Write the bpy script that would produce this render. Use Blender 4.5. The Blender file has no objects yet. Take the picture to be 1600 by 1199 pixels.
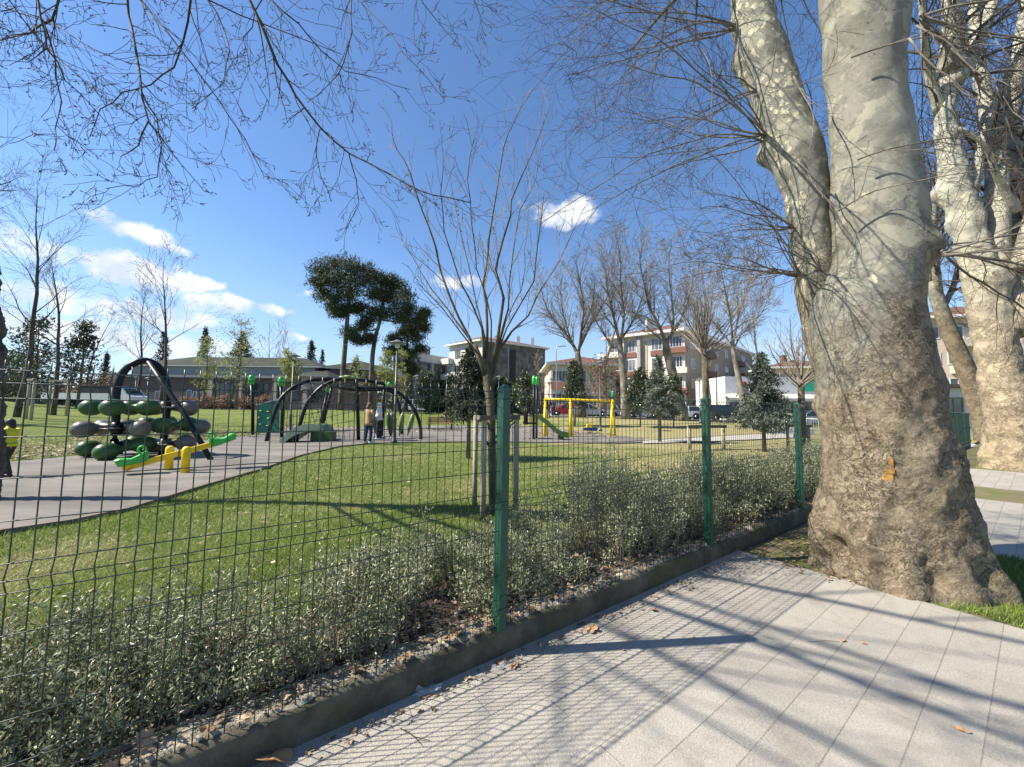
import bpy, math, random
import numpy as np
from mathutils import Vector, Matrix, noise as mnoise

# ------------------------------------------------------------------ camera, sky, sun, exposure
SC = bpy.context.scene
COL = SC.collection
CAMZ = 1.44
PITCH = math.atan(43.5 / 600.0)
ROLL = math.radians(0.6)
FOC = 600.0
_f = Vector((0, math.cos(PITCH), math.sin(PITCH)))
_u0 = Vector((0, -math.sin(PITCH), math.cos(PITCH)))
_r0 = Vector((1, 0, 0))
_r = _r0 * math.cos(ROLL) + _u0 * math.sin(ROLL)
_u = _u0 * math.cos(ROLL) - _r0 * math.sin(ROLL)
cam_d = bpy.data.cameras.new('camera')
cam = bpy.data.objects.new('camera', cam_d)
COL.objects.link(cam)
M = Matrix((( _r.x, _u.x, -_f.x, 0), (_r.y, _u.y, -_f.y, 0), (_r.z, _u.z, -_f.z, CAMZ), (0, 0, 0, 1)))
cam.matrix_world = M
cam_d.sensor_width = 36.0
cam_d.lens = 36.0 * FOC / 1600.0
cam_d.clip_start = 0.05
cam_d.clip_end = 3000
SC.camera = cam

SUNV = Vector((-1.60, -0.165, 1.58)).normalized()
sun_d = bpy.data.lights.new('sun', 'SUN')
sun_d.energy = 5.0
sun_d.angle = math.radians(0.5)
sun_d.color = (1.0, 0.91, 0.77)
sun = bpy.data.objects.new('sun', sun_d)
COL.objects.link(sun)
sun.rotation_euler = SUNV.to_track_quat('Z', 'Y').to_euler()
SC.view_settings.view_transform = 'Standard'
SC.view_settings.look = 'None'
SC.view_settings.exposure = 1.12
SC.view_settings.gamma = 1.0
SC.render.resolution_x = 1024
SC.render.resolution_y = 767


def ray(px, py):
    return _f + _r * ((px - 800) / FOC) + _u * ((599.5 - py) / FOC)


def W(px, py, Y):
    """world point seen at that direction, Y metres ahead"""
    d = ray(px, py)
    return Vector((0, 0, CAMZ)) + d * (Y / d.y)


def G(px, py, z=0.15):
    d = ray(px, py)
    return Vector((0, 0, CAMZ)) + d * ((z - CAMZ) / d.z)


world = bpy.data.worlds.new('World')
SC.world = world
world.use_nodes = True
wn = world.node_tree.nodes
wl = world.node_tree.links
wn.clear()
w_out = wn.new('ShaderNodeOutputWorld')
w_bg = wn.new('ShaderNodeBackground')
w_bg.inputs[1].default_value = 0.087
sky = wn.new('ShaderNodeTexSky')
sky.sky_type = 'NISHITA'
sky.sun_disc = False
sky.sun_elevation = math.asin(SUNV.z)
sky.sun_rotation = math.atan2(SUNV.x, SUNV.y)
sky.altitude = 100
sky.air_density = 1.0
sky.dust_density = 0.1
sky.ozone_density = 2.0


class NT:
    """small helper for node graphs"""
    def __init__(s, tree):
        s.t = tree

    def n(s, kind, **kw):
        nd = s.t.nodes.new(kind)
        for k, v in kw.items():
            setattr(nd, k, v)
        return nd

    def set(s, sock, v):
        if hasattr(v, 'is_output') or isinstance(v, bpy.types.NodeSocket):
            s.t.links.new(v, sock)
        elif v is not None:
            sock.default_value = v

    def math(s, op, a, b=None, c=None, clamp=False):
        nd = s.n('ShaderNodeMath', operation=op, use_clamp=clamp)
        s.set(nd.inputs[0], a)
        if b is not None:
            s.set(nd.inputs[1], b)
        if c is not None:
            s.set(nd.inputs[2], c)
        return nd.outputs[0]

    def mix(s, fac, a, b, blend='MIX'):
        nd = s.n('ShaderNodeMix', data_type='RGBA', blend_type=blend)
        s.set(nd.inputs[0], fac)
        s.set(nd.inputs[6], a if not isinstance(a, tuple) else (*a[:3], 1))
        s.set(nd.inputs[7], b if not isinstance(b, tuple) else (*b[:3], 1))
        return nd.outputs[2]

    def noise(s, vec, scale, detail=3, rough=0.55, out=0):
        nd = s.n('ShaderNodeTexNoise')
        if vec is not None:
            s.set(nd.inputs['Vector'], vec)
        nd.inputs['Scale'].default_value = scale
        nd.inputs['Detail'].default_value = detail
        nd.inputs['Roughness'].default_value = rough
        return nd.outputs[out]

    def ramp(s, fac, lo, hi):
        nd = s.n('ShaderNodeMapRange')
        nd.interpolation_type = 'SMOOTHSTEP'
        s.set(nd.inputs[0], fac)
        nd.inputs[1].default_value = lo
        nd.inputs[2].default_value = hi
        return nd.outputs[0]

    def mapping(s, vec, scale=(1, 1, 1), rot=(0, 0, 0)):
        nd = s.n('ShaderNodeMapping')
        s.set(nd.inputs[0], vec)
        nd.inputs['Scale'].default_value = scale
        nd.inputs['Rotation'].default_value = rot
        return nd.outputs[0]


W_ = NT(world.node_tree)
tc = W_.n('ShaderNodeTexCoord')
sep = W_.n('ShaderNodeSeparateXYZ')
wl.new(tc.outputs['Generated'], sep.inputs[0])
az = W_.math('ARCTAN2', sep.outputs[0], sep.outputs[1])
el = W_.math('ARCSINE', sep.outputs[2])
warp = W_.n('ShaderNodeTexNoise')
wl.new(tc.outputs['Generated'], warp.inputs['Vector'])
warp.inputs['Scale'].default_value = 9.0
warp.inputs['Detail'].default_value = 6.0
warp.inputs['Roughness'].default_value = 0.6
wsep = W_.n('ShaderNodeSeparateColor')
wl.new(warp.outputs['Color'], wsep.inputs[0])
az2 = W_.math('MULTIPLY_ADD', wsep.outputs[0], 0.16, W_.math('SUBTRACT', az, 0.08))
el2 = W_.math('MULTIPLY_ADD', wsep.outputs[1], 0.08, W_.math('SUBTRACT', el, 0.04))
CLOUDS = [  # px, py, half width px, half height px, density
    (165, 345, 34, 14, 0.9), (225, 370, 60, 18, 1.0), (275, 388, 38, 10, 0.8), (215, 425, 90, 24, 1.15),
    (290, 430, 50, 16, 1.0), (330, 470, 75, 20, 1.0), (430, 482, 34, 11, 0.8), (235, 490, 120, 24, 0.8),
    (60, 390, 90, 26, 0.6), (50, 460, 120, 28, 0.7), (100, 520, 170, 30, 0.95), (260, 545, 150, 30, 0.7),
    (465, 521, 26, 7, 0.9), (885, 332, 58, 22, 1.1), (840, 322, 20, 9, 0.7), (712, 443, 38, 12, 0.8), (480, 459, 16, 5, 0.5),
    (420, 545, 90, 18, 0.35), (1200, 545, 120, 30, 0.35), (1130, 470, 60, 20, 0.3),
]
dens = None
for (cx, cy, rx, ry, dn) in CLOUDS:
    d = ray(cx, cy)
    a0 = math.atan2(d.x, d.y)
    e0 = math.asin(d.z / d.length)
    d2 = ray(cx + rx, cy)
    d3 = ray(cx, cy - ry)
    ra = abs(math.atan2(d2.x, d2.y) - a0)
    re = abs(math.asin(d3.z / d3.length) - e0)
    q1 = W_.math('POWER', W_.math('MULTIPLY', W_.math('SUBTRACT', az2, a0), 1 / ra), 2.0)
    q2 = W_.math('POWER', W_.math('MULTIPLY', W_.math('SUBTRACT', el2, e0), 1 / re), 2.0)
    v = W_.math('MULTIPLY', W_.math('SUBTRACT', 1.35, W_.math('ADD', q1, q2)), dn)
    v = W_.math('MAXIMUM', v, 0.0)
    dens = v if dens is None else W_.math('MAXIMUM', dens, v)
fine = W_.noise(tc.outputs['Generated'], 28.0, 6, 0.62)
dens = W_.math('MULTIPLY', dens, W_.math('MULTIPLY_ADD', fine, 2.3, -0.15))
cmask = W_.ramp(dens, 0.08, 1.35)
low = W_.ramp(el, 0.33, 0.0)
cmask = W_.math('MULTIPLY', cmask, 0.93)
shade = W_.noise(tc.outputs['Generated'], 14.0, 4)
ccol = W_.mix(W_.ramp(shade, 0.35, 0.65), (4.1, 4.55, 5.3), (6.3, 6.35, 6.45))
hs = W_.n('ShaderNodeHueSaturation')
hs.inputs['Saturation'].default_value = 1.08
wl.new(sky.outputs[0], hs.inputs['Color'])
scol = W_.mix(1.0, hs.outputs[0], (0.93, 1.0, 1.10), 'MULTIPLY')
scol = W_.mix(W_.math('MULTIPLY', W_.ramp(el, 0.42, -0.02), 0.62), scol, (2.9, 3.75, 4.9))
fin = W_.mix(cmask, scol, ccol)
wl.new(fin, w_bg.inputs[0])
wl.new(w_bg.outputs[0], w_out.inputs[0])

# ------------------------------------------------------------------ materials
MATS = {}


def mat(name, color, rough=0.7, color2=None, scale=6.0, bump=0.0, bscale=40.0, metal=0.0, spec=0.5,
        coords='Object', extra=None, trans=0.0, stretch=None, contrast=(0.35, 0.65)):
    if name in MATS:
        return MATS[name]
    m = bpy.data.materials.new(name)
    m.use_nodes = True
    t = m.node_tree
    k = NT(t)
    b = t.nodes['Principled BSDF']
    c = k.n('ShaderNodeTexCoord').outputs[coords]
    if stretch:
        c = k.mapping(c, stretch)
    if color2 is not None:
        colr = k.mix(k.ramp(k.noise(c, scale, 4), *contrast), color, color2)
    else:
        f = k.noise(c, scale, 4)
        colr = k.mix(k.ramp(f, 0.3, 0.7), tuple(x * 0.86 for x in color), tuple(min(1, x * 1.1) for x in color))
    k.set(b.inputs['Base Color'], colr)
    b.inputs['Roughness'].default_value = rough
    b.inputs['Metallic'].default_value = metal
    b.inputs['Specular IOR Level'].default_value = spec
    if bump > 0:
        bn = k.n('ShaderNodeBump')
        bn.inputs['Strength'].default_value = bump
        bn.inputs['Distance'].default_value = 0.02
        k.set(bn.inputs['Height'], k.noise(c, bscale, 5, 0.6))
        t.links.new(bn.outputs[0], b.inputs['Normal'])
    if trans > 0:
        tr = k.n('ShaderNodeBsdfTranslucent')
        k.set(tr.inputs[0], colr)
        ms = k.n('ShaderNodeMixShader')
        ms.inputs[0].default_value = trans
        out = t.nodes['Material Output']
        t.links.new(b.outputs[0], ms.inputs[1])
        t.links.new(tr.outputs[0], ms.inputs[2])
        t.links.new(ms.outputs[0], out.inputs[0])
    MATS[name] = m
    return m


def mat_leaf(name, c1, c2, rough=0.5, trans=0.25):
    """leaves: every leaf its own tone between c1 and c2"""
    if name in MATS:
        return MATS[name]
    m = bpy.data.materials.new(name)
    m.use_nodes = True
    t = m.node_tree
    k = NT(t)
    b = t.nodes['Principled BSDF']
    g = k.n('ShaderNodeNewGeometry')
    colr = k.mix(g.outputs['Random Per Island'], c1, c2)
    k.set(b.inputs['Base Color'], colr)
    b.inputs['Roughness'].default_value = rough
    tr = k.n('ShaderNodeBsdfTranslucent')
    k.set(tr.inputs[0], colr)
    ms = k.n('ShaderNodeMixShader')
    ms.inputs[0].default_value = trans
    t.links.new(b.outputs[0], ms.inputs[1])
    t.links.new(tr.outputs[0], ms.inputs[2])
    t.links.new(ms.outputs[0], t.nodes['Material Output'].inputs[0])
    MATS[name] = m
    return m


def glass_dark(name='window_glass', col=(0.03, 0.04, 0.05)):
    return mat(name, col, rough=0.08, spec=0.8)


# plane tree bark: smooth mottled above, flaking and cracked below
def mat_plane_bark(name, flaky_top, flaky_fade, bright=1.0, spot=0.5, xs=0.0):
    m = bpy.data.materials.new(name)
    m.use_nodes = True
    t = m.node_tree
    k = NT(t)
    b = t.nodes['Principled BSDF']
    c = k.n('ShaderNodeTexCoord').outputs['Object']
    sp = k.n('ShaderNodeSeparateXYZ')
    t.links.new(c, sp.inputs[0])
    wv = k.n('ShaderNodeVectorMath', operation='ADD')
    t.links.new(c, wv.inputs[0])
    nz = k.n('ShaderNodeTexNoise')
    nz.inputs['Scale'].default_value = 7
    nz.inputs['Detail'].default_value = 4
    t.links.new(c, nz.inputs['Vector'])
    sc_ = k.n('ShaderNodeVectorMath', operation='SCALE')
    t.links.new(nz.outputs['Color'], sc_.inputs[0])
    sc_.inputs['Scale'].default_value = 0.2
    t.links.new(sc_.outputs[0], wv.inputs[1])
    warped = wv.outputs[0]
    B = bright

    def plates(scale, th, seed, stretch=(1, 1, 1)):
        """irregular patches with a crisp rim: value and rim masks from one noise field"""
        v_ = k.n('ShaderNodeVectorMath', operation='ADD')
        t.links.new(k.mapping(warped, stretch), v_.inputs[0])
        v_.inputs[1].default_value = (seed * 3.7, seed * 1.3, seed * 2.1)
        f_ = k.noise(v_.outputs[0], scale, 5, 0.58)
        m_ = k.ramp(f_, th - 0.006, th + 0.006)
        rim = k.math('SUBTRACT', 1.0, k.ramp(k.math('ABSOLUTE', k.math('SUBTRACT', f_, th)), 0.0, 0.014))
        return m_, rim

    # smooth part: olive grey with cream and grey patches
    a1, r1 = plates(3.2, 0.53, 1)
    a2, r2 = plates(5.5, 0.57, 2)
    a3, r3 = plates(8.0, 0.60, 3)
    sm = k.mix(k.ramp(k.noise(c, 1.3, 4), 0.3, 0.7), (0.20 * B, 0.195 * B, 0.155 * B), (0.285 * B, 0.28 * B, 0.24 * B))
    sm = k.mix(k.math('MULTIPLY', a1, 0.8), sm, (0.345 * B, 0.34 * B, 0.265 * B))
    sm = k.mix(k.math('MULTIPLY', a2, 0.8), sm, (0.20 * B, 0.20 * B, 0.17 * B))
    vo = k.n('ShaderNodeTexVoronoi')
    vo.inputs['Scale'].default_value = 12.0
    t.links.new(k.mapping(warped, (1, 1, 0.6)), vo.inputs['Vector'])
    sel = k.ramp(k.noise(c, 2.2, 2), 0.66 - spot * 0.24, 0.70 - spot * 0.2)
    spots = k.math('MULTIPLY', k.math('LESS_THAN', vo.outputs['Distance'], 0.33), sel)
    sm = k.mix(spots, sm, (0.58 * B, 0.56 * B, 0.39 * B))
    sm = k.mix(k.math('MULTIPLY', a3, k.math('MULTIPLY', sel, 0.9)), sm, (0.54 * B, 0.52 * B, 0.37 * B))
    vo3 = k.n('ShaderNodeTexVoronoi')
    vo3.inputs['Scale'].default_value = 15
    t.links.new(warped, vo3.inputs['Vector'])
    dk = k.math('MULTIPLY', k.math('LESS_THAN', vo3.outputs['Distance'], 0.18), k.ramp(k.noise(c, 3.1, 2), 0.57, 0.64))
    sm = k.mix(dk, sm, (0.10, 0.085, 0.06))
    # flaking part
    b1, q1 = plates(7.5, 0.50, 4, (1, 1, 1.25))
    b2, q2 = plates(13.0, 0.52, 5, (1, 1, 1.3))
    b3, q3 = plates(24.0, 0.53, 6, (1, 1, 1.2))
    fl = k.mix(k.ramp(k.noise(c, 1.8, 5), 0.35, 0.65), (0.25 * B, 0.20 * B, 0.135 * B), (0.34 * B, 0.285 * B, 0.20 * B))
    fl = k.mix(k.math('MULTIPLY', b1, 0.55), fl, (0.21 * B, 0.165 * B, 0.105 * B))
    fl = k.mix(k.math('MULTIPLY', b2, 0.5), fl, (0.40 * B, 0.34 * B, 0.24 * B))
    fl = k.mix(k.math('MULTIPLY', b3, 0.4), fl, (0.20 * B, 0.155 * B, 0.10 * B))
    gate = k.ramp(k.noise(c, 3.3, 3), 0.40, 0.60)
    rims = k.math('MULTIPLY', k.math('MAXIMUM', k.math('MAXIMUM', q1, k.math('MULTIPLY', q2, 0.9)), k.math('MULTIPLY', q3, 0.55)), gate)
    fl = k.mix(k.math('MULTIPLY', rims, 0.78), fl, (0.075, 0.055, 0.035))  # dark rims: cracks, plus shade under the flakes painted into the colour
    gr = k.math('MULTIPLY', k.ramp(k.noise(c, 2.6, 4), 0.56, 0.68), k.ramp(sp.outputs[2], 1.3, 0.2))
    fl = k.mix(k.math('MULTIPLY', gr, 0.5), fl, (0.13, 0.14, 0.06))
    h = k.math('ADD', sp.outputs[2], k.math('MULTIPLY', k.math('SUBTRACT', k.noise(warped, 1.7, 5, 0.65), 0.5), 2.4))
    if xs:
        h = k.math('ADD', h, k.math('MULTIPLY', sp.outputs[0], xs))
    fac = k.ramp(h, flaky_top, flaky_top - flaky_fade)
    colr = k.mix(fac, sm, fl)
    k.set(b.inputs['Base Color'], colr)
    b.inputs['Roughness'].default_value = 0.85
    b.inputs['Specular IOR Level'].default_value = 0.25
    hgt = k.math('ADD', k.math('MULTIPLY', b1, 0.9), k.math('ADD', k.math('MULTIPLY', b2, 0.55), k.math('MULTIPLY', b3, 0.3)))
    hgt = k.math('ADD', k.math('MULTIPLY', hgt, gate), k.math('MULTIPLY', k.noise(c, 42, 6, 0.65), 0.9))
    hgt = k.math('SUBTRACT', hgt, k.math('MULTIPLY', rims, 0.9))
    hgt = k.math('ADD', k.math('MULTIPLY', hgt, k.math('MULTIPLY_ADD', fac, 0.93, 0.07)), k.math('MULTIPLY', k.noise(c, 6, 4), 0.35))
    bn = k.n('ShaderNodeBump')
    bn.inputs['Strength'].default_value = 0.95
    bn.inputs['Distance'].default_value = 0.022
    k.set(bn.inputs['Height'], hgt)
    t.links.new(bn.outputs[0], b.inputs['Normal'])
    MATS[name] = m
    return m


# ------------------------------------------------------------------ mesh building
class MB:
    def __init__(s):
        s.V, s.F, s.n = [], [], 0
        s.bt = {}      # batched tubes

    def add(s, v, f):
        v = np.asarray(v, dtype=np.float64).reshape(-1, 3)
        for a in f:
            s.F.append(np.asarray(a, dtype=np.int64).reshape(-1, len(a[0]) if hasattr(a[0], '__len__') else len(a)) + s.n)
        s.V.append(v)
        s.n += len(v)

    def faces(s, v, faces):
        """plain lists: faces of any size"""
        by = {}
        for f in faces:
            by.setdefault(len(f), []).append(f)
        s.add(v, list(by.values()))

    def box(s, x0, x1, y0, y1, z0, z1, mtx=None):
        v = [(x0, y0, z0), (x1, y0, z0), (x1, y1, z0), (x0, y1, z0), (x0, y0, z1), (x1, y0, z1), (x1, y1, z1), (x0, y1, z1)]
        if mtx is not None:
            v = [tuple(mtx @ Vector(p)) for p in v]
        s.add(v, [[(0, 3, 2, 1), (4, 5, 6, 7), (0, 1, 5, 4), (1, 2, 6, 5), (2, 3, 7, 6), (3, 0, 4, 7)]])

    def bar(s, a, b, w, h=None):
        """rectangular bar from a to b"""
        a, b = Vector(a), Vector(b)
        h = h or w
        d = (b - a)
        L = d.length
        q = d.to_track_quat('Z', 'Y')
        mt = Matrix.Translation(a) @ q.to_matrix().to_4x4()
        s.box(-w / 2, w / 2, -h / 2, h / 2, 0, L, mt)

    def prism(s, pts, z0, z1):
        n = len(pts)
        v = [(p[0], p[1], z0) for p in pts] + [(p[0], p[1], z1) for p in pts]
        f = [tuple(range(n - 1, -1, -1)), tuple(range(n, 2 * n))]
        f += [(i, (i + 1) % n, n + (i + 1) % n, n + i) for i in range(n)]
        s.faces(v, f)

    def tube(s, pts, rad, n=6, cap=True):
        pts = np.asarray([tuple(p) for p in pts], dtype=np.float64)
        K = len(pts)
        if not hasattr(rad, '__len__'):
            rad = [rad] * K
        s.bt.setdefault((K, n), []).append((pts, np.asarray(rad, dtype=np.float64)))

    def flush(s):
        for (K, n), L in s.bt.items():
            P = np.stack([a for a, _ in L])
            R = np.stack([r for _, r in L])
            T = np.gradient(P, axis=1)
            T /= np.linalg.norm(T, axis=2, keepdims=True) + 1e-12
            ref = np.zeros_like(T)
            mean = np.abs(T.mean(axis=1))
            ax = np.argmin(mean, axis=1)
            ref[np.arange(len(P)), :, :] = np.eye(3)[ax][:, None, :]
            U = np.cross(T, ref)
            U /= np.linalg.norm(U, axis=2, keepdims=True) + 1e-12
            Vv = np.cross(T, U)
            a = np.arange(n) * 2 * math.pi / n
            ring = U[:, :, None, :] * np.cos(a)[None, None, :, None] + Vv[:, :, None, :] * np.sin(a)[None, None, :, None]
            vv = P[:, :, None, :] + ring * R[:, :, None, None]
            N = len(P)
            base = (np.arange(N) * K * n)[:, None, None]
            i = np.arange(K - 1)[None, :, None] * n
            j = np.arange(n)[None, None, :]
            j2 = (j + 1) % n
            f = np.stack([base + i + j, base + i + j2, base + i + n + j2, base + i + n + j], axis=-1).reshape(-1, 4)
            s.F.append(f + s.n)
            if n > 3:
                caps = (np.arange(N) * K * n)[:, None]
                c1 = caps + np.arange(n - 1, -1, -1)[None, :]
                c2 = caps + (K - 1) * n + np.arange(n)[None, :]
                s.F.append(np.concatenate([c1, c2]) + s.n)
            vv = vv.reshape(-1, 3)
            s.V.append(vv)
            s.n += len(vv)
        s.bt = {}

    def lathe(s, prof, n=16, mtx=None, cap=True):
        K = len(prof)
        v = []
        for r, z in prof:
            for j in range(n):
                a = 2 * math.pi * j / n
                v.append((r * math.cos(a), r * math.sin(a), z))
        if mtx is not None:
            v = [tuple(mtx @ Vector(p)) for p in v]
        f = [(i * n + j, i * n + (j + 1) % n, (i + 1) * n + (j + 1) % n, (i + 1) * n + j) for i in range(K - 1) for j in range(n)]
        if cap:
            f.append(tuple(range(n - 1, -1, -1)))
            f.append(tuple((K - 1) * n + j for j in range(n)))
        s.faces(v, f)

    def ball(s, c, r, n=12, sc=(1, 1, 1)):
        m = n // 2
        prof = [(max(1e-4, math.sin(math.pi * i / m)), -math.cos(math.pi * i / m)) for i in range(m + 1)]
        s.lathe(prof, n, Matrix.Translation(Vector(c)) @ Matrix.Diagonal((r * sc[0], r * sc[1], r * sc[2], 1)), cap=False)

    def quads(s, Q):
        """Q: (N,4,3)"""
        Q = np.asarray(Q)
        N = len(Q)
        if N == 0:
            return
        s.F.append(np.arange(N * 4).reshape(N, 4) + s.n)
        s.V.append(Q.reshape(-1, 3))
        s.n += N * 4

    def tris(s, Q):
        Q = np.asarray(Q)
        N = len(Q)
        s.F.append(np.arange(N * 3).reshape(N, 3) + s.n)
        s.V.append(Q.reshape(-1, 3))
        s.n += N * 3

    def build(s, name, m, parent=None, smooth=False, origin=None):
        s.flush()
        me = bpy.data.meshes.new(name)
        V = np.concatenate(s.V) if s.V else np.zeros((0, 3))
        if origin is not None:
            V = V - np.array(tuple(origin))
        loops = np.concatenate([f.reshape(-1) for f in s.F]).astype(np.int32)
        tot = np.concatenate([np.full(len(f), f.shape[1], dtype=np.int32) for f in s.F])
        start = np.concatenate([[0], np.cumsum(tot)[:-1]]).astype(np.int32)
        me.vertices.add(len(V))
        me.vertices.foreach_set('co', V.astype(np.float32).reshape(-1))
        me.loops.add(len(loops))
        me.loops.foreach_set('vertex_index', loops)
        me.polygons.add(len(tot))
        me.polygons.foreach_set('loop_start', start)
        me.polygons.foreach_set('loop_total', tot)
        me.update(calc_edges=True)
        me.polygons.foreach_set('use_smooth', np.full(len(tot), bool(smooth)))
        me.validate()
        if m is not None:
            me.materials.append(m)
        o = bpy.data.objects.new(name, me)
        COL.objects.link(o)
        if parent is not None:
            o.parent = parent
        if origin is not None:
            o.location = origin
        return o


def tag(o, label=None, cat=None, group=None, kind=None):
    if label:
        o['label'] = label
    if cat:
        o['category'] = cat
    if group:
        o['group'] = group
    if kind:
        o['kind'] = kind
    return o


def thing(name, label, cat, loc=(0, 0, 0), rz=0.0, group=None):
    o = bpy.data.objects.new(name, None)
    o.empty_display_size = 0.2
    COL.objects.link(o)
    o.location = loc
    o.rotation_euler = (0, 0, rz)
    return tag(o, label, cat, group)


def copy_tree(o, parent=None):
    c = o.copy()
    COL.objects.link(c)
    c.parent = parent
    for ch in list(o.children):
        copy_tree(ch, c)
    return c


# ------------------------------------------------------------------ ground shape
FU = Vector((0.807, 0.59, 0)).normalized()     # along the fence, away from the camera
FS = Vector((FU.y, -FU.x, 0))                   # square to it, towards the pavement
P0 = Vector((-0.0615, 2.407, 0))


def F(t, s, z=0.0):
    p = P0 + FU * t + FS * s
    return Vector((p.x, p.y, z))


_D0 = [(-1.6, 8.5), (-1.3, 9.3), (-1.12, 9.9), (-0.82, 14.6), (-0.66, 16.5), (-0.55, 22.5), (0.0, 23.5), (0.35, 21), (0.7, 19), (1.5, 18)]
_AZ = [(-1.7, 1.85), (-1.32, 1.75), (-1.1, 1.22), (-0.66, 1.17), (-0.5, 1.27), (-0.17, 1.03), (0.07, 0.86), (0.32, 0.68), (0.58, 0.48), (0.7, 0.2), (1.5, 0.15)]


def lerp_tab(tab, u):
    if u <= tab[0][0]:
        return tab[0][1]
    for (a, va), (b, vb) in zip(tab, tab[1:]):
        if u <= b:
            return va + (vb - va) * (u - a) / (b - a)
    return tab[-1][1]


def ground(x, y):
    if y < 3:
        return 0.13
    u = x / max(y, 0.5)
    d0 = lerp_tab(_D0, u)
    A = lerp_tab(_AZ, u)
    k = (y - d0) / (34.0 - d0)
    k = min(1, max(0, k))
    k = k * k * (3 - 2 * k) * 0.6 + k * 0.4
    return 0.13 + A * k


def GY(px, Y):
    """ground point in direction px at distance Y"""
    p = W(px, 640, Y)
    return Vector((p.x, p.y, ground(p.x, p.y)))


# ---- lawn: one sheet on the park side of the fence, out to the horizon
def mat_lawn():
    m = bpy.data.materials.new('lawn_grass')
    m.use_nodes = True
    t = m.node_tree
    k = NT(t)
    b = t.nodes['Principled BSDF']
    c = k.n('ShaderNodeTexCoord').outputs['Object']
    g = k.mix(k.ramp(k.noise(c, 0.55, 5), 0.35, 0.65), (0.10, 0.145, 0.03), (0.18, 0.215, 0.055))
    g = k.mix(k.ramp(k.noise(c, 14, 5), 0.35, 0.7), g, (0.09, 0.115, 0.028))
    sx_ = k.n('ShaderNodeSeparateXYZ')
    t.links.new(c, sx_.inputs[0])
    dry = k.math('MULTIPLY', k.ramp(k.math('MULTIPLY_ADD', sx_.outputs[0], 0.025, k.noise(c, 0.35, 5, 0.65)), 0.50, 0.66), 0.7)
    g = k.mix(dry, g, (0.34, 0.285, 0.155))
    lv = k.n('ShaderNodeTexVoronoi')
    lv.inputs['Scale'].default_value = 4.5
    t.links.new(c, lv.inputs['Vector'])
    spk = k.math('MULTIPLY', k.math('LESS_THAN', lv.outputs['Distance'], 0.17), k.ramp(k.noise(c, 0.5, 3), 0.4, 0.6))
    g = k.mix(spk, g, (0.45, 0.36, 0.22))
    k.set(b.inputs['Base Color'], g)
    b.inputs['Roughness'].default_value = 0.9
    b.inputs['Specular IOR Level'].default_value = 0.15
    bn = k.n('ShaderNodeBump')
    bn.inputs['Strength'].default_value = 0.9
    bn.inputs['Distance'].default_value = 0.05
    k.set(bn.inputs['Height'], k.noise(c, 22, 6, 0.7))
    t.links.new(bn.outputs[0], b.inputs['Normal'])
    return m


M_LAWN = mat_lawn()
ss = [0.02] + list(np.linspace(0.2, 60, 130)) + [75, 100, 150, 250, 500, 1200]
ts = [-900, -300, -150, -90] + list(np.linspace(-70, 110, 190)) + [160, 300, 900]
v = []
for s_ in ss:
    for t_ in ts:
        p = F(t_, -s_)
        z = ground(p.x, p.y)
        if s_ < 1.2:
            z -= 0.05 * (1.2 - s_)
        z += 0.012 * math.sin(p.x * 1.7 + p.y) * math.sin(p.y * 1.3)
        v.append((p.x, p.y, z))
nt = len(ts)
mb = MB()
mb.add(v, [[(i * nt + j, i * nt + j + 1, (i + 1) * nt + j + 1, (i + 1) * nt + j) for i in range(len(ss) - 1) for j in range(nt - 1)]])
lawn = tag(mb.build('lawn', M_LAWN, smooth=True), kind='structure')

# ---- ground under the pavements and the tree island (z just under the paving)
mb = MB()
a = [F(-900, 0.02, -0.03), F(900, 0.02, -0.03), F(900, 1200, -0.03), F(-900, 1200, -0.03)]
mb.add([tuple(p) for p in a], [[(0, 3, 2, 1)]])
tag(mb.build('soil_ground', mat('verge_soil', (0.13, 0.10, 0.065), 0.95, (0.10, 0.12, 0.04), 1.8, 0.8, 30)), kind='structure')


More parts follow.
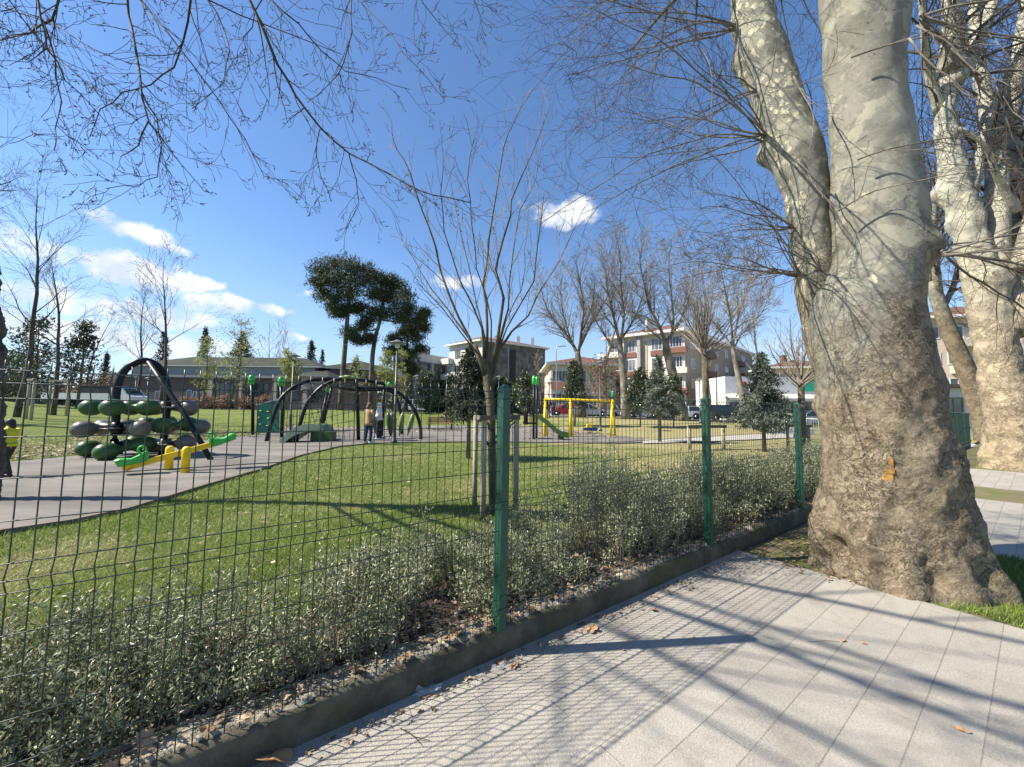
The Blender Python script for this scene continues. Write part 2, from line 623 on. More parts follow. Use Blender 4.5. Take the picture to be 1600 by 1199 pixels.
def mat_paving(name, sx=0.8, sy=0.196):
    m = bpy.data.materials.new(name)
    m.use_nodes = True
    t = m.node_tree
    k = NT(t)
    b = t.nodes['Principled BSDF']
    c = k.n('ShaderNodeTexCoord').outputs['Object']
    br = k.n('ShaderNodeTexBrick')
    br.offset = 0.37
    br.offset_frequency = 2
    t.links.new(c, br.inputs['Vector'])
    br.inputs['Scale'].default_value = 1.0
    br.inputs['Brick Width'].default_value = sx
    br.inputs['Row Height'].default_value = sy
    br.inputs['Mortar Size'].default_value = 0.0022
    br.inputs['Mortar Smooth'].default_value = 0.3
    br.inputs['Color1'].default_value = (0.262, 0.247, 0.217, 1)
    br.inputs['Color2'].default_value = (0.33, 0.311, 0.273, 1)
    br.inputs['Mortar'].default_value = (0.18, 0.165, 0.135, 1)
    colr = k.mix(k.math('MULTIPLY', k.ramp(k.noise(c, 95, 3, 0.7), 0.40, 0.66), 0.55), br.outputs[0], (0.44, 0.42, 0.375), 'MIX')
    colr = k.mix(k.math('MULTIPLY', k.ramp(k.noise(c, 1.6, 7, 0.7), 0.46, 0.70), 0.6), colr, (0.24, 0.225, 0.195))  # broad stains, strengthened so the colour also carries dappled shade
    colr = k.mix(k.math('MULTIPLY', k.ramp(k.noise(c, 150, 3, 0.75), 0.52, 0.64), 0.6), colr, (0.17, 0.16, 0.138))
    colr = k.mix(k.math('MULTIPLY', k.ramp(k.noise(c, 5, 7, 0.75), 0.50, 0.72), 0.5), colr, (0.19, 0.165, 0.13))
    k.set(b.inputs['Base Color'], colr)
    b.inputs['Roughness'].default_value = 0.75
    bn = k.n('ShaderNodeBump')
    bn.inputs['Strength'].default_value = 0.85
    bn.inputs['Distance'].default_value = 0.006
    h = k.math('ADD', k.math('MULTIPLY', k.noise(c, 110, 4, 0.65), 1.0), k.math('MULTIPLY', br.outputs['Fac'], -1.6))
    h = k.math('ADD', h, k.math('MULTIPLY', k.noise(c, 12, 3), 0.7))
    k.set(bn.inputs['Height'], h)
    t.links.new(bn.outputs[0], b.inputs['Normal'])
    return m


M_PAVE = mat_paving('stone_paving')
rzF = math.atan2(FU.y, FU.x)


def strip_obj(name, t0, t1, s0, s1, z, m, kind='structure', thick=0.06):
    mb = MB()
    mb.box(t0, t1, -s1, -s0, z - thick, z)
    o = mb.build(name, m)
    o.location = P0
    o.rotation_euler = (0, 0, rzF)
    return tag(o, kind=kind)


strip_obj('pavement', -30, 3.05, 0.02, 40, 0.0, M_PAVE)
strip_obj('pavement', 5.15, 9.3, 0.9, 40, 0.0, M_PAVE)
strip_obj('footpath', 11.2, 15.2, 0.5, 40, 0.0, M_PAVE)


def grass_verge(name, t0, t1, s0, s1, n):
    mb = MB()
    nx, ny = 40, 60
    v = []
    for i in range(nx + 1):
        for j in range(ny + 1):
            t_ = t0 + (t1 - t0) * i / nx
            s_ = s0 + (s1 - s0) * j / ny
            p = F(t_, s_)
            e = min(i, nx - i, j * 2, 8) / 8.0
            z = -0.012 + 0.03 * e * (0.6 + 0.8 * mnoise.noise(Vector((p.x * 3, p.y * 3, 0))))
            v.append((p.x, p.y, z))
    mb.add(v, [[(i * (ny + 1) + j, i * (ny + 1) + j + 1, (i + 1) * (ny + 1) + j + 1, (i + 1) * (ny + 1) + j) for i in range(nx) for j in range(ny)]])
    return tag(mb.build(name, mat('verge_grass', (0.10, 0.125, 0.03), 0.95, (0.16, 0.125, 0.075), 3.2, 0.9, 40), smooth=True), kind='structure')


grass_verge('grass_verge', 3.06, 5.14, 0.06, 12, 0)
grass_verge('grass_verge', 9.31, 11.19, 0.06, 12, 0)
grass_verge('grass_verge', 15.21, 26, 0.06, 14, 0)

# ---- kerb under the fence
def kerb():
    mb = MB()
    rnd = random.Random(3)
    prof = [(0.032, -0.03), (0.030, 0.05), (0.030, 0.115), (0.022, 0.136), (0.006, 0.146), (-0.03, 0.150), (-0.07, 0.145), (-0.10, 0.12), (-0.12, 0.05)]
    ts_ = np.arange(-4.5, 27, 0.035)
    v = []
    for t_ in ts_:
        for i, (s_, z_) in enumerate(prof):
            n1 = mnoise.noise(Vector((t_ * 1.5, i * 0.5, 1)))
            n2 = mnoise.noise(Vector((t_ * 9, i * 0.9, 5)))
            k_ = 1.0 if 2 <= i <= 7 else 0.3
            top = 1.0 if i >= 3 else 0.4
            p = F(t_, s_ + 0.008 * n1 * k_ + 0.007 * n2 * k_, z_ + (0.008 * n1 + 0.013 * n2) * k_ * top)
            v.append(tuple(p))
    n = len(prof)
    mb.add(v, [[(i * n + j, (i + 1) * n + j, (i + 1) * n + j + 1, i * n + j + 1) for i in range(len(ts_) - 1) for j in range(n - 1)]])
    m = bpy.data.materials.new('old_concrete')
    m.use_nodes = True
    k = NT(m.node_tree)
    b = m.node_tree.nodes['Principled BSDF']
    c = k.n('ShaderNodeTexCoord').outputs['Object']
    colr = k.mix(k.ramp(k.noise(c, 5, 6, 0.7), 0.35, 0.65), (0.055, 0.050, 0.032), (0.125, 0.112, 0.078))
    colr = k.mix(k.ramp(k.noise(c, 2.2, 5), 0.5, 0.66), colr, (0.075, 0.075, 0.03))
    colr = k.mix(k.ramp(k.noise(c, 45, 3), 0.58, 0.72), colr, (0.10, 0.085, 0.06))
    k.set(b.inputs['Base Color'], colr)
    b.inputs['Roughness'].default_value = 0.95
    bn = k.n('ShaderNodeBump')
    bn.inputs['Strength'].default_value = 1.0
    bn.inputs['Distance'].default_value = 0.012
    k.set(bn.inputs['Height'], k.noise(c, 38, 6, 0.7))
    m.node_tree.links.new(bn.outputs[0], b.inputs['Normal'])
    MATS['old_concrete'] = m
    return tag(mb.build('kerb', m, smooth=True), kind='structure')


kerb()

# ---- pale mortar haunch and broken concrete laid on the kerb, round the feet of the wires
mb = MB()
v = []
ts_ = np.arange(-4.5, 12, 0.02)
sv = np.linspace(-0.006, 0.21, 13)
for t_ in ts_:
    edge = 0.5 + 0.5 * mnoise.noise(Vector((t_ * 2.3, 0, 9)))
    for i, s_ in enumerate(sv):
        wob = 0.015 * mnoise.noise(Vector((t_ * 6, 3, 3)))
        p = F(t_, -(s_ * (0.75 + 0.5 * edge)) + (wob if i < 2 else 0))
        q = Vector((p.x * 14, p.y * 14, 4))
        e = 1 if 0 < i < 12 else 0
        z = 0.135 + e * (0.024 + 0.016 * mnoise.noise(q) + 0.010 * abs(mnoise.noise(q * 2.7)) - 0.03 * (i / 12) ** 2) - (0.03 if i == 12 else 0) - (0.01 if i == 0 else 0)
        v.append((p.x, p.y, z))
n = len(sv)
mb.add(v, [[(i * n + j, (i + 1) * n + j, (i + 1) * n + j + 1, i * n + j + 1) for i in range(len(ts_) - 1) for j in range(n - 1)]])
mh = mat('pale_mortar', (0.17, 0.15, 0.11), 0.95, (0.42, 0.385, 0.30), 16, 1.0, 60, contrast=(0.38, 0.62))
tag(mb.build('mortar_bed', mh, smooth=True), kind='structure')

# ---- bed of soil and rubble behind the kerb
mb = MB()
v = []
ts_ = np.arange(-4.5, 27, 0.06)
sv = np.linspace(0.06, 1.15, 14)
for t_ in ts_:
    for s_ in sv:
        p = F(t_, -s_)
        e = min(1, max(0, (1.15 - s_) / 0.3))
        z = 0.09 + 0.045 * e + 0.035 * e * mnoise.noise(Vector((p.x * 5, p.y * 5, 2))) + 0.02 * mnoise.noise(Vector((p.x * 17, p.y * 17, 2)))
        if s_ > 1.1:
            z = 0.10
        v.append((p.x, p.y, z))
n = len(sv)
mb.add(v, [[(i * n + j, (i + 1) * n + j, (i + 1) * n + j + 1, i * n + j + 1) for i in range(len(ts_) - 1) for j in range(n - 1)]])
tag(mb.build('planting_bed_soil', mat('bed_soil', (0.045, 0.033, 0.022), 0.95, (0.12, 0.095, 0.07), 7, 1.0, 50, contrast=(0.5, 0.75)), smooth=True), kind='structure')

# ---- playground surface
PLAY = [G(-260, 905), G(0, 831), G(110, 815), G(200, 796), G(300, 765), G(400, 736), G(470, 712), G(530, 698), G(585, 693), G(640, 691.5), G(760, 690.5), G(880, 692),
        G(960, 693), G(1008, 692), G(1006, 686), G(960, 681), G(900, 676), G(840, 672.5), G(700, 671.5), G(580, 671.5), G(450, 673), G(400, 682), G(310, 690), G(220, 700),
        G(130, 713), G(30, 722), G(-100, 735), G(-260, 760)]


def sheet_from_poly(name, pts, m, lift):
    import bmesh
    bm = bmesh.new()
    vs = [bm.verts.new((p.x, p.y, 0)) for p in pts]
    bm.faces.new(vs)
    bmesh.ops.triangulate(bm, faces=bm.faces[:])
    bmesh.ops.subdivide_edges(bm, edges=bm.edges[:], cuts=6, use_grid_fill=True)
    bmesh.ops.triangulate(bm, faces=bm.faces[:])
    for v_ in bm.verts:
        v_.co.z = ground(v_.co.x, v_.co.y) + lift
    me = bpy.data.meshes.new(name)
    bm.to_mesh(me)
    bm.free()
    me.materials.append(m)
    o = bpy.data.objects.new(name, me)
    COL.objects.link(o)
    return tag(o, kind='structure')


M_RUB = mat('rubber_surface', (0.105, 0.098, 0.088), 0.9, (0.185, 0.172, 0.152), 1.1, 0.5, 70, stretch=(0.5, 1.6, 1))
sheet_from_poly('playground_surface', PLAY, M_RUB, 0.045)
mb = MB()
rim = [tuple(p) for p in PLAY[:14]]
for a, b in zip(PLAY[:13], PLAY[1:14]):
    mb.bar((a.x, a.y, ground(a.x, a.y) + 0.012), (b.x, b.y, ground(b.x, b.y) + 0.012), 0.07, 0.07)
tag(mb.build('playground_edging', mat('edging_concrete', (0.17, 0.14, 0.11), 0.9, (0.09, 0.085, 0.04), 1.5)), kind='structure')
WP = [G(1004, 694), G(1100, 691), G(1240, 685), G(1240, 679), G(1110, 684), G(1006, 688.5)]
sheet_from_poly('concrete_path', WP, mat('path_concrete', (0.36, 0.34, 0.30), 0.9, scale=2), 0.05)
# street beyond the park
def street(y0, y1, m, lift, name):
    mb = MB()
    xs = np.linspace(-90, 140, 60)
    v = []
    for x in xs:
        for y in (y0, (y0 + y1) / 2, y1):
            v.append((x, y, ground(x, y) + lift))
    mb.add(v, [[(i * 3 + j, (i + 1) * 3 + j, (i + 1) * 3 + j + 1, i * 3 + j + 1) for i in range(len(xs) - 1) for j in (0, 1)]])
    tag(mb.build(name, m), kind='structure')


street(41, 49, mat('asphalt', (0.055, 0.055, 0.058), 0.9, scale=3), 0.02, 'road')
street(38.5, 40.8, mat('far_paving', (0.28, 0.27, 0.25), 0.9, scale=3), 0.10, 'far_pavement')

# ------------------------------------------------------------------ the green mesh fence
M_GREEN = mat('green_paint', (0.004, 0.052, 0.031), 0.45, scale=20, spec=0.6)
M_WIRE = mat('green_wire', (0.008, 0.024, 0.019), 0.4, spec=0.6)


def post_mesh():
    """square tube post with a pointed cap, clamps and a foot plate"""
    mb = MB()
    w = 0.030
    z0, z1 = 0.140, 1.575
    mb.box(-w * 0.9, w * 0.9, -w * 1.1, w * 1.1, z0, z1)
    t = w + 0.002
    e_ = t * 1.1
    t *= 0.9
    v = [(-t, -e_, z1 - 0.004), (t, -e_, z1 - 0.004), (t, e_, z1 - 0.004), (-t, e_, z1 - 0.004),
         (-t, -e_, z1 + 0.008), (t, -e_, z1 + 0.008), (t, e_, z1 + 0.008), (-t, e_, z1 + 0.008), (0, 0, z1 + 0.040)]
    mb.faces(v, [(0, 1, 5, 4), (1, 2, 6, 5), (2, 3, 7, 6), (3, 0, 4, 7), (3, 2, 1, 0), (4, 5, 8), (5, 6, 8), (6, 7, 8), (7, 4, 8)])
    return mb


ZW = [1.559, 1.515, 1.466, 1.341, 1.208, 1.072, 0.937, 0.890, 0.843, 0.713, 0.583, 0.451, 0.311, 0.265, 0.218]
KINK = {1.515: 0.030, 0.890: 0.030, 0.265: 0.030}


def panel_mesh():
    mb = MB()
    L = 2.5
    zs, ks = [1.590], [0.0]
    for z in ZW:
        zs.append(z)
        ks.append(KINK.get(z, 0.0))
    zs.append(0.150)
    ks.append(0)
    rnd = random.Random(5)
    n = 50
    for i in range(n):
        x = 0.035 + (L - 0.07) * i / (n - 1)
        mb.tube([(x, -k, z) for z, k in zip(zs, ks)], 0.0022, 5)
    for z in ZW:
        k = KINK.get(z, 0.0)
        off = 0.0045
        mb.tube([(0.0, -k - off, z), (L * 0.33, -k - off, z - 0.002), (L * 0.66, -k - off, z - 0.001), (L, -k - off, z)], 0.0022, 5)
    return mb


fence = thing('mesh_fence', 'dark green welded wire mesh fence on square posts along the stone kerb', 'fence', P0, rzF)
pm = None
for i in range(-2, 11):
    if pm is None:
        pm = panel_mesh().build('mesh_panel', M_WIRE, fence, smooth=True)
        po = post_mesh().build('post', M_GREEN, fence)
        clo = []
        for zc in (1.345, 0.857, 0.33):
            cl = MB()
            cl.box(-0.029, 0.029, -0.037, 0.034, zc - 0.011, zc + 0.011)
            clo.append(cl.build('clamp', M_GREEN, po))
        a, b = pm, po
    else:
        a = pm.copy()
        COL.objects.link(a)
        a.parent = fence
        b = po.copy()
        COL.objects.link(b)
        b.parent = fence
        for q in clo:
            c = q.copy()
            COL.objects.link(c)
            c.parent = b
    a.location = (i * 2.5, 0.0, 0)
    b.location = (i * 2.5, 0.0, 0)
    b.rotation_euler = (0, math.radians(0.6 if i == 0 else 0.0), 0)

# ------------------------------------------------------------------ growth of branches
class Grow:
    def __init__(s, seed):
        s.r = random.Random(seed)
        s.paths = []     # (level, pts, radii)
        s.tips = []
        s.nodes = []

    def rv(s):
        r = s.r
        return Vector((r.gauss(0, 1), r.gauss(0, 1), r.gauss(0, 1)))

    def branch(s, p, d, L, r0, lev, P):
        r = s.r
        K = P['K'][min(lev, len(P['K']) - 1)]
        wig = P['wig'][min(lev, len(P['wig']) - 1)]
        g = P['grav'][min(lev, len(P['grav']) - 1)]
        pts = [p.copy()]
        rads = [r0]
        d = d.normalized()
        step = L / (K - 1)
        tip = P.get('tip', 0.25)
        rmin = P.get('rmin', 0.002)
        for i in range(1, K):
            d = (d + s.rv() * wig + Vector((0, 0, g))).normalized()
            p = p + d * step
            pts.append(p)
            rads.append(max(rmin, r0 * (1 - (1 - tip) * i / (K - 1))))
        s.paths.append((lev, pts, rads))
        if lev >= P['levels'] - 1:
            s.tips.append((pts[-1], d))
            if P.get('nodes'):
                for q in pts[1:]:
                    s.nodes.append((q, d))
            return
        s.children(pts, rads, L, lev, P)

    def children(s, pts, rads, L, lev, P):
        r = s.r
        n = P['n'][min(lev, len(P['n']) - 1)]
        n = int(n) if n >= 1 else (1 if r.random() < n else 0)
        lo = P['from'][min(lev, len(P['from']) - 1)]
        ang = P['ang'][min(lev, len(P['ang']) - 1)]
        ratio = P['ratio'][min(lev, len(P['ratio']) - 1)]
        K = len(pts)
        for c in range(n):
            f = lo + (1 - lo) * (c + r.random()) / max(1, n)
            f = min(f, 0.98)
            x = f * (K - 1)
            i = int(x)
            w = x - i
            p = pts[i].lerp(pts[min(i + 1, K - 1)], w)
            rr = rads[i] * (1 - w) + rads[min(i + 1, K - 1)] * w
            d = (pts[min(i + 1, K - 1)] - pts[i]).normalized()
            perp = s.rv().cross(d).normalized()
            a = math.radians(ang * r.uniform(0.7, 1.25))
            nd = d * math.cos(a) + perp * math.sin(a)
            if P.get('bias'):
                nd = (nd + P['bias']).normalized()
            LL = L * ratio * r.uniform(0.65, 1.2) * (1.15 - 0.55 * f if lev == 0 else 1.1 - 0.4 * f)
            s.branch(p, nd, LL, rr * P.get('rr', 0.62) * r.uniform(0.8, 1.05), lev + 1, P)

    def mesh(s, lo, hi, sides=(8, 6, 4, 3, 3, 3)):
        mb = MB()
        for lev, pts, rads in s.paths:
            if lo <= lev <= hi:
                mb.tube(pts, rads, sides[min(lev, len(sides) - 1)])
        return mb


def leaves_at(points, rng, n, spread, size, aspect=0.5, flat=0.4, up=0.3):
    """n leaf quads round each point -> (N,4,3)"""
    P = np.repeat(np.asarray(points, dtype=float), n, axis=0)
    N = len(P)
    P = P + rng.normal(0, 1, (N, 3)) * np.asarray(spread)
    A = rng.normal(0, 1, (N, 3))
    A[:, 2] += up
    A /= np.linalg.norm(A, axis=1, keepdims=True)
    B = np.cross(A, rng.normal(0, 1, (N, 3)))
    B /= np.linalg.norm(B, axis=1, keepdims=True)
    L = size * rng.uniform(0.6, 1.35, (N, 1))
    A *= L
    B *= L * aspect * 0.5
    C = np.cross(A, B)
    C /= np.linalg.norm(C, axis=1, keepdims=True) + 1e-9
    mid = P + A * 0.45 + C * L * 0.06
    return np.stack([P, mid + B, P + A, mid - B], axis=1)


M_BARK_D = mat('dark_bark', (0.055, 0.045, 0.036), 0.95, (0.12, 0.10, 0.08), 9, 1.0, 30, stretch=(1, 1, 0.35))
M_BARK_G = mat('grey_bark', (0.10, 0.088, 0.07), 0.95, (0.21, 0.19, 0.155), 6, 0.8, 30, stretch=(1, 1, 0.4))
M_BARK_Y = mat('young_bark', (0.045, 0.042, 0.022), 0.9, (0.12, 0.105, 0.065), 8, 0.6, 40, stretch=(1, 1, 0.5))
M_TWIG = mat('twig_bark', (0.035, 0.026, 0.02), 0.9, (0.075, 0.058, 0.045), 3)
M_TWIG_L = mat('pale_twig_bark', (0.16, 0.135, 0.105), 0.9, (0.25, 0.215, 0.17), 3)
M_BUD = mat('bud', (0.10, 0.075, 0.04), 0.7, (0.17, 0.14, 0.06), 60)

# ------------------------------------------------------------------ the big plane tree by the pavement
M_PLANE = mat_plane_bark('plane_bark', 3.5, 1.1, 0.78, 0.0, xs=-2.2)
M_PLANE_S = mat_plane_bark('plane_bark_spotted', 3.3, 1.0, 0.80, 1.0)
M_PLANE2 = mat_plane_bark('plane_bark_pale', 9.0, 8.0, 1.2, 0.4)


def loft_px(mb, rows, D, nseg, sub, disp, seed, flare=None, below=None):
    """rows: (py, xleft, xright). D: distance of the axis. Rings are real circles whose width fits."""
    rings = []
    for (py, xl, xr) in rows:
        dl, dr = ray(xl, py), ray(xr, py)
        al, ar = math.atan2(dl.x, dl.y), math.atan2(dr.x, dr.y)
        th = (al + ar) / 2
        d = D(py) if callable(D) else D
        r = d * math.sin((ar - al) / 2)
        dm = ray(800 + 600 * math.tan(th), py)
        z = CAMZ + dm.z / math.hypot(dm.x, dm.y) * d
        rings.append((d * math.sin(th), d * math.cos(th), z, r))
    rings.sort(key=lambda q: q[2])
    # resample smoothly
    zs = [q[2] for q in rings]
    Z = np.linspace(zs[0], zs[-1], sub)
    arr = np.array(rings)
    X = np.interp(Z, zs, arr[:, 0])
    Y = np.interp(Z, zs, arr[:, 1])
    R = np.interp(Z, zs, arr[:, 3])
    k = np.ones(7) / 7
    def sm(a):
        return np.convolve(np.pad(a, 3, mode='edge'), k, 'valid')
    X, Y, R = sm(X), sm(Y), sm(R)
    v = []
    for i in range(sub):
        for j in range(nseg):
            a = 2 * math.pi * j / nseg
            ca, sa = math.cos(a), math.sin(a)
            r = R[i]
            if disp:
                r += disp(X[i], Y[i], Z[i], a, r)
            v.append((X[i] + r * ca, Y[i] + r * sa, Z[i]))
    f = [(i * nseg + j, i * nseg + (j + 1) % nseg, (i + 1) * nseg + (j + 1) % nseg, (i + 1) * nseg + j) for i in range(sub - 1) for j in range(nseg)]
    mb.add(v, [f])
    mb.faces([v[(sub - 1) * nseg + j] for j in range(nseg)], [tuple(range(nseg))])
    return np.stack([X, Y, Z, R], axis=1)


def disp_main(x, y, z, a, r):
    ca, sa = math.cos(a), math.sin(a)
    p = Vector((ca * r * 1.0, sa * r * 1.0, z))
    d = 0.032 * mnoise.fractal(p * 1.4, 1.0, 2.0, 3)
    rough = min(1, max(0.10, (2.7 - z + 0.8 * mnoise.noise(p * 1.5)) / 1.6))
    d += rough * 0.016 * mnoise.fractal(p * 7, 0.8, 2.0, 4)
    d += rough * 0.010 * mnoise.ridged_multi_fractal(Vector((ca * r * 9, sa * r * 9, z * 6)), 1.0, 2.0, 3, 1.0, 2.0) - 0.01 * rough
    # buttress roots and folds at the foot
    if z < 0.75:
        k = (0.75 - z) / 0.75
        d += 0.035 * k * k * math.sin(a * 5 + 0.7 + 0.9 * math.sin(a * 2)) + 0.012 * k * math.sin(a * 11 + z * 3)
        d += 0.05 * k * mnoise.noise(Vector((ca * 3, sa * 3, z * 2)))
    # burls: (angle, height, size, amplitude)
    for (ba, bz, bs, am) in ((-0.80, 2.97, 0.15, 0.085), (-1.5, 2.75, 0.25, 0.03), (2.40, 1.52, 0.09, 0.05), (3.20, 0.22, 0.09, -0.17), (3.0, 0.10, 0.07, -0.12), (2.70, 0.42, 0.18, 0.035), (-1.2, 1.2, 0.25, 0.02), (-2.0, 1.15, 0.2, 0.025), (-2.6, 0.35, 0.16, 0.03), (-1.95, 0.14, 0.07, -0.05), (-1.35, 0.2, 0.09, -0.06)):
        da = (a - ba + math.pi) % (2 * math.pi) - math.pi
        q = ((da * r) ** 2 + (z - bz) ** 2) / (bs * bs)
        if q < 6:
            d += am * math.exp(-q)
    return d


plane = thing('plane_tree', 'massive old plane tree with flaking mottled bark beside the paving, nearest the camera', 'tree', (3.6, 3.6, 0))


def unparent_origin(o, parent):
    """children keep world coordinates: place them opposite the parent's base"""
    o.parent = parent
    o.matrix_parent_inverse = Matrix.Translation(-Vector(parent.location)) if parent.rotation_euler.z == 0 else (Matrix.Translation(parent.location) @ parent.rotation_euler.to_matrix().to_4x4()).inverted()


def build_w(mb, name, m, parent, smooth=False):
    """part given in world coordinates under a thing placed at its base"""
    P = parent
    loc = Vector((0, 0, 0))
    rz = 0.0
    chain = []
    while P is not None:
        chain.append(P)
        P = P.parent
    mt = Matrix.Identity(4)
    for P in reversed(chain):
        mt = mt @ Matrix.LocRotScale(P.location, P.rotation_euler, P.scale)
    inv = np.array(mt.inverted())
    mb.flush()
    mb.V = [v @ inv[:3, :3].T + inv[:3, 3] for v in mb.V]
    return mb.build(name, m, parent, smooth)


RIGHT = [(900, 1262, 1578), (880, 1266, 1572), (850, 1268, 1560), (820, 1269, 1547), (780, 1277, 1531), (740, 1281, 1516), (700, 1282, 1502), (660, 1280, 1490),
         (640, 1277, 1486), (600, 1275, 1478), (550, 1268, 1463), (500, 1262, 1453), (460, 1268, 1452), (430, 1285, 1456), (400, 1299, 1460),
         (350, 1300, 1455), (300, 1297, 1447), (250, 1296, 1441), (200, 1294, 1432), (150, 1291, 1424), (100, 1287, 1423), (50, 1283, 1428), (0, 1280, 1434),
         (-60, 1276, 1442), (-140, 1280, 1446), (-260, 1290, 1440)]
LEFT = [(640, 1285, 1372), (600, 1277, 1368), (550, 1263, 1355), (500, 1250, 1340), (450, 1243, 1322), (400, 1235, 1308), (350, 1230, 1306), (300, 1222, 1304), (250, 1204, 1294), (215, 1187, 1280),
        (170, 1180, 1263), (120, 1166, 1246), (80, 1150, 1235), (40, 1142, 1217), (0, 1141, 1206), (-60, 1132, 1192), (-160, 1112, 1165), (-300, 1085, 1130)]
mb = MB()
axR = loft_px(mb, RIGHT, 5.09, 150, 330, disp_main, 1)
tr = build_w(mb, 'trunk', M_PLANE, plane, True)
# smaller stem to the left


def disp_left(x, y, z, a, r):
    ca, sa = math.cos(a), math.sin(a)
    p = Vector((ca * r + 5, sa * r, z))
    d = 0.03 * mnoise.fractal(p * 2.2, 1.0, 2.0, 3) + 0.004 * mnoise.fractal(p * 14, 0.8, 2.0, 3)
    for (ba, bz, bs, am) in ((2.6, 4.43, 0.11, 0.09), (3.0, 4.6, 0.08, 0.04), (2.6, 5.73, 0.13, 0.07), (2.7, 5.5, 0.1, 0.05), (-2.3, 4.3, 0.06, 0.02), (-2.1, 3.3, 0.1, 0.03)):
        da = (a - ba + math.pi) % (2 * math.pi) - math.pi
        q = ((da * r) ** 2 + (z - bz) ** 2) / (bs * bs)
        if q < 6:
            d += am * math.exp(-q)
    return d


mb = MB()
axL = loft_px(mb, LEFT, 5.22, 90, 260, disp_left, 2)
build_w(mb, 'stem', M_PLANE_S, plane, True)
# orange patch of bared wood on the trunk
mb = MB()
c = W(1390, 733, 1.0) - Vector((0, 0, CAMZ))
hd = math.hypot(c.x, c.y)
z_p = CAMZ + c.z / hd * 4.6
i = int(np.argmin(np.abs(axR[:, 2] - z_p)))
X, Y, _, R = axR[i]
ba = math.atan2(-Y, -X) + 0.02
nz_, na_ = 26, 26
v, ok = [], {}
for iz in range(nz_ + 1):
    for ia in range(na_ + 1):
        aa = ba - 0.13 + 0.26 * ia / na_
        zz = z_p - 0.11 + 0.22 * iz / nz_
        rr = R + disp_main(X, Y, zz, aa, R) + 0.014 + 0.004 * mnoise.noise(Vector((aa * 30, zz * 30, 0)))
        v.append((X + rr * math.cos(aa), Y + rr * math.sin(aa), zz))
fs = []
rnd = random.Random(8)
for iz in range(nz_):
    for ia in range(na_):
        fz, fa = iz / nz_, ia / na_
        wn_ = 0.07 * mnoise.noise(Vector((fz * 5, fa * 5, 2)))
        inn = (0.40 < fz + wn_ < 0.95 and 0.52 < fa + wn_ < 0.86 - 0.2 * fz) or (0.06 < fz + wn_ < 0.46 and 0.10 + fz * .5 < fa - wn_ < 0.70)
        if inn:
            fs.append((iz * (na_ + 1) + ia, iz * (na_ + 1) + ia + 1, (iz + 1) * (na_ + 1) + ia + 1, (iz + 1) * (na_ + 1) + ia))
mb.faces(v, fs)
sc = build_w(mb, 'bare_wood_patch', mat('bare_wood', (0.45, 0.25, 0.06), 0.8, (0.33, 0.17, 0.05), 14, 0.5, 60), plane, True)
sc['label'] = 'orange patch of bared wood on the trunk'

# shoots of the plane tree
g = Grow(11)
PSH = dict(K=[12, 7, 5, 4], wig=[0.085, 0.14, 0.18, 0.2], grav=[-0.04, -0.035, 0.0, 0.0], n=[8, 5, 1], ang=[38, 42, 45], ratio=[0.5, 0.5, 0.5], levels=4, tip=0.3, rmin=0.0015, rr=0.6, nodes=True)
PSH['from'] = [0.15, 0.2, 0.2]


def stem_pt(px, py, D):
    d = ray(px, py)
    h = math.hypot(d.x, d.y)
    return Vector((0, 0, CAMZ)) + d * (D / h)


for (px, py, n, L, lx, up) in ((1152, 45, 9, 2.1, -1.0, 0.25), (1196, 212, 11, 2.1, -1.0, 0.1), (1240, 356, 5, 1.2, -1.0, 0.15), (1262, 432, 7, 1.7, -1.0, 0.35),
                               (1290, 428, 5, 1.3, -0.8, 0.4), (1180, 140, 3, 1.2, -1.0, 0.1), (1245, 232, 4, 0.9, 0.4, 0.1), (1470, 395, 8, 1.7, 1.0, 0.15), (1130, -80, 7, 2.4, -1.0, -0.1),
                               (1440, 30, 9, 2.2, 1.0, -0.2), (1440, -60, 6, 2.2, 0.8, -0.3), (1210, -60, 6, 1.4, 0.6, -0.2)):
    q = stem_pt(px, py, 5.05 if lx < 0 or px < 1300 else 4.95)
    for i in range(n):
        q = q + g.rv() * 0.015
        d = Vector((lx * g.r.uniform(0.5, 1.1), g.r.uniform(-0.75, 0.75), up + g.r.uniform(-0.45, 0.5)))
        g.branch(q, d, L * g.r.uniform(0.45, 1.45), 0.009 * g.r.uniform(0.7, 1.2), 0, PSH)
# thin shoots in front of the trunk
for (px, py, dx, dz) in ((1240, 120, 0.15, -1), (1245, 240, 0.25, -1), (1330, 90, 0.7, 0.1), (1340, 250, 0.6, 0.2), (1300, 430, 0.9, -0.9), (1310, 330, 0.5, 0.3), (1420, 60, 0.25, -1), (1432, 40, 0.5, -1)):
    q = stem_pt(px, py, 4.62)
    P2 = dict(PSH)
    P2['n'] = [4, 1, 1]
    g.branch(q, Vector((dx, -0.35, dz)), 1.0, 0.008, 0, P2)
# overhead limbs (out of the top of the frame) and fine outer twigs
PLB = dict(K=[8, 7, 6, 5, 4], wig=[0.07, 0.1, 0.12, 0.15, 0.18], grav=[0.03, 0.0, -0.03, -0.03, 0], n=[7, 6, 4, 2], ang=[42, 45, 45, 45], ratio=[0.6, 0.6, 0.5, 0.5], levels=5, tip=0.3, rmin=0.002, rr=0.55, nodes=True)
PLB['from'] = [0.3, 0.2, 0.2, 0.2]
for ax, d, L, r in ((axR[-1], (0.2, 0.5, 1), 4.5, 0.30), (axR[-1], (0.9, -0.1, 0.9), 4.0, 0.22), (axL[-1], (-0.5, 0.5, 1), 4.5, 0.16), (axR[-1], (-0.2, 0.9, 0.8), 3.5, 0.16)):
    g.branch(Vector(ax[:3]), Vector(d), L, r, 0, PLB)
mb = g.mesh(0, 1, (8, 4))
build_w(mb, 'limb', M_BARK_G, plane, True)
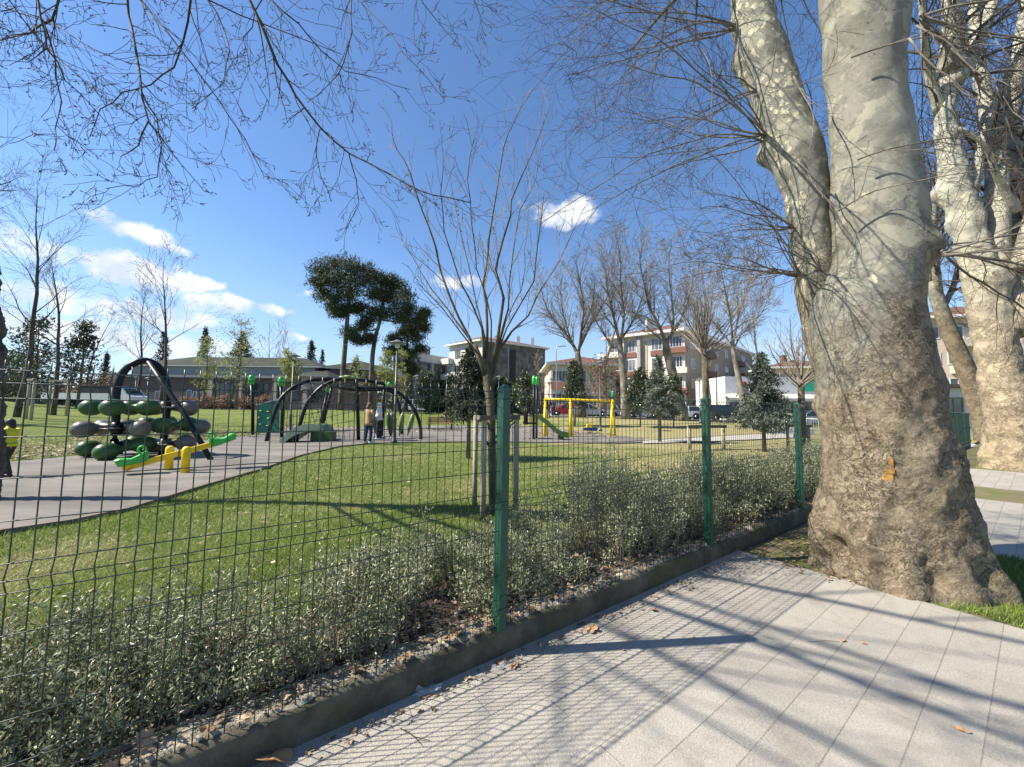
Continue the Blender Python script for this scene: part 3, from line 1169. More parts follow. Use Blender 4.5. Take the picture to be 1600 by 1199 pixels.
mb = g.mesh(2, 6, (3, 3, 3, 3, 3))
build_w(mb, 'twigs', M_TWIG, plane)


def buds(nodes, size, prob, seed, slim=0.45):
    rng = np.random.default_rng(seed)
    mb = MB()
    pts, dirs = [], []
    r = random.Random(seed)
    for q, d in nodes:
        if r.random() < prob:
            pts.append(tuple(q))
            dirs.append(tuple(d))
    if not pts:
        return mb
    P = np.array(pts)
    Dd = np.array(dirs) + rng.normal(0, 0.5, P.shape)
    Dd /= np.linalg.norm(Dd, axis=1, keepdims=True)
    U = np.cross(Dd, rng.normal(0, 1, P.shape))
    U /= np.linalg.norm(U, axis=1, keepdims=True)
    V_ = np.cross(Dd, U)
    S = size * rng.uniform(0.7, 1.4, (len(P), 1))
    a = P
    m_ = P + Dd * S * 0.5
    e = P + Dd * S
    w = S * slim * 0.5
    c = [m_ + U * w, m_ + V_ * w, m_ - U * w, m_ - V_ * w]
    vv = np.stack([a] + c + [e], axis=1).reshape(-1, 3)
    f = []
    base = np.arange(len(P))[:, None] * 6
    T = np.array([[0, 2, 1], [0, 3, 2], [0, 4, 3], [0, 1, 4], [5, 1, 2], [5, 2, 3], [5, 3, 4], [5, 4, 1]])
    fa = (base[:, None, :] + T[None]).reshape(-1, 3)
    mb.F.append(fa + mb.n)
    mb.V.append(vv)
    mb.n += len(vv)
    return mb


print('plane paths', len(g.paths))

# ------------------------------------------------------------------ the tree over our heads, its dark trunk at the left edge
over = thing('overhanging_tree', 'dark ivy-rough trunk at the left edge whose budding bare branches hang into the sky', 'tree', tuple(GY(-3, 5.6)))
mb = MB()
LT = [(800, -45, 3), (765, -40, 4), (740, -38, 4), (700, -35, 8), (660, -34, 12), (600, -34, 11), (540, -34, 7), (500, -35, 4), (455, -37, 2), (380, -45, -8), (250, -70, -30), (100, -105, -62), (-100, -150, -105)]


def disp_ivy(x, y, z, a, r):
    p = Vector((math.cos(a) * r, math.sin(a) * r, z))
    return 0.05 * mnoise.fractal(p * 5, 0.8, 2.0, 4) + 0.02 * mnoise.noise(p * 20)


axO = loft_px(mb, LT, 8.9, 40, 160, disp_ivy, 4)
build_w(mb, 'trunk', M_BARK_D, over, True)
g = Grow(21)
PH = dict(K=[8, 6, 5, 4], wig=[0.07, 0.15, 0.2, 0.22], grav=[-0.02, -0.05, -0.02, 0.0], n=[8, 4, 2], ang=[42, 45, 50], ratio=[0.5, 0.5, 0.45], levels=3, tip=0.35, rmin=0.0019, rr=0.55, nodes=True)
PH['from'] = [0.05, 0.15, 0.2]
TR = [  # traced boughs: depth, radius, points
    (3.3, 0.014, [(185, -150), (196, -60), (200, 0), (207, 45), (217, 100), (222, 145), (232, 190), (216, 226), (190, 244)]),
    (3.6, 0.017, [(330, -170), (370, -70), (390, 0), (410, 45), (435, 100), (465, 150), (500, 200), (545, 240), (590, 260), (635, 290), (675, 305), (735, 317)]),
    (3.4, 0.012, [(315, -130), (304, -50), (300, 0), (288, 60), (272, 105), (235, 132), (190, 145), (160, 175), (140, 215)]),
    (3.1, 0.010, [(40, -100), (55, -30), (65, 30), (75, 75), (100, 125), (130, 150), (165, 190)]),
    (3.2, 0.012, [(110, -100), (95, -20), (80, 30), (45, 50), (0, 60), (-60, 75)]),
    (3.8, 0.010, [(380, -80), (405, -30), (425, 0), (465, 40), (505, 80), (540, 110), (590, 125), (640, 140)]),
    (3.7, 0.009, [(560, -120), (552, -40), (550, 0), (548, 50), (540, 100), (515, 135), (480, 160)]),
    (3.5, 0.009, [(170, -80), (200, -20), (220, 0), (260, 50), (300, 100), (340, 155), (380, 215), (415, 275), (450, 288)]),
    (3.9, 0.008, [(520, -70), (540, -20), (560, 0), (600, 40), (630, 80), (670, 125), (695, 155)]),
    (3.6, 0.005, [(500, 200), (495, 245), (500, 275), (517, 312)]),
    (3.6, 0.006, [(545, 240), (555, 280), (560, 320), (540, 358)]),
    (3.3, 0.007, [(222, 145), (245, 185), (255, 230), (245, 275), (215, 290), (165, 295)]),
    (3.3, 0.007, [(232, 190), (260, 225), (285, 260), (320, 300)]),
    (3.0, 0.008, [(65, 30), (85, 90), (95, 160), (90, 200), (85, 235)]),
    (3.8, 0.007, [(640, -60), (660, 0), (690, 40), (720, 75)]),
    (4.0, 0.007, [(720, -60), (740, 0), (752, 30), (745, 60)]),
    (3.4, 0.008, [(-60, -60), (-10, 0), (30, 20), (90, 40), (150, 80), (205, 100)]),
    (3.2, 0.007, [(10, -60), (15, 0), (60, 60), (110, 110), (160, 150), (215, 185)]),
    (3.6, 0.007, [(430, -40), (400, 20), (380, 60), (390, 110), (420, 160)]),
    (3.5, 0.008, [(300, -40), (340, 20), (360, 80), (350, 130), (300, 170)]),
]
rnd = random.Random(2)
for (Y, r0, P) in TR:
    pts = []
    n = len(P)
    for i, (px, py) in enumerate(P):
        pts.append(W(px, py, Y + 0.25 * math.sin(i * 0.8 + r0 * 900)))
    # refine
    fine_pts = []
    for a, b in zip(pts, pts[1:]):
        for q in (0, 0.5):
            fine_pts.append(a.lerp(b, q) + Vector((rnd.gauss(0, 0.008), rnd.gauss(0, 0.008), rnd.gauss(0, 0.008))))
    fine_pts.append(pts[-1])
    K = len(fine_pts)
    rads = [max(0.003, r0 * (1 - 0.75 * i / (K - 1))) for i in range(K)]
    L = sum((b - a).length for a, b in zip(fine_pts, fine_pts[1:]))
    g.paths.append((0, fine_pts, rads))
    for q in fine_pts[K // 3:]:
        g.nodes.append((q, Vector((0, 0, -1))))
    PP = dict(PH)
    PP['n'] = [int(3 + L * 3.8), 3, 2]
    PP['ratio'] = [0.62 / max(L, 0.8), 0.5, 0.45]
    PP['levels'] = 4
    g.children(fine_pts, [max(x, 0.005) for x in rads], L, 0, PP)
# boughs joining these to the trunk, and boughs that only throw their shadow on the pavement
top = Vector(axO[-1][:3])
PB = dict(PLB)
PB['n'] = [5, 4, 3, 2]
PB['levels'] = 4
PB['rmin'] = 0.003
hi = top + Vector((0.6, -0.6, 1.2))
g.paths.append((0, [top - Vector((0, 0, 0.3)), top, hi], [0.3, 0.26, 0.2]))
for (Y, r0, P) in TR[:9] + TR[14:18]:
    e = W(P[0][0], P[0][1], Y + 0.25 * math.sin(r0 * 900))
    m1 = hi.lerp(e, 0.5) + Vector((0, 0, 1.3))
    pts = [hi * (1 - q) ** 2 + m1 * 2 * q * (1 - q) + e * q * q for q in [i / 9 for i in range(10)]]
    g.paths.append((0, pts, [0.035 - (0.035 - r0) * (i / 9) for i in range(10)]))
for (e, zz, r) in (((-3.2, 0.7), 6.3, .034), ((-4.2, 0.2), 6.0, .028), ((-2.2, 1.4), 6.6, .036), ((-3.0, -0.4), 6.9, .026), ((-4.8, 1.0), 5.6, .02)):
    st = Vector((-7.4, 4.75, zz - 0.5))
    g.branch(st, Vector((e[0] - st.x, e[1] - st.y, zz - st.z)), math.hypot(e[0] - st.x, e[1] - st.y) * 1.15, r * 1.4, 0, dict(PB, wig=[0.03, .1, .12, .15], grav=[0, 0, 0, 0]))
# only the crown of a high neighbour limb
mb = g.mesh(0, 0, (7,))
build_w(mb, 'bough', M_TWIG, over, True)
mb = g.mesh(1, 6, (3, 4, 3, 3, 3))
build_w(mb, 'twigs', M_TWIG, over)
build_w(buds(g.nodes, 0.022, 0.42, 7, 0.42), 'buds', M_BUD, over)
print('over paths', len(g.paths))

# ------------------------------------------------------------------ young staked tree behind the fence
yb = GY(768, 5.05)
young = thing('young_tree', 'young bare tree with upswept branches tied to wooden stakes behind the nearest fence post', 'tree', tuple(yb))
g = Grow(31)


def traced(g, Y, r0, P, dy, rtip=0.003, nodes=True, jit=0.01):
    n = len(P)
    pts = [W(px, py, Y + dy * (i / (n - 1)) ** 1.3) for i, (px, py) in enumerate(P)]
    fp = []
    for a, b in zip(pts, pts[1:]):
        for q in (0, 0.5):
            fp.append(a.lerp(b, q) + Vector([g.r.gauss(0, jit) for _ in range(3)]) * (0 if len(fp) < 2 else 1))
    fp.append(pts[-1])
    K = len(fp)
    rads = [r0 + (rtip - r0) * (i / (K - 1)) ** 0.8 for i in range(K)]
    g.paths.append((0, fp, rads))
    return fp, rads


mbT = MB()
tp = [W(773, 815, 5.05), W(771, 790, 5.05), W(769, 720, 5.05), W(768, 660, 5.05), W(765, 620, 5.05), W(762, 590, 5.05), W(760, 570, 5.05)]
mbT.tube(tp, [0.066, 0.058, 0.052, 0.052, 0.057, 0.062, 0.045], 14)
mbT.tube([W(762, 592, 5.05), W(750, 560, 5.0), W(741, 537, 4.97)], [0.05, 0.034, 0.025], 10)
mbT.tube([W(764, 592, 5.05), W(775, 560, 5.08), W(783, 530, 5.1)], [0.05, 0.036, 0.026], 10)
build_w(mbT, 'trunk', M_BARK_Y, young, True)
YS = [(0.0245, 0.3, [(761, 580), (761, 513), (756, 443), (763, 373), (775, 303), (787, 233), (805, 187), (819, 145)]),
      (0.0245, -0.4, [(773, 560), (787, 467), (775, 420), (796, 336), (805, 294), (833, 233), (861, 163)]),
      (0.0231, -0.3, [(757, 580), (731, 523), (703, 467), (679, 383), (661, 327), (642, 271), (619, 233), (612, 187)]),
      (0.0150, 0.5, [(745, 545), (693, 476), (661, 429), (628, 373)]),
      (0.0204, 0.3, [(777, 550), (800, 520), (824, 495), (861, 429), (885, 387), (915, 320)]),
      (0.0150, 0.7, [(772, 560), (795, 480), (800, 400), (812, 330), (835, 280), (850, 210)]),
      (0.0163, -0.8, [(757, 560), (754, 513), (721, 439), (693, 364), (689, 300), (692, 233)]),
      (0.0136, 0.9, [(762, 550), (745, 470), (727, 400), (712, 330), (703, 262)]),
      (0.0150, -0.9, [(775, 560), (791, 513), (833, 439), (843, 373), (850, 303)]),
      (0.0122, -1.0, [(765, 570), (770, 500), (745, 420), (738, 350), (730, 280), (740, 220)]),
      (0.0122, -0.9, [(760, 570), (720, 520), (690, 480), (650, 440)]),
      (0.0109, 0.8, [(775, 560), (790, 500), (815, 450), (820, 390), (828, 330)])]
PY = dict(K=[6, 5, 4], wig=[0.05, 0.07, 0.1], grav=[0.04, 0.06, 0.03], n=[6, 3, 1], ang=[32, 34, 40], ratio=[0.3, 0.4, 0.4], levels=3, tip=0.35, rmin=0.0026, rr=0.42, nodes=True)
PY['from'] = [0.2, 0.2, 0.2]
for r0, dy, P in YS:
    fp, rads = traced(g, 5.05, r0, P, dy)
    L = sum((b - a).length for a, b in zip(fp, fp[1:]))
    PP = dict(PY)
    PP['n'] = [int(4 + L * 3.6), 2, 1]
    PP['ratio'] = [0.60 / L, 0.4, 0.4]
    g.children(fp, [max(0.008, q) for q in rads], L, 0, PP)
mb = g.mesh(0, 0, (7,))
build_w(mb, 'limb', M_BARK_Y, young, True)
mb = g.mesh(1, 5, (3, 4, 3, 3))
b_ = buds(g.nodes, 0.02, 0.4, 9)
mb.flush()
mb.F += [f + mb.n for f in b_.F]
mb.V += b_.V
mb.n += b_.n
build_w(mb, 'twigs', M_TWIG_L, young)

M_STAKE = mat('stake_wood', (0.30, 0.26, 0.19), 0.85, (0.42, 0.38, 0.30), 5, 0.5, 40, stretch=(6, 6, 0.5))


def stake_frame(name, label, feet, top_py, Y, rad, bars, cat='tree stakes'):
    c = GY(sum(f[0] for f in feet) / len(feet), Y)
    o = thing(name, label, cat, tuple(c))
    tops = []
    for (px, dy) in feet:
        b = GY(px, Y + dy)
        t = W(px, top_py, Y + dy)
        t = Vector((b.x, b.y, t.z))
        mb = MB()
        mb.tube([(b.x, b.y, b.z - 0.1), (b.x, b.y, (b.z + t.z) / 2), t - Vector((0, 0, 0.01)), t], [rad, rad, rad, rad * 0.8], 12)
        build_w(mb, 'stake', M_STAKE, o, True)
        tops.append(t)
    for i, j in bars:
        a, b = tops[i], tops[j]
        d = (b - a).normalized() * rad * 1.5
        mb = MB()
        z = Vector((0, 0, -rad * 0.9))
        off = Vector((0, -rad * 1.25, 0))
        mb.bar(a - d + z + off, b + d + z + off, rad * 1.0, rad * 1.6)
        build_w(mb, 'crossbar', mat('weathered_bar', (0.13, 0.11, 0.08), 0.9, stretch=(1, 1, 1)), o)
    return o


stake_frame('stake_frame', 'three pale wooden stakes with crossbars around the young tree nearest the fence', [(744, 0.35), (757, -0.30), (807, 0.05)], 649, 5.05, 0.034, [(1, 2), (0, 1)])
mb = MB()
a = W(766, 690, 4.95)
mb.tube([W(757, 686, 4.75), W(764, 694, 4.93), W(772, 688, 4.95), W(782, 672, 5.0), W(806, 652, 5.1)], 0.011, 6)
mb.tube([W(757, 690, 4.75), W(766, 699, 4.93), W(775, 691, 4.95), W(788, 674, 5.0), W(808, 656, 5.1)], 0.009, 6)
tag(mb.build('tie_strap', mat('strap_dark', (0.035, 0.03, 0.025), 0.8), smooth=True), 'dark tie strap looped round the staked young trunk nearest the fence', 'strap')

# ------------------------------------------------------------------ silvery shrubs behind the fence
rng = np.random.default_rng(5)
hedge = thing('shrub_hedge', 'low straggly hedge of small grey-green leaves growing through the foot of the fence', 'hedge', tuple(F(2, -0.5, 0.1)))
NST = 2700
tt = rng.uniform(-3.2, 9.5, NST)
tt = np.concatenate([tt, rng.uniform(9.5, 22, 700)])
sd = rng.uniform(0.10, 0.95, len(tt))
keep, stems, lv = [], MB(), []
hs_ = []
for i, (t_, s_) in enumerate(zip(tt, sd)):
    dn = mnoise.noise(Vector((t_ * 1.3, s_ * 1.5, 0)))
    bare = -0.14 if t_ < 0.1 else -0.36
    if dn < bare:
        continue
    H = (0.40 + 0.30 * mnoise.noise(Vector((t_ * 0.9, 4, 1))) + (0.14 if t_ > 0.4 else 0.06) + (0.12 if t_ > 1.2 else 0.0)) * rng.uniform(0.75, 1.2)
    if s_ < 0.25:
        H *= 0.6
    if rng.random() < 0.03:
        H *= 1.35
    if -0.9 < t_ < 0.25:
        H *= 0.82
    H = max(0.18, H)
    b = F(t_, -s_, 0.09)
    d = Vector((rng.normal(0, 0.22), rng.normal(0, 0.22), 1))
    p = Vector(b)
    pts = [p.copy()]
    K = 5
    for q in range(K - 1):
        d = (d + Vector((rng.normal(0, 0.13), rng.normal(0, 0.13), 0))).normalized()
        p = p + d * (H / (K - 1))
        pts.append(p.copy())
    if t_ < 9.5:
        stems.tube(pts, [0.0042, 0.0036, 0.003, 0.0022, 0.0014], 3)
        for _ in range(2):
            q = int(rng.integers(1, 4))
            e = pts[q] + Vector((rng.normal(0, 0.07), rng.normal(0, 0.07), abs(rng.normal(0.06, 0.05))))
            stems.tube([pts[q], pts[q].lerp(e, 0.5) + Vector((0, 0, 0.008)), e], [0.002, 0.0015, 0.001], 3)
            pts.append(e)
    P_ = np.array([tuple(x) for x in pts])
    lo = 0.40 if t_ > -1.2 else 0.30
    near = 1.0 if t_ < 3.5 else (0.6 if t_ < 9.5 else 0.35)
    nleaf = int(112 * near)
    f = rng.uniform(lo, 1.0, nleaf) ** 0.75 * (K - 1)
    i0 = np.minimum(f.astype(int), K - 2)
    w = (f - i0)[:, None]
    base = P_[i0] * (1 - w) + P_[i0 + 1] * w
    base = base + rng.normal(0, 0.026, base.shape)
    sz = 0.0195 if t_ < 3.5 else (0.028 if t_ < 9.5 else 0.05)
    lv.append(leaves_at(base, rng, 1, 0.004, sz * 1.15, 0.34, up=0.6))
    if len(pts) > K:
        lv.append(leaves_at(P_[K:], rng, 8 if t_ < 3.5 else 4, 0.010, sz * 1.2, 0.34, up=0.6))
mb = MB()
mb.quads(np.concatenate(lv))
print('hedge leaves', mb.n // 4)
build_w(mb, 'foliage', mat_leaf('silver_leaf', (0.035, 0.054, 0.014), (0.42, 0.45, 0.27), 0.42, 0.12), hedge)
build_w(stems, 'stems', mat('shrub_stem', (0.20, 0.16, 0.11), 0.9), hedge)

# ------------------------------------------------------------------ grass blades
def blades(name, pts, h, w, m, seed, lean=0.55):
    rng = np.random.default_rng(seed)
    P = np.asarray(pts)
    N = len(P)
    az_ = rng.uniform(0, 2 * math.pi, N)
    dist = np.linalg.norm(P[:, :2], axis=1)
    H = h * rng.uniform(0.5, 1.3, N)
    Wd = w * np.maximum(1, dist / 4.0)
    side = np.stack([np.cos(az_), np.sin(az_), np.zeros(N)], axis=1) * Wd[:, None] * 0.5
    tip = P + np.stack([rng.normal(0, lean, N) * H, rng.normal(0, lean, N) * H, H], axis=1)
    mb = MB()
    mb.tris(np.stack([P - side, P + side, tip], axis=1))
    return mb


rng = np.random.default_rng(12)
N = 420000
rr = 1.9 * (15.0 / 1.9) ** rng.uniform(0, 1, N)
aa = rng.uniform(math.radians(-60), math.radians(52), N)
gx, gy = rr * np.sin(aa), rr * np.cos(aa)
rel = np.stack([gx - P0.x, gy - P0.y], axis=1)
s_c = -(rel @ np.array([FS.x, FS.y]))
t_c = rel @ np.array([FU.x, FU.y])
ok = s_c > 0.75
# keep off the playground
pl = np.array([(p.x, p.y) for p in PLAY])


def inside(px_, py_, poly):
    r = np.zeros(len(px_), dtype=bool)
    j = len(poly) - 1
    for i in range(len(poly)):
        xi, yi = poly[i]
        xj, yj = poly[j]
        c_ = ((yi > py_) != (yj > py_)) & (px_ < (xj - xi) * (py_ - yi) / (yj - yi + 1e-12) + xi)
        r ^= c_
        j = i
    return r


ok &= ~inside(gx + rng.normal(0, .07, len(gx)), gy + rng.normal(0, .07, len(gx)), pl)
gx, gy = gx[ok], gy[ok]
gz = np.array([ground(x, y) for x, y in zip(gx, gy)])
dry = np.array([mnoise.fractal(Vector((x * .45, y * .45, 7)), 1.0, 2.0, 3) + .35 * mnoise.noise(Vector((x * 3, y * 3, 1))) for x, y in zip(gx, gy)]) > rng.uniform(-.08, .5, len(gx)) - np.clip(gx * .07, -.45, .22)
far_dry = rng.random(len(gx)) < np.clip((gy - 6) / 14, 0, .35)
dry = dry | far_dry
P_ = np.stack([gx, gy, gz], axis=1)
tag(blades('g', P_[dry], 0.026, 0.0042, None, 13, .9).build('dry_grass', mat_leaf('straw_blade', (0.26, 0.22, 0.09), (0.52, 0.45, 0.26), 0.6, 0.2)), kind='stuff')
mb = blades('g', P_[~dry], 0.042, 0.0042, None, 3)
M_BLADE = mat_leaf('grass_blade', (0.06, 0.125, 0.014), (0.29, 0.36, 0.075), 0.5, 0.3)
tag(mb.build('grass', M_BLADE), kind='stuff')
N = 52000
t_ = rng.uniform(3.08, 5.12, N)
s_ = rng.uniform(0.8, 4.5, N) 
pp = P0[:2]
gx = P0.x + FU.x * t_ + FS.x * s_
gy = P0.y + FU.y * t_ + FS.y * s_
den = np.array([mnoise.noise(Vector((x * 1.1, y * 1.1, 3))) for x, y in zip(gx, gy)])
dT = np.hypot(gx - 3.6, gy - 3.6)
k_ = (den + np.clip((s_ - 1.5) * 0.5, -0.4, 0.6) > 0.0) & (dT > 0.62)
mb = blades('g', np.stack([gx[k_], gy[k_], np.full(k_.sum(), 0.0)], axis=1), 0.055, 0.0045, None, 4, 0.45)
tag(mb.build('grass', M_BLADE), kind='stuff')

# ------------------------------------------------------------------ leaf litter and rubble
def dry_leaf(mb, c, size, rz, tilt, rnd, lobes=True):
    """a curled, lobed dry plane leaf"""
    n = 20
    v = [(0, 0, 0.25 * size * 0.3)]
    curl = rnd.uniform(0.3, 0.9)
    for j in range(n):
        a = 2 * math.pi * j / n
        r = size * (0.36 + 0.20 * abs(math.cos(2.5 * a)) + rnd.uniform(-0.03, 0.03)) if lobes else size * (0.42 - 0.2 * abs(math.sin(a)))
        x, y = r * math.cos(a), r * math.sin(a) * 0.8
        z = curl * (y * y) / size * 1.6 + 0.15 * size * math.sin(3 * a + 1) * 0.3
        v.append((x, y, z))
    v.append((-size * 0.75, 0.02 * size, 0.02 * size))
    v.append((-size * 0.40, 0.03 * size, 0.0))
    f = [(0, 1 + j, 1 + (j + 1) % n) for j in range(n)] + [(n + 1, n + 2, n // 2 + 1)]
    mt = Matrix.Translation(Vector(c)) @ Matrix.Rotation(rz, 4, 'Z') @ Matrix.Rotation(tilt, 4, 'X')
    zmin = min((mt @ Vector(p)).z for p in v)
    dz = c[2] + 0.003 - zmin
    mb.faces([tuple(mt @ Vector(p) + Vector((0, 0, dz))) for p in v], f)


rnd = random.Random(17)
mb = MB()
for i in range(700):
    a_, r_ = rnd.uniform(-1.0, .75), rnd.uniform(3.5, 16)
    x_, y_ = r_ * math.sin(a_), r_ * math.cos(a_)
    if (Vector((x_, y_, 0)) - P0).dot(FS) > -1.1:
        continue
    dry_leaf(mb, (x_, y_, ground(x_, y_) + .02), rnd.uniform(.02, .05), rnd.uniform(0, 6), rnd.uniform(-.5, .5), rnd)
def drift(n, pxs, lo, hi, size):
    for i in range(n):
        px = rnd.uniform(*pxs)
        far = lerp_tab([(-100, 8.2), (30, 9.2), (130, 10.3), (220, 12.6), (310, 15), (400, 17), (450, 22), (700, 23), (900, 21.5), (990, 18.5)], px)
        q = GY(px, far + lo + (hi - lo) * rnd.random() ** 1.6)
        dry_leaf(mb, (q.x, q.y, q.z + .03), rnd.uniform(*size), rnd.uniform(0, 6), rnd.uniform(-.7, .7), rnd)
drift(2600, (-60, 420), .1, 4.0, (.04, .10))
drift(2600, (420, 960), .1, 3.0, (.06, .13))
tag(mb.build('fallen_leaves', mat_leaf('pale_dry_leaf', (0.16, 0.11, 0.07), (0.55, 0.44, 0.30), 0.7, 0.1)), kind='stuff')
mb = MB()
for i in range(900):
    t_ = rnd.uniform(-3.2, 6.5)
    s_ = -abs(rnd.gauss(0.12, 0.28)) + 0.03
    if s_ < -1.1:
        continue
    dry_leaf(mb, F(t_, s_ - .02, 0.172 if s_ > -0.15 else 0.15), rnd.uniform(0.018, 0.065), rnd.uniform(0, 6.3), rnd.uniform(-0.8, 0.8), rnd)
for i in range(260):
    t_ = rnd.uniform(-2.4, 3.4)
    s_ = 0.06 + abs(rnd.gauss(0, 0.07)) * (1 + max(0, t_ - 1.4) * 1.5)
    dry_leaf(mb, F(t_, s_, 0.001), rnd.uniform(0.010, 0.032), rnd.uniform(0, 6.3), rnd.uniform(-0.5, 0.5), rnd)
for i in range(260):
    t_ = rnd.uniform(2.85, 4.2)
    s_ = rnd.uniform(0.1, 1.0)
    dry_leaf(mb, F(t_, s_, 0.005), rnd.uniform(0.015, 0.05), rnd.uniform(0, 6.3), rnd.uniform(-0.5, 0.5), rnd)
tag(mb.build('leaf_litter', mat_leaf('dry_leaf', (0.13, 0.075, 0.04), (0.42, 0.31, 0.20), 0.7, 0.1)), kind='stuff')
mb = MB()
for i in range(500):
    t_ = rnd.uniform(-3.2, 7)
    s_ = -rnd.uniform(0.0, 0.32)
    r_ = rnd.uniform(0.004, 0.016)
    mb.ball(F(t_, s_, 0.165 if s_ > -0.16 else 0.145), r_, 6, (rnd.uniform(0.8, 1.5), rnd.uniform(0.8, 1.3), rnd.uniform(0.5, 0.9)))
tag(mb.build('rubble', mat_leaf('rubble_stone', (0.12, 0.105, 0.08), (0.34, 0.31, 0.26), 0.95, 0.0)), kind='stuff')

LEAFM = mat_leaf('dry_leaf_brown', (0.30, 0.16, 0.075), (0.42, 0.27, 0.15), 0.65, 0.1)
for (px, py, size, lab) in (
        (425, 1190, 0.15, 'large curled brown plane leaf at the bottom edge of the pavement against the kerb'),
        (925, 985, 0.10, 'crumpled rust brown leaf on the paving below the nearest post'),
        (1022, 955, 0.065, 'pale tan leaf on the fence shadow further right of the rust brown leaf'),
        (784, 1036, 0.06, 'small tan leaf beside the clear plastic scraps by the kerb'),
        (803, 1042, 0.055, 'light brown leaf lying right of the plastic scraps by the kerb'),
        (1317, 1002, 0.035, 'small brown leaf with a twig in the middle of the paving'),
        (1350, 1006, 0.03, 'tiny tan leaf just right of the leaf with the twig'),
        (975, 1017, 0.022, 'tiny dark leaf scrap on the fence shadow near the post shadow'),
        (1085, 958 + 40, 0.02, 'dark crumb of leaf on the long post shadow'),
        (1505, 1143, 0.06, 'narrow reddish leaf lying in the lower right paving')):
    mb = MB()
    dry_leaf(mb, G(px, py, 0.0), size, rnd.uniform(0, 6), 0.3, rnd, lobes='narrow' not in lab)
    tag(mb.build('dry_leaf', LEAFM, smooth=False), lab, 'leaf')
mb = MB()
a, b, c = G(625, 1138, 0.004), G(648, 1152, 0.012), G(672, 1157, 0.004)
mb.tube([a, a.lerp(b, 0.5) + Vector((0, 0, 0.006)), b, c], [0.0015, 0.002, 0.0022, 0.0012], 5)
mb.tube([b, G(656, 1162, 0.02)], [0.002, 0.001], 5)
tag(mb.build('twig', M_TWIG), 'small forked dark twig on the paving at the bottom, among mesh shadows', 'twig')
mb = MB()
mb.tube([G(1262, 1003, 0.003), G(1290, 1001, 0.008), G(1312, 1003, 0.003)], [0.001, 0.0015, 0.001], 5)
tag(mb.build('twig', M_TWIG), 'thin straight twig lying left of the small brown leaf mid paving', 'twig')
# clear plastic scraps
mp = bpy.data.materials.new('clear_plastic')
mp.use_nodes = True
pb = mp.node_tree.nodes['Principled BSDF']
pb.inputs['Base Color'].default_value = (0.85, 0.9, 0.95, 1)
pb.inputs['Roughness'].default_value = 0.12
pb.inputs['Alpha'].default_value = 0.16
for (px, py, s_, lab) in ((728, 1042, 0.06, 'crumpled clear plastic scrap lying closest against the kerb foot'), (668, 1082, 0.085, 'longer torn clear plastic wrapper by the kerb, nearest the camera'), (782, 1046, 0.06, 'clear plastic scrap with a white corner beside tan leaves')):
    mb = MB()
    c = G(px, py, 0.0)
    nn = 7
    v = []
    for i in range(nn):
        for j in range(nn):
            v.append((c.x + (i / (nn - 1) - 0.5) * s_ * 1.6, c.y + (j / (nn - 1) - 0.5) * s_ * 0.7 + (i - 3) * s_ * 0.08, 0.006 + abs(rnd.gauss(0, 0.012))))
    mb.add(v, [[(i * nn + j, (i + 1) * nn + j, (i + 1) * nn + j + 1, i * nn + j + 1) for i in range(nn - 1) for j in range(nn - 1)]])
    tag(mb.build('plastic_scrap', mp), lab, 'litter')
mb = MB()
c = G(146, 1178, 0.155)
mb.box(-0.03, 0.03, -0.018, 0.018, 0, 0.006, Matrix.Translation(c) @ Matrix.Rotation(0.5, 4, 'Z') @ Matrix.Rotation(0.25, 4, 'X'))
mb.box(0.012, 0.034, -0.016, 0.014, 0.007, 0.011, Matrix.Translation(c) @ Matrix.Rotation(0.62, 4, 'Z') @ Matrix.Rotation(0.3, 4, 'X'))
tag(mb.build('paper_scrap', mat('white_card', (0.75, 0.74, 0.72), 0.8)), 'white folded paper scrap on the kerb rubble at lower left', 'litter')

# ------------------------------------------------------------------ playground equipment
M_BLK = mat('black_steel', (0.005, 0.006, 0.010), 0.4, spec=0.3)
M_YEL = mat('yellow_paint', (0.80, 0.56, 0.01), 0.4)
M_LGR = mat('bright_green_plastic', (0.05, 0.42, 0.06), 0.35)
M_DGR = mat('dark_green_plastic', (0.045, 0.10, 0.03), 0.35, spec=0.35)
M_GRYP = mat('grey_plastic', (0.13, 0.12, 0.10), 0.38, spec=0.35)
M_TEAL = mat('teal_panel', (0.01, 0.16, 0.10), 0.4)
M_OLIVE = mat('olive_plastic', (0.17, 0.24, 0.10), 0.4)
M_ROPE = mat('black_rope', (0.02, 0.02, 0.022), 0.8)
M_STEEL = mat('galvanised_steel', (0.35, 0.36, 0.37), 0.45, metal=0.6)


def arc(pts, n=6):
    """smooth curve (Catmull-Rom) through points"""
    P = [Vector(p) for p in pts]
    P = [P[0] * 2 - P[1]] + P + [P[-1] * 2 - P[-2]]
    out = []
    for i in range(1, len(P) - 2):
        a, b, c, d = P[i - 1:i + 3]
        for k in range(n):
            t = k / n
            out.append(0.5 * ((2 * b) + (c - a) * t + (2 * a - 5 * b + 4 * c - d) * t * t + (3 * b - a - 3 * c + d) * t ** 3))
    out.append(P[-2])
    return out


def part_tube(name, pts, r, m, parent, n=12, sm=True):
    mb = MB()
    mb.tube(pts, r, n)
    return build_w(mb, name, m, parent, sm)


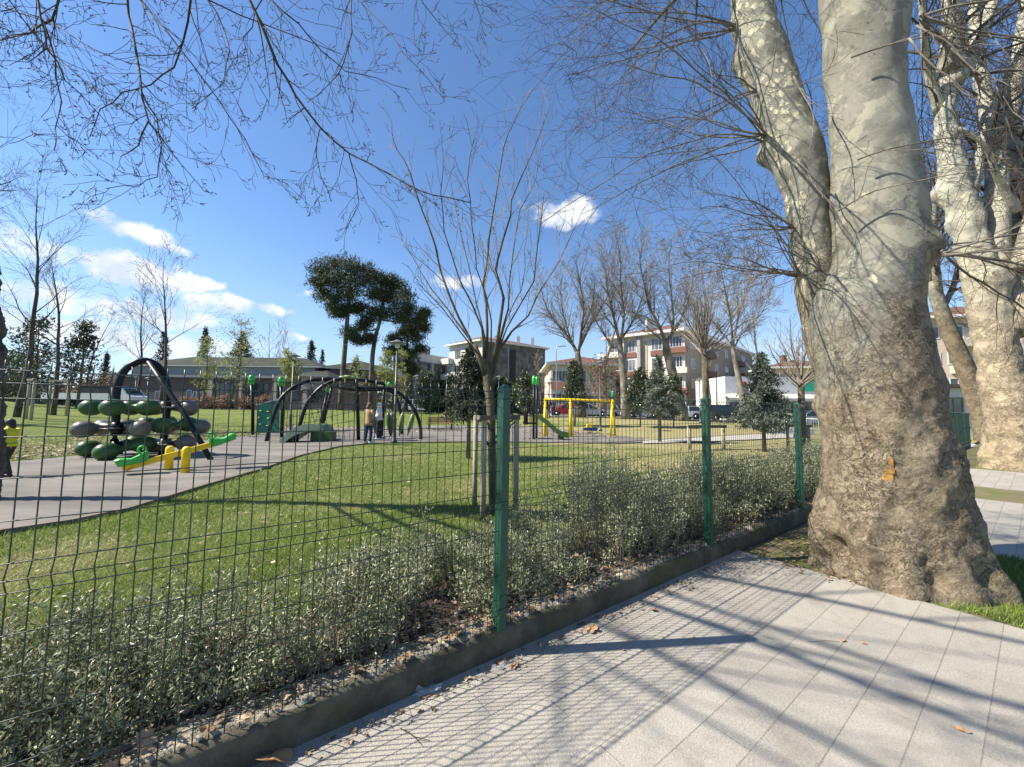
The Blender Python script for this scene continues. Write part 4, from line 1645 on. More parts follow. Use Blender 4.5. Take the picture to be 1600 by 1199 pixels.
# ball climber
YB = 9.7
bc = thing('ball_climber', 'climbing frame of green and grey balls in three tiers under a black steel arch', 'climbing frame', tuple(GY(220, YB)))
def Wg(px, Y):
    p = GY(px, Y)
    p.z += 0.03
    return p
part_tube('arch', arc([Wg(183, YB), W(181, 660, YB), W(182, 612, YB), W(192, 583, YB + .1), (W(210, 568, YB + .2)), W(228, 564, YB + .35), W(246, 572, YB + .5), W(258, 590, YB + .6), W(262, 612, YB + .65), W(260, 650, YB + .7), Wg(258, YB + .75)]), 0.085, M_BLK, bc)
part_tube('slanting_pole', [W(232, 566, YB + .3), W(255, 600, YB + 0.2), W(290, 650, YB), Wg(335, YB - .1)], 0.06, M_BLK, bc)
for (tiers, pc, dd) in ((637, 183, 0), (670, 183, 0), (702, 183, 0)):
    pass


def dumbbell(px0, py0, d0, px1, py1, d1, r, m):
    a, b = W(px0, py0, YB + d0), W(px1, py1, YB + d1)
    mb = MB()
    d = b - a
    L = d.length
    mt = Matrix.Translation(a) @ d.to_track_quat('Z', 'Y').to_matrix().to_4x4()
    prof = []
    for i in range(9):
        t = math.pi * (i / 8) * 0.80
        prof.append((max(0.001, r * math.sin(t)), -r * 1.15 * math.cos(t)))
    for q in (0.36, 0.5, 0.64):
        prof.append((r * 0.36 if q == 0.5 else r * 0.42, L * q))
    for i in range(9):
        t = math.pi * (0.20 + (i / 8) * 0.80)
        prof.append((max(0.001, r * math.sin(t)), L - r * 1.15 * math.cos(t)))
    mb.lathe(prof, 18, mt, cap=False)
    build_w(mb, 'ball_pair', m, bc, True)


R_ = 0.215
dumbbell(176, 637, -0.3, 232, 637, 0.1, R_, M_DGR)
dumbbell(143, 637, 0.3, 205, 637, 0.75, R_, M_DGR)
dumbbell(131, 671, -0.1, 196, 667, 0.45, R_, M_GRYP)
dumbbell(160, 668, 0.8, 219, 670, -0.2, R_, M_GRYP)
dumbbell(166, 706, -0.35, 226, 695, 0.25, R_, M_DGR)
dumbbell(138, 701, 0.1, 212, 692, 0.9, R_, M_DGR)
dumbbell(252, 665, 0.3, 294, 663, 0.9, R_ * 0.95, M_DGR)
dumbbell(228, 662, 1.3, 262, 660, 1.5, R_ * 0.9, M_DGR)
dumbbell(243, 637, 1.1, 295, 638, 0.75, R_, M_GRYP)
dumbbell(262, 668, 1.3, 314, 667, 0.9, R_ * 0.95, M_GRYP)
dumbbell(240, 697, 1.4, 290, 692, 0.6, R_, M_GRYP)
for (px, py, dd) in ((183, 637, 0), (183, 670, 0), (183, 700, 0), (259, 637, .7), (259, 668, .7), (259, 695, .7)):
    mb = MB()
    c = W(px, py, YB + dd)
    mb.lathe([(0.30, -0.02), (0.32, 0), (0.30, 0.02), (0.12, 0.03), (0.12, -0.03)], 16, Matrix.Translation(c), cap=False)
    mb.lathe([(0.11, -0.16), (0.12, -0.05), (0.12, 0.05), (0.11, 0.16)], 14, Matrix.Translation(c))
    build_w(mb, 'hub_plate', M_BLK if px == 183 else M_GRYP, bc, True)

# seesaw
ss_ = thing('seesaw', 'yellow seesaw with bright green moulded seats in front of the ball climber', 'seesaw', tuple(GY(283, 7.8)))
a, b = W(212, 727, 7.45), W(352, 690, 8.3)
for (px, Y, top) in ((270, 7.95, 697), (296, 7.65, 698)):
    g0 = GY(px, Y)
    tp = W(px, top, Y)
    mb = MB()
    mb.tube([(g0.x, g0.y, g0.z), (g0.x, g0.y, tp.z - 0.08), (g0.x, g0.y, tp.z - 0.03), (g0.x, g0.y, tp.z)], [0.072, 0.072, 0.066, 0.035], 16)
    build_w(mb, 'post', M_YEL, ss_, True)
mb = MB()
mb.bar(W(200, 730, 7.4), W(345, 691, 8.3), 0.09, 0.11)
build_w(mb, 'beam', M_YEL, ss_)
mb = MB()
mb.ball(W(199, 729, 7.38), 0.085, 12)
build_w(mb, 'bumper', M_YEL, ss_, True)
for (px, py, Y, s) in ((210, 717, 7.45, 1), (346, 687, 8.3, -1)):
    c = W(px, py, Y)
    d = (W(345, 691, 8.3) - W(200, 730, 7.4)).normalized()
    q = Matrix.Translation(c) @ d.to_track_quat('X', 'Z').to_matrix().to_4x4()
    mb = MB()
    sh = [(-0.22, 0.02), (-0.20, 0.10), (-0.10, 0.06), (0.05, 0.02), (0.20, 0.08), (0.26, 0.07), (0.24, -0.07), (-0.16, -0.10)]
    n = len(sh)
    v = [(x * s * -1, y_, z) for y_, k in ((-0.13, .8), (-0.10, 1), (0.10, 1), (0.13, .8)) for x, z in [(p[0] * (0.9 if k < 1 else 1), p[1] * k) for p in sh]]
    f = [(k * n + i, k * n + (i + 1) % n, (k + 1) * n + (i + 1) % n, (k + 1) * n + i) for k in range(3) for i in range(n)]
    f += [tuple(range(n - 1, -1, -1)), tuple(3 * n + i for i in range(n))]
    mb.faces([tuple(q @ Vector(p)) for p in v], f)
    seat = build_w(mb, 'seat', M_LGR, ss_)
    mb = MB()
    for w in (-0.08, 0.08):
        ring = [q @ Vector(((0.16 + 0.055 * math.cos(t)) * s * 1.0 - (0.02 if s > 0 else -0.02), w, 0.13 + 0.07 * math.sin(t))) for t in [2 * math.pi * i / 14 for i in range(15)]]
        mb.tube(ring, 0.016, 6)
    mb.bar(q @ Vector((0.16 * s, -0.08, 0.13)), q @ Vector((0.16 * s, 0.08, 0.13)), 0.02)
    build_w(mb, 'handle', M_LGR, seat, True)

# teal climbing wall
YW = 18.3
cw = thing('climbing_wall', 'teal panel climbing wall with two dark posts capped by green pods', 'climbing wall', tuple(GY(420, YW)))
mb = MB()
a, b, c, d = W(401, 633, YW), W(436, 624, YW), W(435, 677, YW), W(402, 676, YW)
v = []
for dy in (0, 0.07):
    v += [tuple(p + Vector((0, dy, 0))) for p in (d, c, b, a)]
mb.faces(v, [(0, 1, 2, 3), (7, 6, 5, 4), (0, 4, 5, 1), (1, 5, 6, 2), (2, 6, 7, 3), (3, 7, 4, 0)])
build_w(mb, 'panel', M_TEAL, cw)
rnd = random.Random(5)
for i in range(9):
    mb = MB()
    mb.ball(W(407 + (i % 3) * 11 + rnd.uniform(-2, 2), 641 + (i // 3) * 12 + rnd.uniform(-3, 3), YW - 0.03), 0.075, 8, (1.2, 0.6, 0.5))
    build_w(mb, 'hold', M_OLIVE if i % 2 else M_LGR, cw, True)
for (px, py) in ((394, 600), (440, 603)):
    part_tube('post', [Wg(px + (3 if px < 400 else 2), YW), W(px + 1, 640, YW), W(px - 1, py, YW)], 0.07, M_BLK, cw)
    mb = MB()
    mb.lathe([(0.07, -0.22), (0.13, -0.12), (0.14, 0.1), (0.10, 0.22), (0.02, 0.25)], 12, Matrix.Translation(W(px - 1, py - 6, YW)))
    build_w(mb, 'pod', M_LGR, cw, True)
mb = MB()
mb.bar(a + Vector((0, -.02, 0)), b + Vector((0, -.02, 0)), 0.06)
build_w(mb, 'top_rail', M_STEEL, cw)

# big arched climbing frame with nets
YA = 15.2
cf = thing('arched_climber', 'large climber of black steel arches with rope nets and hanging pod seats', 'climbing frame', tuple(GY(540, YA + 1.5)))
ARCHES = [
    [Wg(419, YA), W(423, 665, YA), W(436, 628, YA + .2), W(455, 608, YA + .5), (W(478, 597, YA + .9)), W(505, 593, YA + 1.4), W(560, 594, YA + 2.4), W(600, 600, YA + 3.2)],
    [Wg(464, YA - .2), W(469, 662, YA - .2), W(480, 630, YA), W(500, 607, YA + .2), W(520, 596, YA + .4), W(540, 591, YA + .6), W(553, 592, YA + .8), W(557, 603, YA + .9), W(559, 640, YA + 1.0), Wg(562, YA + 1.1)],
    [W(560, 607, YA + 1.0), W(590, 606, YA + 1.1), W(615, 610, YA + 1.3), W(637, 626, YA + 1.5), W(651, 648, YA + 1.7), W(657, 668, YA + 1.8), Wg(659, YA + 1.8)],
    [W(505, 593, YA + 1.6), W(525, 605, YA + 3), W(560, 610, YA + 4), W(610, 612, YA + 4.6), W(625, 640, YA + 5), Wg(630, YA + 5.2)]]
for A in ARCHES:
    part_tube('arch', arc(A), 0.075, M_BLK, cf)
for (p, q) in ((W(519, 604, YA + 2.5), Wg(502, YA + 3.0)), (W(512, 612, YA + 2.2), Wg(498, YA + 1.8)), (W(601, 600, YA + 3.2), Wg(598, YA + 3.6)), (W(444, 612, YA + 1.9), Wg(442, YA + 2.2))):
    part_tube('post', [p, p.lerp(q, .5), q], 0.065, M_BLK, cf)
for (px, py, dy) in ((519, 600, 2.5), (512, 609, 2.1), (558, 606, 1.0), (608, 601, 3.2)):
    mb = MB()
    mb.ball(W(px, py, YA + dy), 0.10, 10, (1, 1, 1.25))
    build_w(mb, 'joint_cap', M_LGR, cf, True)
mb = MB()
for q in range(3):
    c = W(536 + q * 7, 590 - (1 if q == 1 else 0), YA + .55 + q * .08)
    mb.ball(c, 0.16, 10, (1.2, 0.8, 0.45))
build_w(mb, 'crest', M_OLIVE, cf, True)


def net(name, corners, nu, nv, r, m, sag=0.0):
    a, b, c, d = corners
    mb = MB()
    def P(u, v_):
        p = (a * (1 - u) + b * u) * (1 - v_) + (d * (1 - u) + c * u) * v_
        return p + Vector((0, 0, -sag * math.sin(math.pi * u) * math.sin(math.pi * v_)))
    for i in range(nu + 1):
        mb.tube([P(i / nu, j / 8) for j in range(9)], r, 4)
    for j in range(nv + 1):
        mb.tube([P(i / 8, j / nv) for i in range(9)], r, 4)
    return build_w(mb, name, m, cf)


net('net', [W(440, 622, YA + .3), W(512, 600, YA + 1.5), Wg(500, YA + 1.8), Wg(440, YA + .9)], 7, 6, 0.011, M_ROPE)
net('net', [W(483, 625, YA), W(552, 597, YA + .8), Wg(556, YA + 1.4), Wg(500, YA + 1.0)], 7, 6, 0.011, M_ROPE)
net('net', [W(450, 612, YA + .4), W(500, 607, YA + .3), W(552, 597, YA + 2.4), W(505, 594, YA + 1.6)], 6, 6, 0.011, M_ROPE, 0.2)
for i, (px, m) in enumerate(((585, M_DGR), (608, M_DGR), (612, M_GRYP), (627, M_OLIVE), (642, M_OLIVE))):
    mb = MB()
    c = W(px, 661, YA + 1.7 + i * .25)
    mb.lathe([(0.015, -0.62), (0.05, -0.45), (0.11, -0.15), (0.13, 0.1), (0.10, 0.34), (0.03, 0.48)], 10, Matrix.Translation(c) @ Matrix.Rotation(0.12 * (i - 2), 4, 'Y'))
    pd = build_w(mb, 'hanging_pod', m, cf, True)
    mb = MB()
    mb.tube([c + Vector((0, 0, 0.45)), c + Vector((0, 0, 0.8)), c + Vector((0, 0, 1.1))], 0.012, 5)
    build_w(mb, 'rope', M_ROPE, pd)
    mb = MB()
    mb.tube([c + Vector((0.05, 0, -0.6)), c + Vector((0.0, 0, -0.68)), c + Vector((0.04, 0, -0.78))], 0.01, 5)
    build_w(mb, 'tail_rope', M_ROPE, pd)

# low green arched bridge
hb = thing('arched_balance_bridge', 'low humped green and cream balance bridge on the ground beneath the arches', 'play bridge', tuple(GY(485, 15.6)))
mb = MB()
path = arc([Wg(450, 15.0), W(462, 677, 15.1), W(480, 668, 15.4), W(500, 666, 15.8), W(512, 673, 16.1), Wg(519, 16.3)], 5)
v = []
for p in path:
    for (dy, dz) in ((-0.42, 0.0), (0.42, 0.0), (0.42, 0.07), (-0.42, 0.07)):
        v.append((p.x, p.y + dy, p.z + dz))
n = len(path)
mb.faces(v, [(i * 4 + j, i * 4 + (j + 1) % 4, (i + 1) * 4 + (j + 1) % 4, (i + 1) * 4 + j) for i in range(n - 1) for j in range(4)] + [(0, 1, 2, 3), ((n - 1) * 4 + 3, (n - 1) * 4 + 2, (n - 1) * 4 + 1, (n - 1) * 4)])
build_w(mb, 'deck', M_OLIVE, hb)
for dy in (-0.46, 0.46):
    mb = MB()
    top = [p + Vector((0, dy, 0.10)) for p in path]
    v = [tuple(p) for p in top] + [(p.x, p.y, max(p.z - 0.30, GY(485, 15.6).z + 0.03)) for p in top]
    v += [(x, y + 0.03, z) for x, y, z in v]
    f = []
    for i in range(n - 1):
        f += [(i, i + 1, n + i + 1, n + i), (2 * n + i, 3 * n + i, 3 * n + i + 1, 2 * n + i + 1), (i, 2 * n + i, 2 * n + i + 1, i + 1), (n + i, n + i + 1, 3 * n + i + 1, 3 * n + i)]
    mb.faces(v, f)
    build_w(mb, 'side_rail', mat('cream_green_plastic', (0.42, 0.50, 0.33), 0.4), hb)
mb = MB()
c = W(503, 684, 15.4)
g0 = GY(503, 15.4).z
mb.box(c.x - 0.45, c.x + 0.35, c.y - 0.02, c.y + 0.5, g0 + 0.03, g0 + 0.42)
build_w(mb, 'support', M_DGR, hb)

# lamp posts


def lamp(px, Y, top_py, label, r=0.05, hat=0.34):
    g0 = GY(px, Y)
    h = W(px, top_py, Y).z - g0.z
    o = thing('street_lamp', label, 'lamp post', tuple(g0), 0, 'park lamp posts with flat round hats')
    mb = MB()
    mb.tube([(0, 0, 0), (0, 0, 0.10), (0, 0, 0.14), (0, 0, 0.9), (0, 0, 0.94), (0, 0, 1.0), (0, 0, h - 0.15)], [r * 2.4, r * 2.4, r * 1.5, r * 1.3, r * 1.8, r * 1.0, r * 0.7], 12)
    mb.build('pole', M_LAMP, o, True)
    mb = MB()
    mb.lathe([(0.05, h - 0.30), (0.09, h - 0.26), (0.10, h - 0.14), (0.06, h - 0.10)], 12)
    mb.build('lamp_glass', mat('lamp_glass', (0.6, 0.6, 0.58), 0.3), o, True)
    mb = MB()
    mb.lathe([(hat, h - 0.10), (hat * 1.02, h - 0.08), (hat * 0.5, h - 0.03), (0.08, h + 0.03), (0.03, h + 0.05)], 18)
    mb.build('lamp_hat', M_LAMPH, o, True)
    return o


M_LAMP = mat('lamp_grey_paint', (0.035, 0.045, 0.05), 0.4)
M_LAMPH = mat('lamp_hat_grey', (0.16, 0.17, 0.17), 0.4)
lamp(617.5, 15.3, 533, 'tall grey park lamp standing beside the woman in the tan coat')
lamp(455, 21.5, 554, 'park lamp with round hat behind the left arch of the climber')
lamp(938, 24.5, 565, 'park lamp behind the yellow swing frame, above the spring rider')
lamp(650, 33, 587, 'small far park lamp under the dark pines')
lamp(697, 36, 587, 'thin far park lamp left of the staked young tree, above the bench')
lamp(779, 36, 588, 'far park lamp just behind the nearest green fence post')
lamp(862, 37, 591, 'far park lamp in front of the salmon banded house')
lamp(858, 33, 597, 'shorter far park lamp right of the green slide pods')
lamp(1000, 36, 598, 'far park lamp in front of the brick banded apartment block')
lamp(1094, 32, 592, 'far park lamp hidden partly by the second fence post')
lamp(60, 34, 582, 'far park lamp between the bare trunks at the left')
lamp(228, 43, 590, 'far park lamp in front of the long hall at its left end')
lamp(209, 46, 589, 'furthest park lamp at the left end of the long hall')
# tall thin street light
sl = thing('street_light', 'tall thin steel street light with one curved arm near the salmon banded house', 'street light', tuple(GY(870, 50)))
part_tube('pole', [GY(870, 50), W(870, 600, 50), W(869, 560, 50), W(869, 545, 50), W(871, 542, 50), W(878, 541, 50)], 0.06, M_STEEL, sl, 8)
mb = MB()
p = W(880, 541, 50)
mb.box(p.x - .3, p.x + .35, p.y - .1, p.y + .1, p.z - .05, p.z + .05)
build_w(mb, 'lamp_head', M_STEEL, sl)

# bench
M_SLAT = mat('red_brown_slats', (0.22, 0.075, 0.05), 0.6, (0.16, 0.05, 0.035), 3)
be = thing('park_bench', 'red-brown slatted park bench with dark legs at the far edge of the playground', 'bench', tuple(GY(689, 24.2)))
for i in range(3):
    mb = MB()
    mb.box(-0.85, 0.85, 0.20 - 0.0 + i * 0.01, 0.23 + i * 0.01, 0.50 + i * 0.12, 0.59 + i * 0.12)
    mb.build('back_slat', M_SLAT, be)
for i in range(3):
    mb = MB()
    mb.box(-0.85, 0.85, -0.25 + i * 0.14, -0.14 + i * 0.14, 0.42, 0.455)
    mb.build('seat_slat', M_SLAT, be)
for x in (-0.7, 0.7):
    mb = MB()
    mb.bar((x, -0.22, 0), (x, -0.20, 0.42), 0.05)
    mb.bar((x, 0.16, 0), (x, 0.19, 0.42), 0.05)
    mb.bar((x, -0.24, 0.40), (x, 0.22, 0.40), 0.045)
    mb.bar((x, 0.20, 0.40), (x, 0.26, 0.84), 0.04)
    mb.bar((x, -0.24, 0.60), (x, 0.22, 0.60), 0.035)
    mb.build('leg', M_BLK, be)

# slide tower
YS_ = 17.8
sl = thing('slide_tower', 'small black slide tower topped with bright green pods and a dark green slide', 'slide', tuple(GY(838, YS_)))
for (px, dy, t) in ((834, 0.0, 600), (838.5, 0.5, 601)):
    g0 = Wg(px, YS_ + dy)
    tp_ = W(px, t, YS_ + dy)
    part_tube('post', [g0, g0.lerp(tp_, .5), Vector((g0.x, g0.y, tp_.z))], 0.055, M_BLK, sl)
    mb = MB()
    mb.lathe([(0.05, -0.05), (0.085, 0.02), (0.095, 0.22), (0.06, 0.36), (0.01, 0.39)], 12, Matrix.Translation(Vector((g0.x, g0.y, tp_.z))))
    build_w(mb, 'pod', M_LGR, sl, True)
for (px, dy) in ((820, 0.0), (823, 0.7)):
    g0 = W(px, 664, YS_ + dy)
    part_tube('post', [g0, g0 + Vector((0, 0, .5)), g0 + Vector((0, 0, .85))], 0.04, M_BLK, sl)
mb = MB()
p = W(830, 662, YS_)
mb.box(p.x - 0.36, p.x + 0.3, p.y - 0.05, p.y + 0.8, p.z - 0.03, p.z + 0.03)
build_w(mb, 'platform', M_BLK, sl)
mb = MB()
for i in range(7):
    x = p.x - 0.34 + i * 0.09
    mb.bar((x, p.y, p.z + 0.03), (x, p.y, p.z + 0.62), 0.022)
mb.bar((p.x - 0.36, p.y, p.z + 0.62), (p.x + 0.24, p.y, p.z + 0.62), 0.03)
build_w(mb, 'railing', M_BLK, sl)
for k in range(4):
    mb = MB()
    q = W(806 + k * 4, 672 - k * 4, YS_)
    mb.bar(q + Vector((0, 0, 0)), q + Vector((0, 0.6, 0)), 0.04)
    build_w(mb, 'rung', M_BLK, sl)
pth = arc([W(839, 653, YS_ + .2), W(852, 662, YS_ + .1), W(866, 674, YS_), W(876, 681, YS_ - .05), W(887, 683.5, YS_ - .1)], 5)
mb = MB()
v = []
cs = [(-0.30, 0.22), (-0.26, 0.22), (-0.24, 0.04), (0.24, 0.04), (0.26, 0.22), (0.30, 0.22), (0.28, -0.02), (-0.28, -0.02)]
for pnt in pth:
    for (dy, dz) in cs:
        v.append((pnt.x, pnt.y + dy, pnt.z + dz))
m_ = len(cs)
mb.faces(v, [(i * m_ + j, i * m_ + (j + 1) % m_, (i + 1) * m_ + (j + 1) % m_, (i + 1) * m_ + j) for i in range(len(pth) - 1) for j in range(m_)])
build_w(mb, 'chute', M_DGR, sl)
mb = MB()
q = W(876, 684, YS_)
g0 = GY(876, YS_).z
mb.box(q.x - .12, q.x + .12, q.y - .15, q.y + .15, g0, q.z + .1)
build_w(mb, 'chute_foot', M_DGR, sl)

# yellow swing frame
YSW = 20.0
sw = thing('swing_frame', 'yellow tubular swing frame with three pairs of legs', 'swing', tuple(GY(905, YSW)))
def swz(px, py, Y):
    return W(px, py, Y)
part_tube('beam', [swz(850, 624, YSW), swz(890, 624.5, YSW), swz(925, 626, YSW), swz(957, 627, YSW)], 0.06, M_YEL, sw)
for (px, t, fx, fy) in ((852, 622, 1, 2.0), (891.5, 623, 1.5, 2.0), (957, 625, 4, 1.4)):
    for s in (-1, 1):
        a = swz(px, t, YSW)
        b = GY(px + (fx * s if px > 950 else s * 1.5), YSW + 0.45 * s)
        part_tube('leg', [b, b.lerp(a, .5), a], 0.065, M_YEL, sw)
mb = MB()
for i in range(10):
    q = W(957, 627, YSW).lerp(W(850, 624, YSW), (i + .5) / 10)
    mb.lathe([(0.066, -0.02), (0.066, 0.02)], 12, Matrix.Translation(q) @ Matrix.Rotation(math.pi / 2, 4, 'Y') @ Matrix.Rotation(0.5, 4, 'X'), cap=False)
build_w(mb, 'band', mat('amber_band', (0.55, 0.33, 0.01), 0.5), sw)
mb = MB()
mb.lathe([(0.06, 0), (0.09, 0.05), (0.09, 0.28), (0.06, 0.33)], 12, Matrix.Translation(W(958, 621, YSW)))
build_w(mb, 'cap', mat('green_cap', (0.02, 0.25, 0.08), 0.4), sw, True)

# spring rider
sr = thing('spring_rider', 'small blue and yellow spring rider on the grass left of the park lamp', 'spring rider', tuple(GY(922, 22.6)))
mb = MB()
mb.tube([(0.10 * math.cos(t), 0.10 * math.sin(t), 0.05 + 0.025 * t / 1) for t in [i * 0.7 for i in range(14)]], 0.015, 6)
mb.build('spring', M_BLK, sr, True)
mb = MB()
mb.faces([(x, y, z) for y in (-0.12, 0.12) for x, z in ((-0.38, 0.22), (0.36, 0.20), (0.44, 0.36), (0.28, 0.44), (0.05, 0.38), (-0.25, 0.40), (-0.42, 0.34))],
         [tuple(range(6, -1, -1)), tuple(range(7, 14))] + [(i, (i + 1) % 7, 7 + (i + 1) % 7, 7 + i) for i in range(7)])
mb.build('body', mat('blue_plastic', (0.02, 0.04, 0.16), 0.4), sr)
mb = MB()
mb.faces([(x, y, z) for y in (-0.14, 0.14) for x, z in ((-0.22, 0.41), (0.02, 0.39), (0.06, 0.52), (-0.02, 0.62), (-0.18, 0.60))],
         [tuple(range(4, -1, -1)), tuple(range(5, 10))] + [(i, (i + 1) % 5, 5 + (i + 1) % 5, 5 + i) for i in range(5)])
mb.build('seat', M_YEL, sr)
mb = MB()
mb.tube([(0.16, -0.22, 0.60), (0.18, 0, 0.56), (0.16, 0.22, 0.60)], 0.02, 8)
mb.build('handle', M_YEL, sr, True)

# ------------------------------------------------------------------ people
M_SKIN = mat('skin', (0.50, 0.32, 0.24), 0.6)


def person(label, px, Y, h, rz, coat_m, coat_len, trouser_m, hair_m, shoe_m, arms=(0.15, 0.15), bend=0.0, hat=None, stride=0.05):
    o = thing('person', label, 'person', tuple(GY(px, Y) + Vector((0, 0, 0.04))), rz)
    k = h / 1.75
    def V3(x, y, z):
        return (x * k, (y - bend * max(0, z - 0.9)) * k, z * k)
    al, ar = arms
    J = {
        'pel': V3(0, 0, 0.93), 'sp': V3(0, 0, 1.12), 'ch': V3(0, 0, 1.32), 'ne': V3(0, 0, 1.48), 'hd': V3(0, -0.02, 1.60), 'ht': V3(0, -0.01, 1.70),
        'hl': V3(-0.09, 0, 0.90), 'kl': V3(-0.10, -stride, 0.50), 'al': V3(-0.10, -stride * 0.4, 0.09), 'tl': V3(-0.11, -0.15 - stride * 0.4, 0.035),
        'hr': V3(0.09, 0, 0.90), 'kr': V3(0.10, stride * .6, 0.50), 'ar': V3(0.10, stride * 1.6, 0.09), 'tr': V3(0.11, -0.14 + stride * 1.6, 0.035),
        'sl': V3(-0.18, 0, 1.41), 'el': V3(-0.24, -0.02 - al * .3, 1.14), 'wl': V3(-0.22, -0.08 - al, 0.90 + al * 0.9), 'fl': V3(-0.21, -0.13 - al * 1.3, 0.83 + al * 1.0),
        'sr': V3(0.18, 0, 1.41), 'er': V3(0.24, -0.02 - ar * .3, 1.14), 'wr': V3(0.22, -0.08 - ar, 0.90 + ar * 0.9), 'fr': V3(0.21, -0.13 - ar * 1.3, 0.83 + ar * 1.0)}
    RAD = dict(pel=.13, sp=.115, ch=.13, ne=.052, hd=.092, ht=.07, hl=.085, kl=.055, al=.04, tl=.035, hr=.085, kr=.055, ar=.04, tr=.035,
               sl=.055, el=.04, wl=.028, fl=.02, sr=.055, er=.04, wr=.028, fr=.02)
    E = [('pel', 'sp'), ('sp', 'ch'), ('ch', 'ne'), ('ne', 'hd'), ('hd', 'ht'), ('pel', 'hl'), ('hl', 'kl'), ('kl', 'al'), ('al', 'tl'), ('pel', 'hr'), ('hr', 'kr'), ('kr', 'ar'), ('ar', 'tr'),
         ('ch', 'sl'), ('sl', 'el'), ('el', 'wl'), ('wl', 'fl'), ('ch', 'sr'), ('sr', 'er'), ('er', 'wr'), ('wr', 'fr')]
    # five short fingers on each hand
    verts = dict(J)
    for s_, sx in (('l', -1), ('r', 1)):
        f = Vector(J['f' + s_])
        dirn = (f - Vector(J['w' + s_])).normalized()
        for q in range(4):
            nm = 'g%s%d' % (s_, q)
            verts[nm] = tuple(f + dirn * (0.055 - 0.006 * abs(q - 1.4)) * k + Vector((0, (q - 1.5) * 0.016 * k, 0)))
            RAD[nm] = 0.008
            E.append(('f' + s_, nm))
        nm = 'th' + s_
        verts[nm] = tuple(f - dirn * 0.01 * k + Vector((-sx * 0.035 * k, -0.035 * k, -0.01 * k)))
        RAD[nm] = 0.009
        E.append(('f' + s_, nm))
    names = list(verts)
    me = bpy.data.meshes.new('body')
    me.from_pydata([verts[n_] for n_ in names], [(names.index(a), names.index(b)) for a, b in E], [])
    bo = bpy.data.objects.new('body', me)
    COL.objects.link(bo)
    bo.parent = o
    me.materials.append(M_SKIN)
    sk = bo.modifiers.new('skin', 'SKIN')
    for i, n_ in enumerate(names):
        d = me.skin_vertices[0].data[i]
        d.radius = (RAD[n_] * k, RAD[n_] * k * (0.8 if n_ in ('pel', 'sp', 'ch') else 1))
        d.use_root = (n_ == 'pel')
    sb = bo.modifiers.new('sub', 'SUBSURF')
    sb.levels = 1
    sb.render_levels = 1
    sk.use_smooth_shade = True
    # face
    mb = MB()
    hd = Vector(J['hd'])
    mb.tube([hd + Vector((0, -0.085, 0.03)) * k, hd + Vector((0, -0.11, -0.0)) * k, hd + Vector((0, -0.09, -0.015)) * k], 0.012 * k, 6)
    mb.build('nose', M_SKIN, o, True)
    for sx in (-1, 1):
        mb = MB()
        mb.ball(hd + Vector((0.033 * sx, -0.082, 0.02)) * k, 0.012 * k, 8)
        mb.build('eye', mat('eye_dark', (0.03, 0.02, 0.02), 0.3), o, True)
    mb = MB()
    mb.box(-0.025 * k, 0.025 * k, hd.y - 0.093 * k, hd.y - 0.08 * k, hd.z - 0.045 * k, hd.z - 0.037 * k)
    mb.build('mouth', mat('lips', (0.35, 0.12, 0.10), 0.6), o)
    # hair
    mb = MB()
    mb.ball(hd + Vector((0, 0.018, 0.03)) * k, 0.108 * k, 14, (0.98, 1.0, 1.08))
    if hat is None:
        mb.tube([hd + Vector((0, 0.06, 0.02)) * k, hd + Vector((0, 0.085, -0.08)) * k, hd + Vector((0, 0.075, -0.17)) * k], [0.07 * k, 0.075 * k, 0.04 * k], 10)
    mb.build('hair' if hat is None else 'cap', hair_m if hat is None else hat, o, True)
    # coat
    mb = MB()
    bot = 0.93 - coat_len
    prof = [(bot, .20, .17), (bot + .1, .195, .165), (0.95, .175, .145), (1.12, .165, .13), (1.30, .19, .14), (1.41, .175, .12), (1.47, .09, .085), (1.505, .07, .07)]
    n = 18
    v = []
    for (z, rx, ry) in prof:
        for j in range(n):
            a = 2 * math.pi * j / n
            fold = 1 + 0.04 * math.sin(a * 5 + z * 7) * (1 if z < 1.0 else 0.3)
            v.append(V3(rx * fold * math.cos(a), ry * fold * math.sin(a), z))
    f = [(i * n + j, i * n + (j + 1) % n, (i + 1) * n + (j + 1) % n, (i + 1) * n + j) for i in range(len(prof) - 1) for j in range(n)]
    f.append(tuple(range(n - 1, -1, -1)))
    mb.faces(v, f)
    for s_ in ('l', 'r'):
        sx = -1 if s_ == 'l' else 1
        s0, e0, w0 = Vector(J['s' + s_]), Vector(J['e' + s_]), Vector(J['w' + s_])
        s1 = s0 - Vector((0.05 * sx * k, 0, 0))
        mb.tube([s1, s0, s0.lerp(e0, .5), e0, e0.lerp(w0, .5), w0], [.075 * k, .078 * k, .068 * k, .06 * k, .052 * k, .045 * k], 12)
    mb.build('coat', coat_m, o, True)
    # trousers
    mb = MB()
    for s_ in ('l', 'r'):
        hh, kk, aa_ = Vector(J['h' + s_]), Vector(J['k' + s_]), Vector(J['a' + s_])
        mb.tube([hh + Vector((0, 0, .06 * k)), hh, hh.lerp(kk, .5), kk, kk.lerp(aa_, .6), aa_ + Vector((0, 0, .01))], [.10 * k, .105 * k, .088 * k, .070 * k, .062 * k, .058 * k], 12)
    mb.build('trousers', trouser_m, o, True)
    for s_ in ('l', 'r'):
        mb = MB()
        a_, t_ = Vector(J['a' + s_]), Vector(J['t' + s_])
        mb.tube([a_ + Vector((0, .05 * k, -0.04 * k)), a_ + Vector((0, 0, -0.02 * k)), a_.lerp(t_, .6), t_ + Vector((0, -.02 * k, 0))], [.045 * k, .052 * k, .046 * k, .03 * k], 10)
        mb.build('shoe', shoe_m, o, True)
    return o


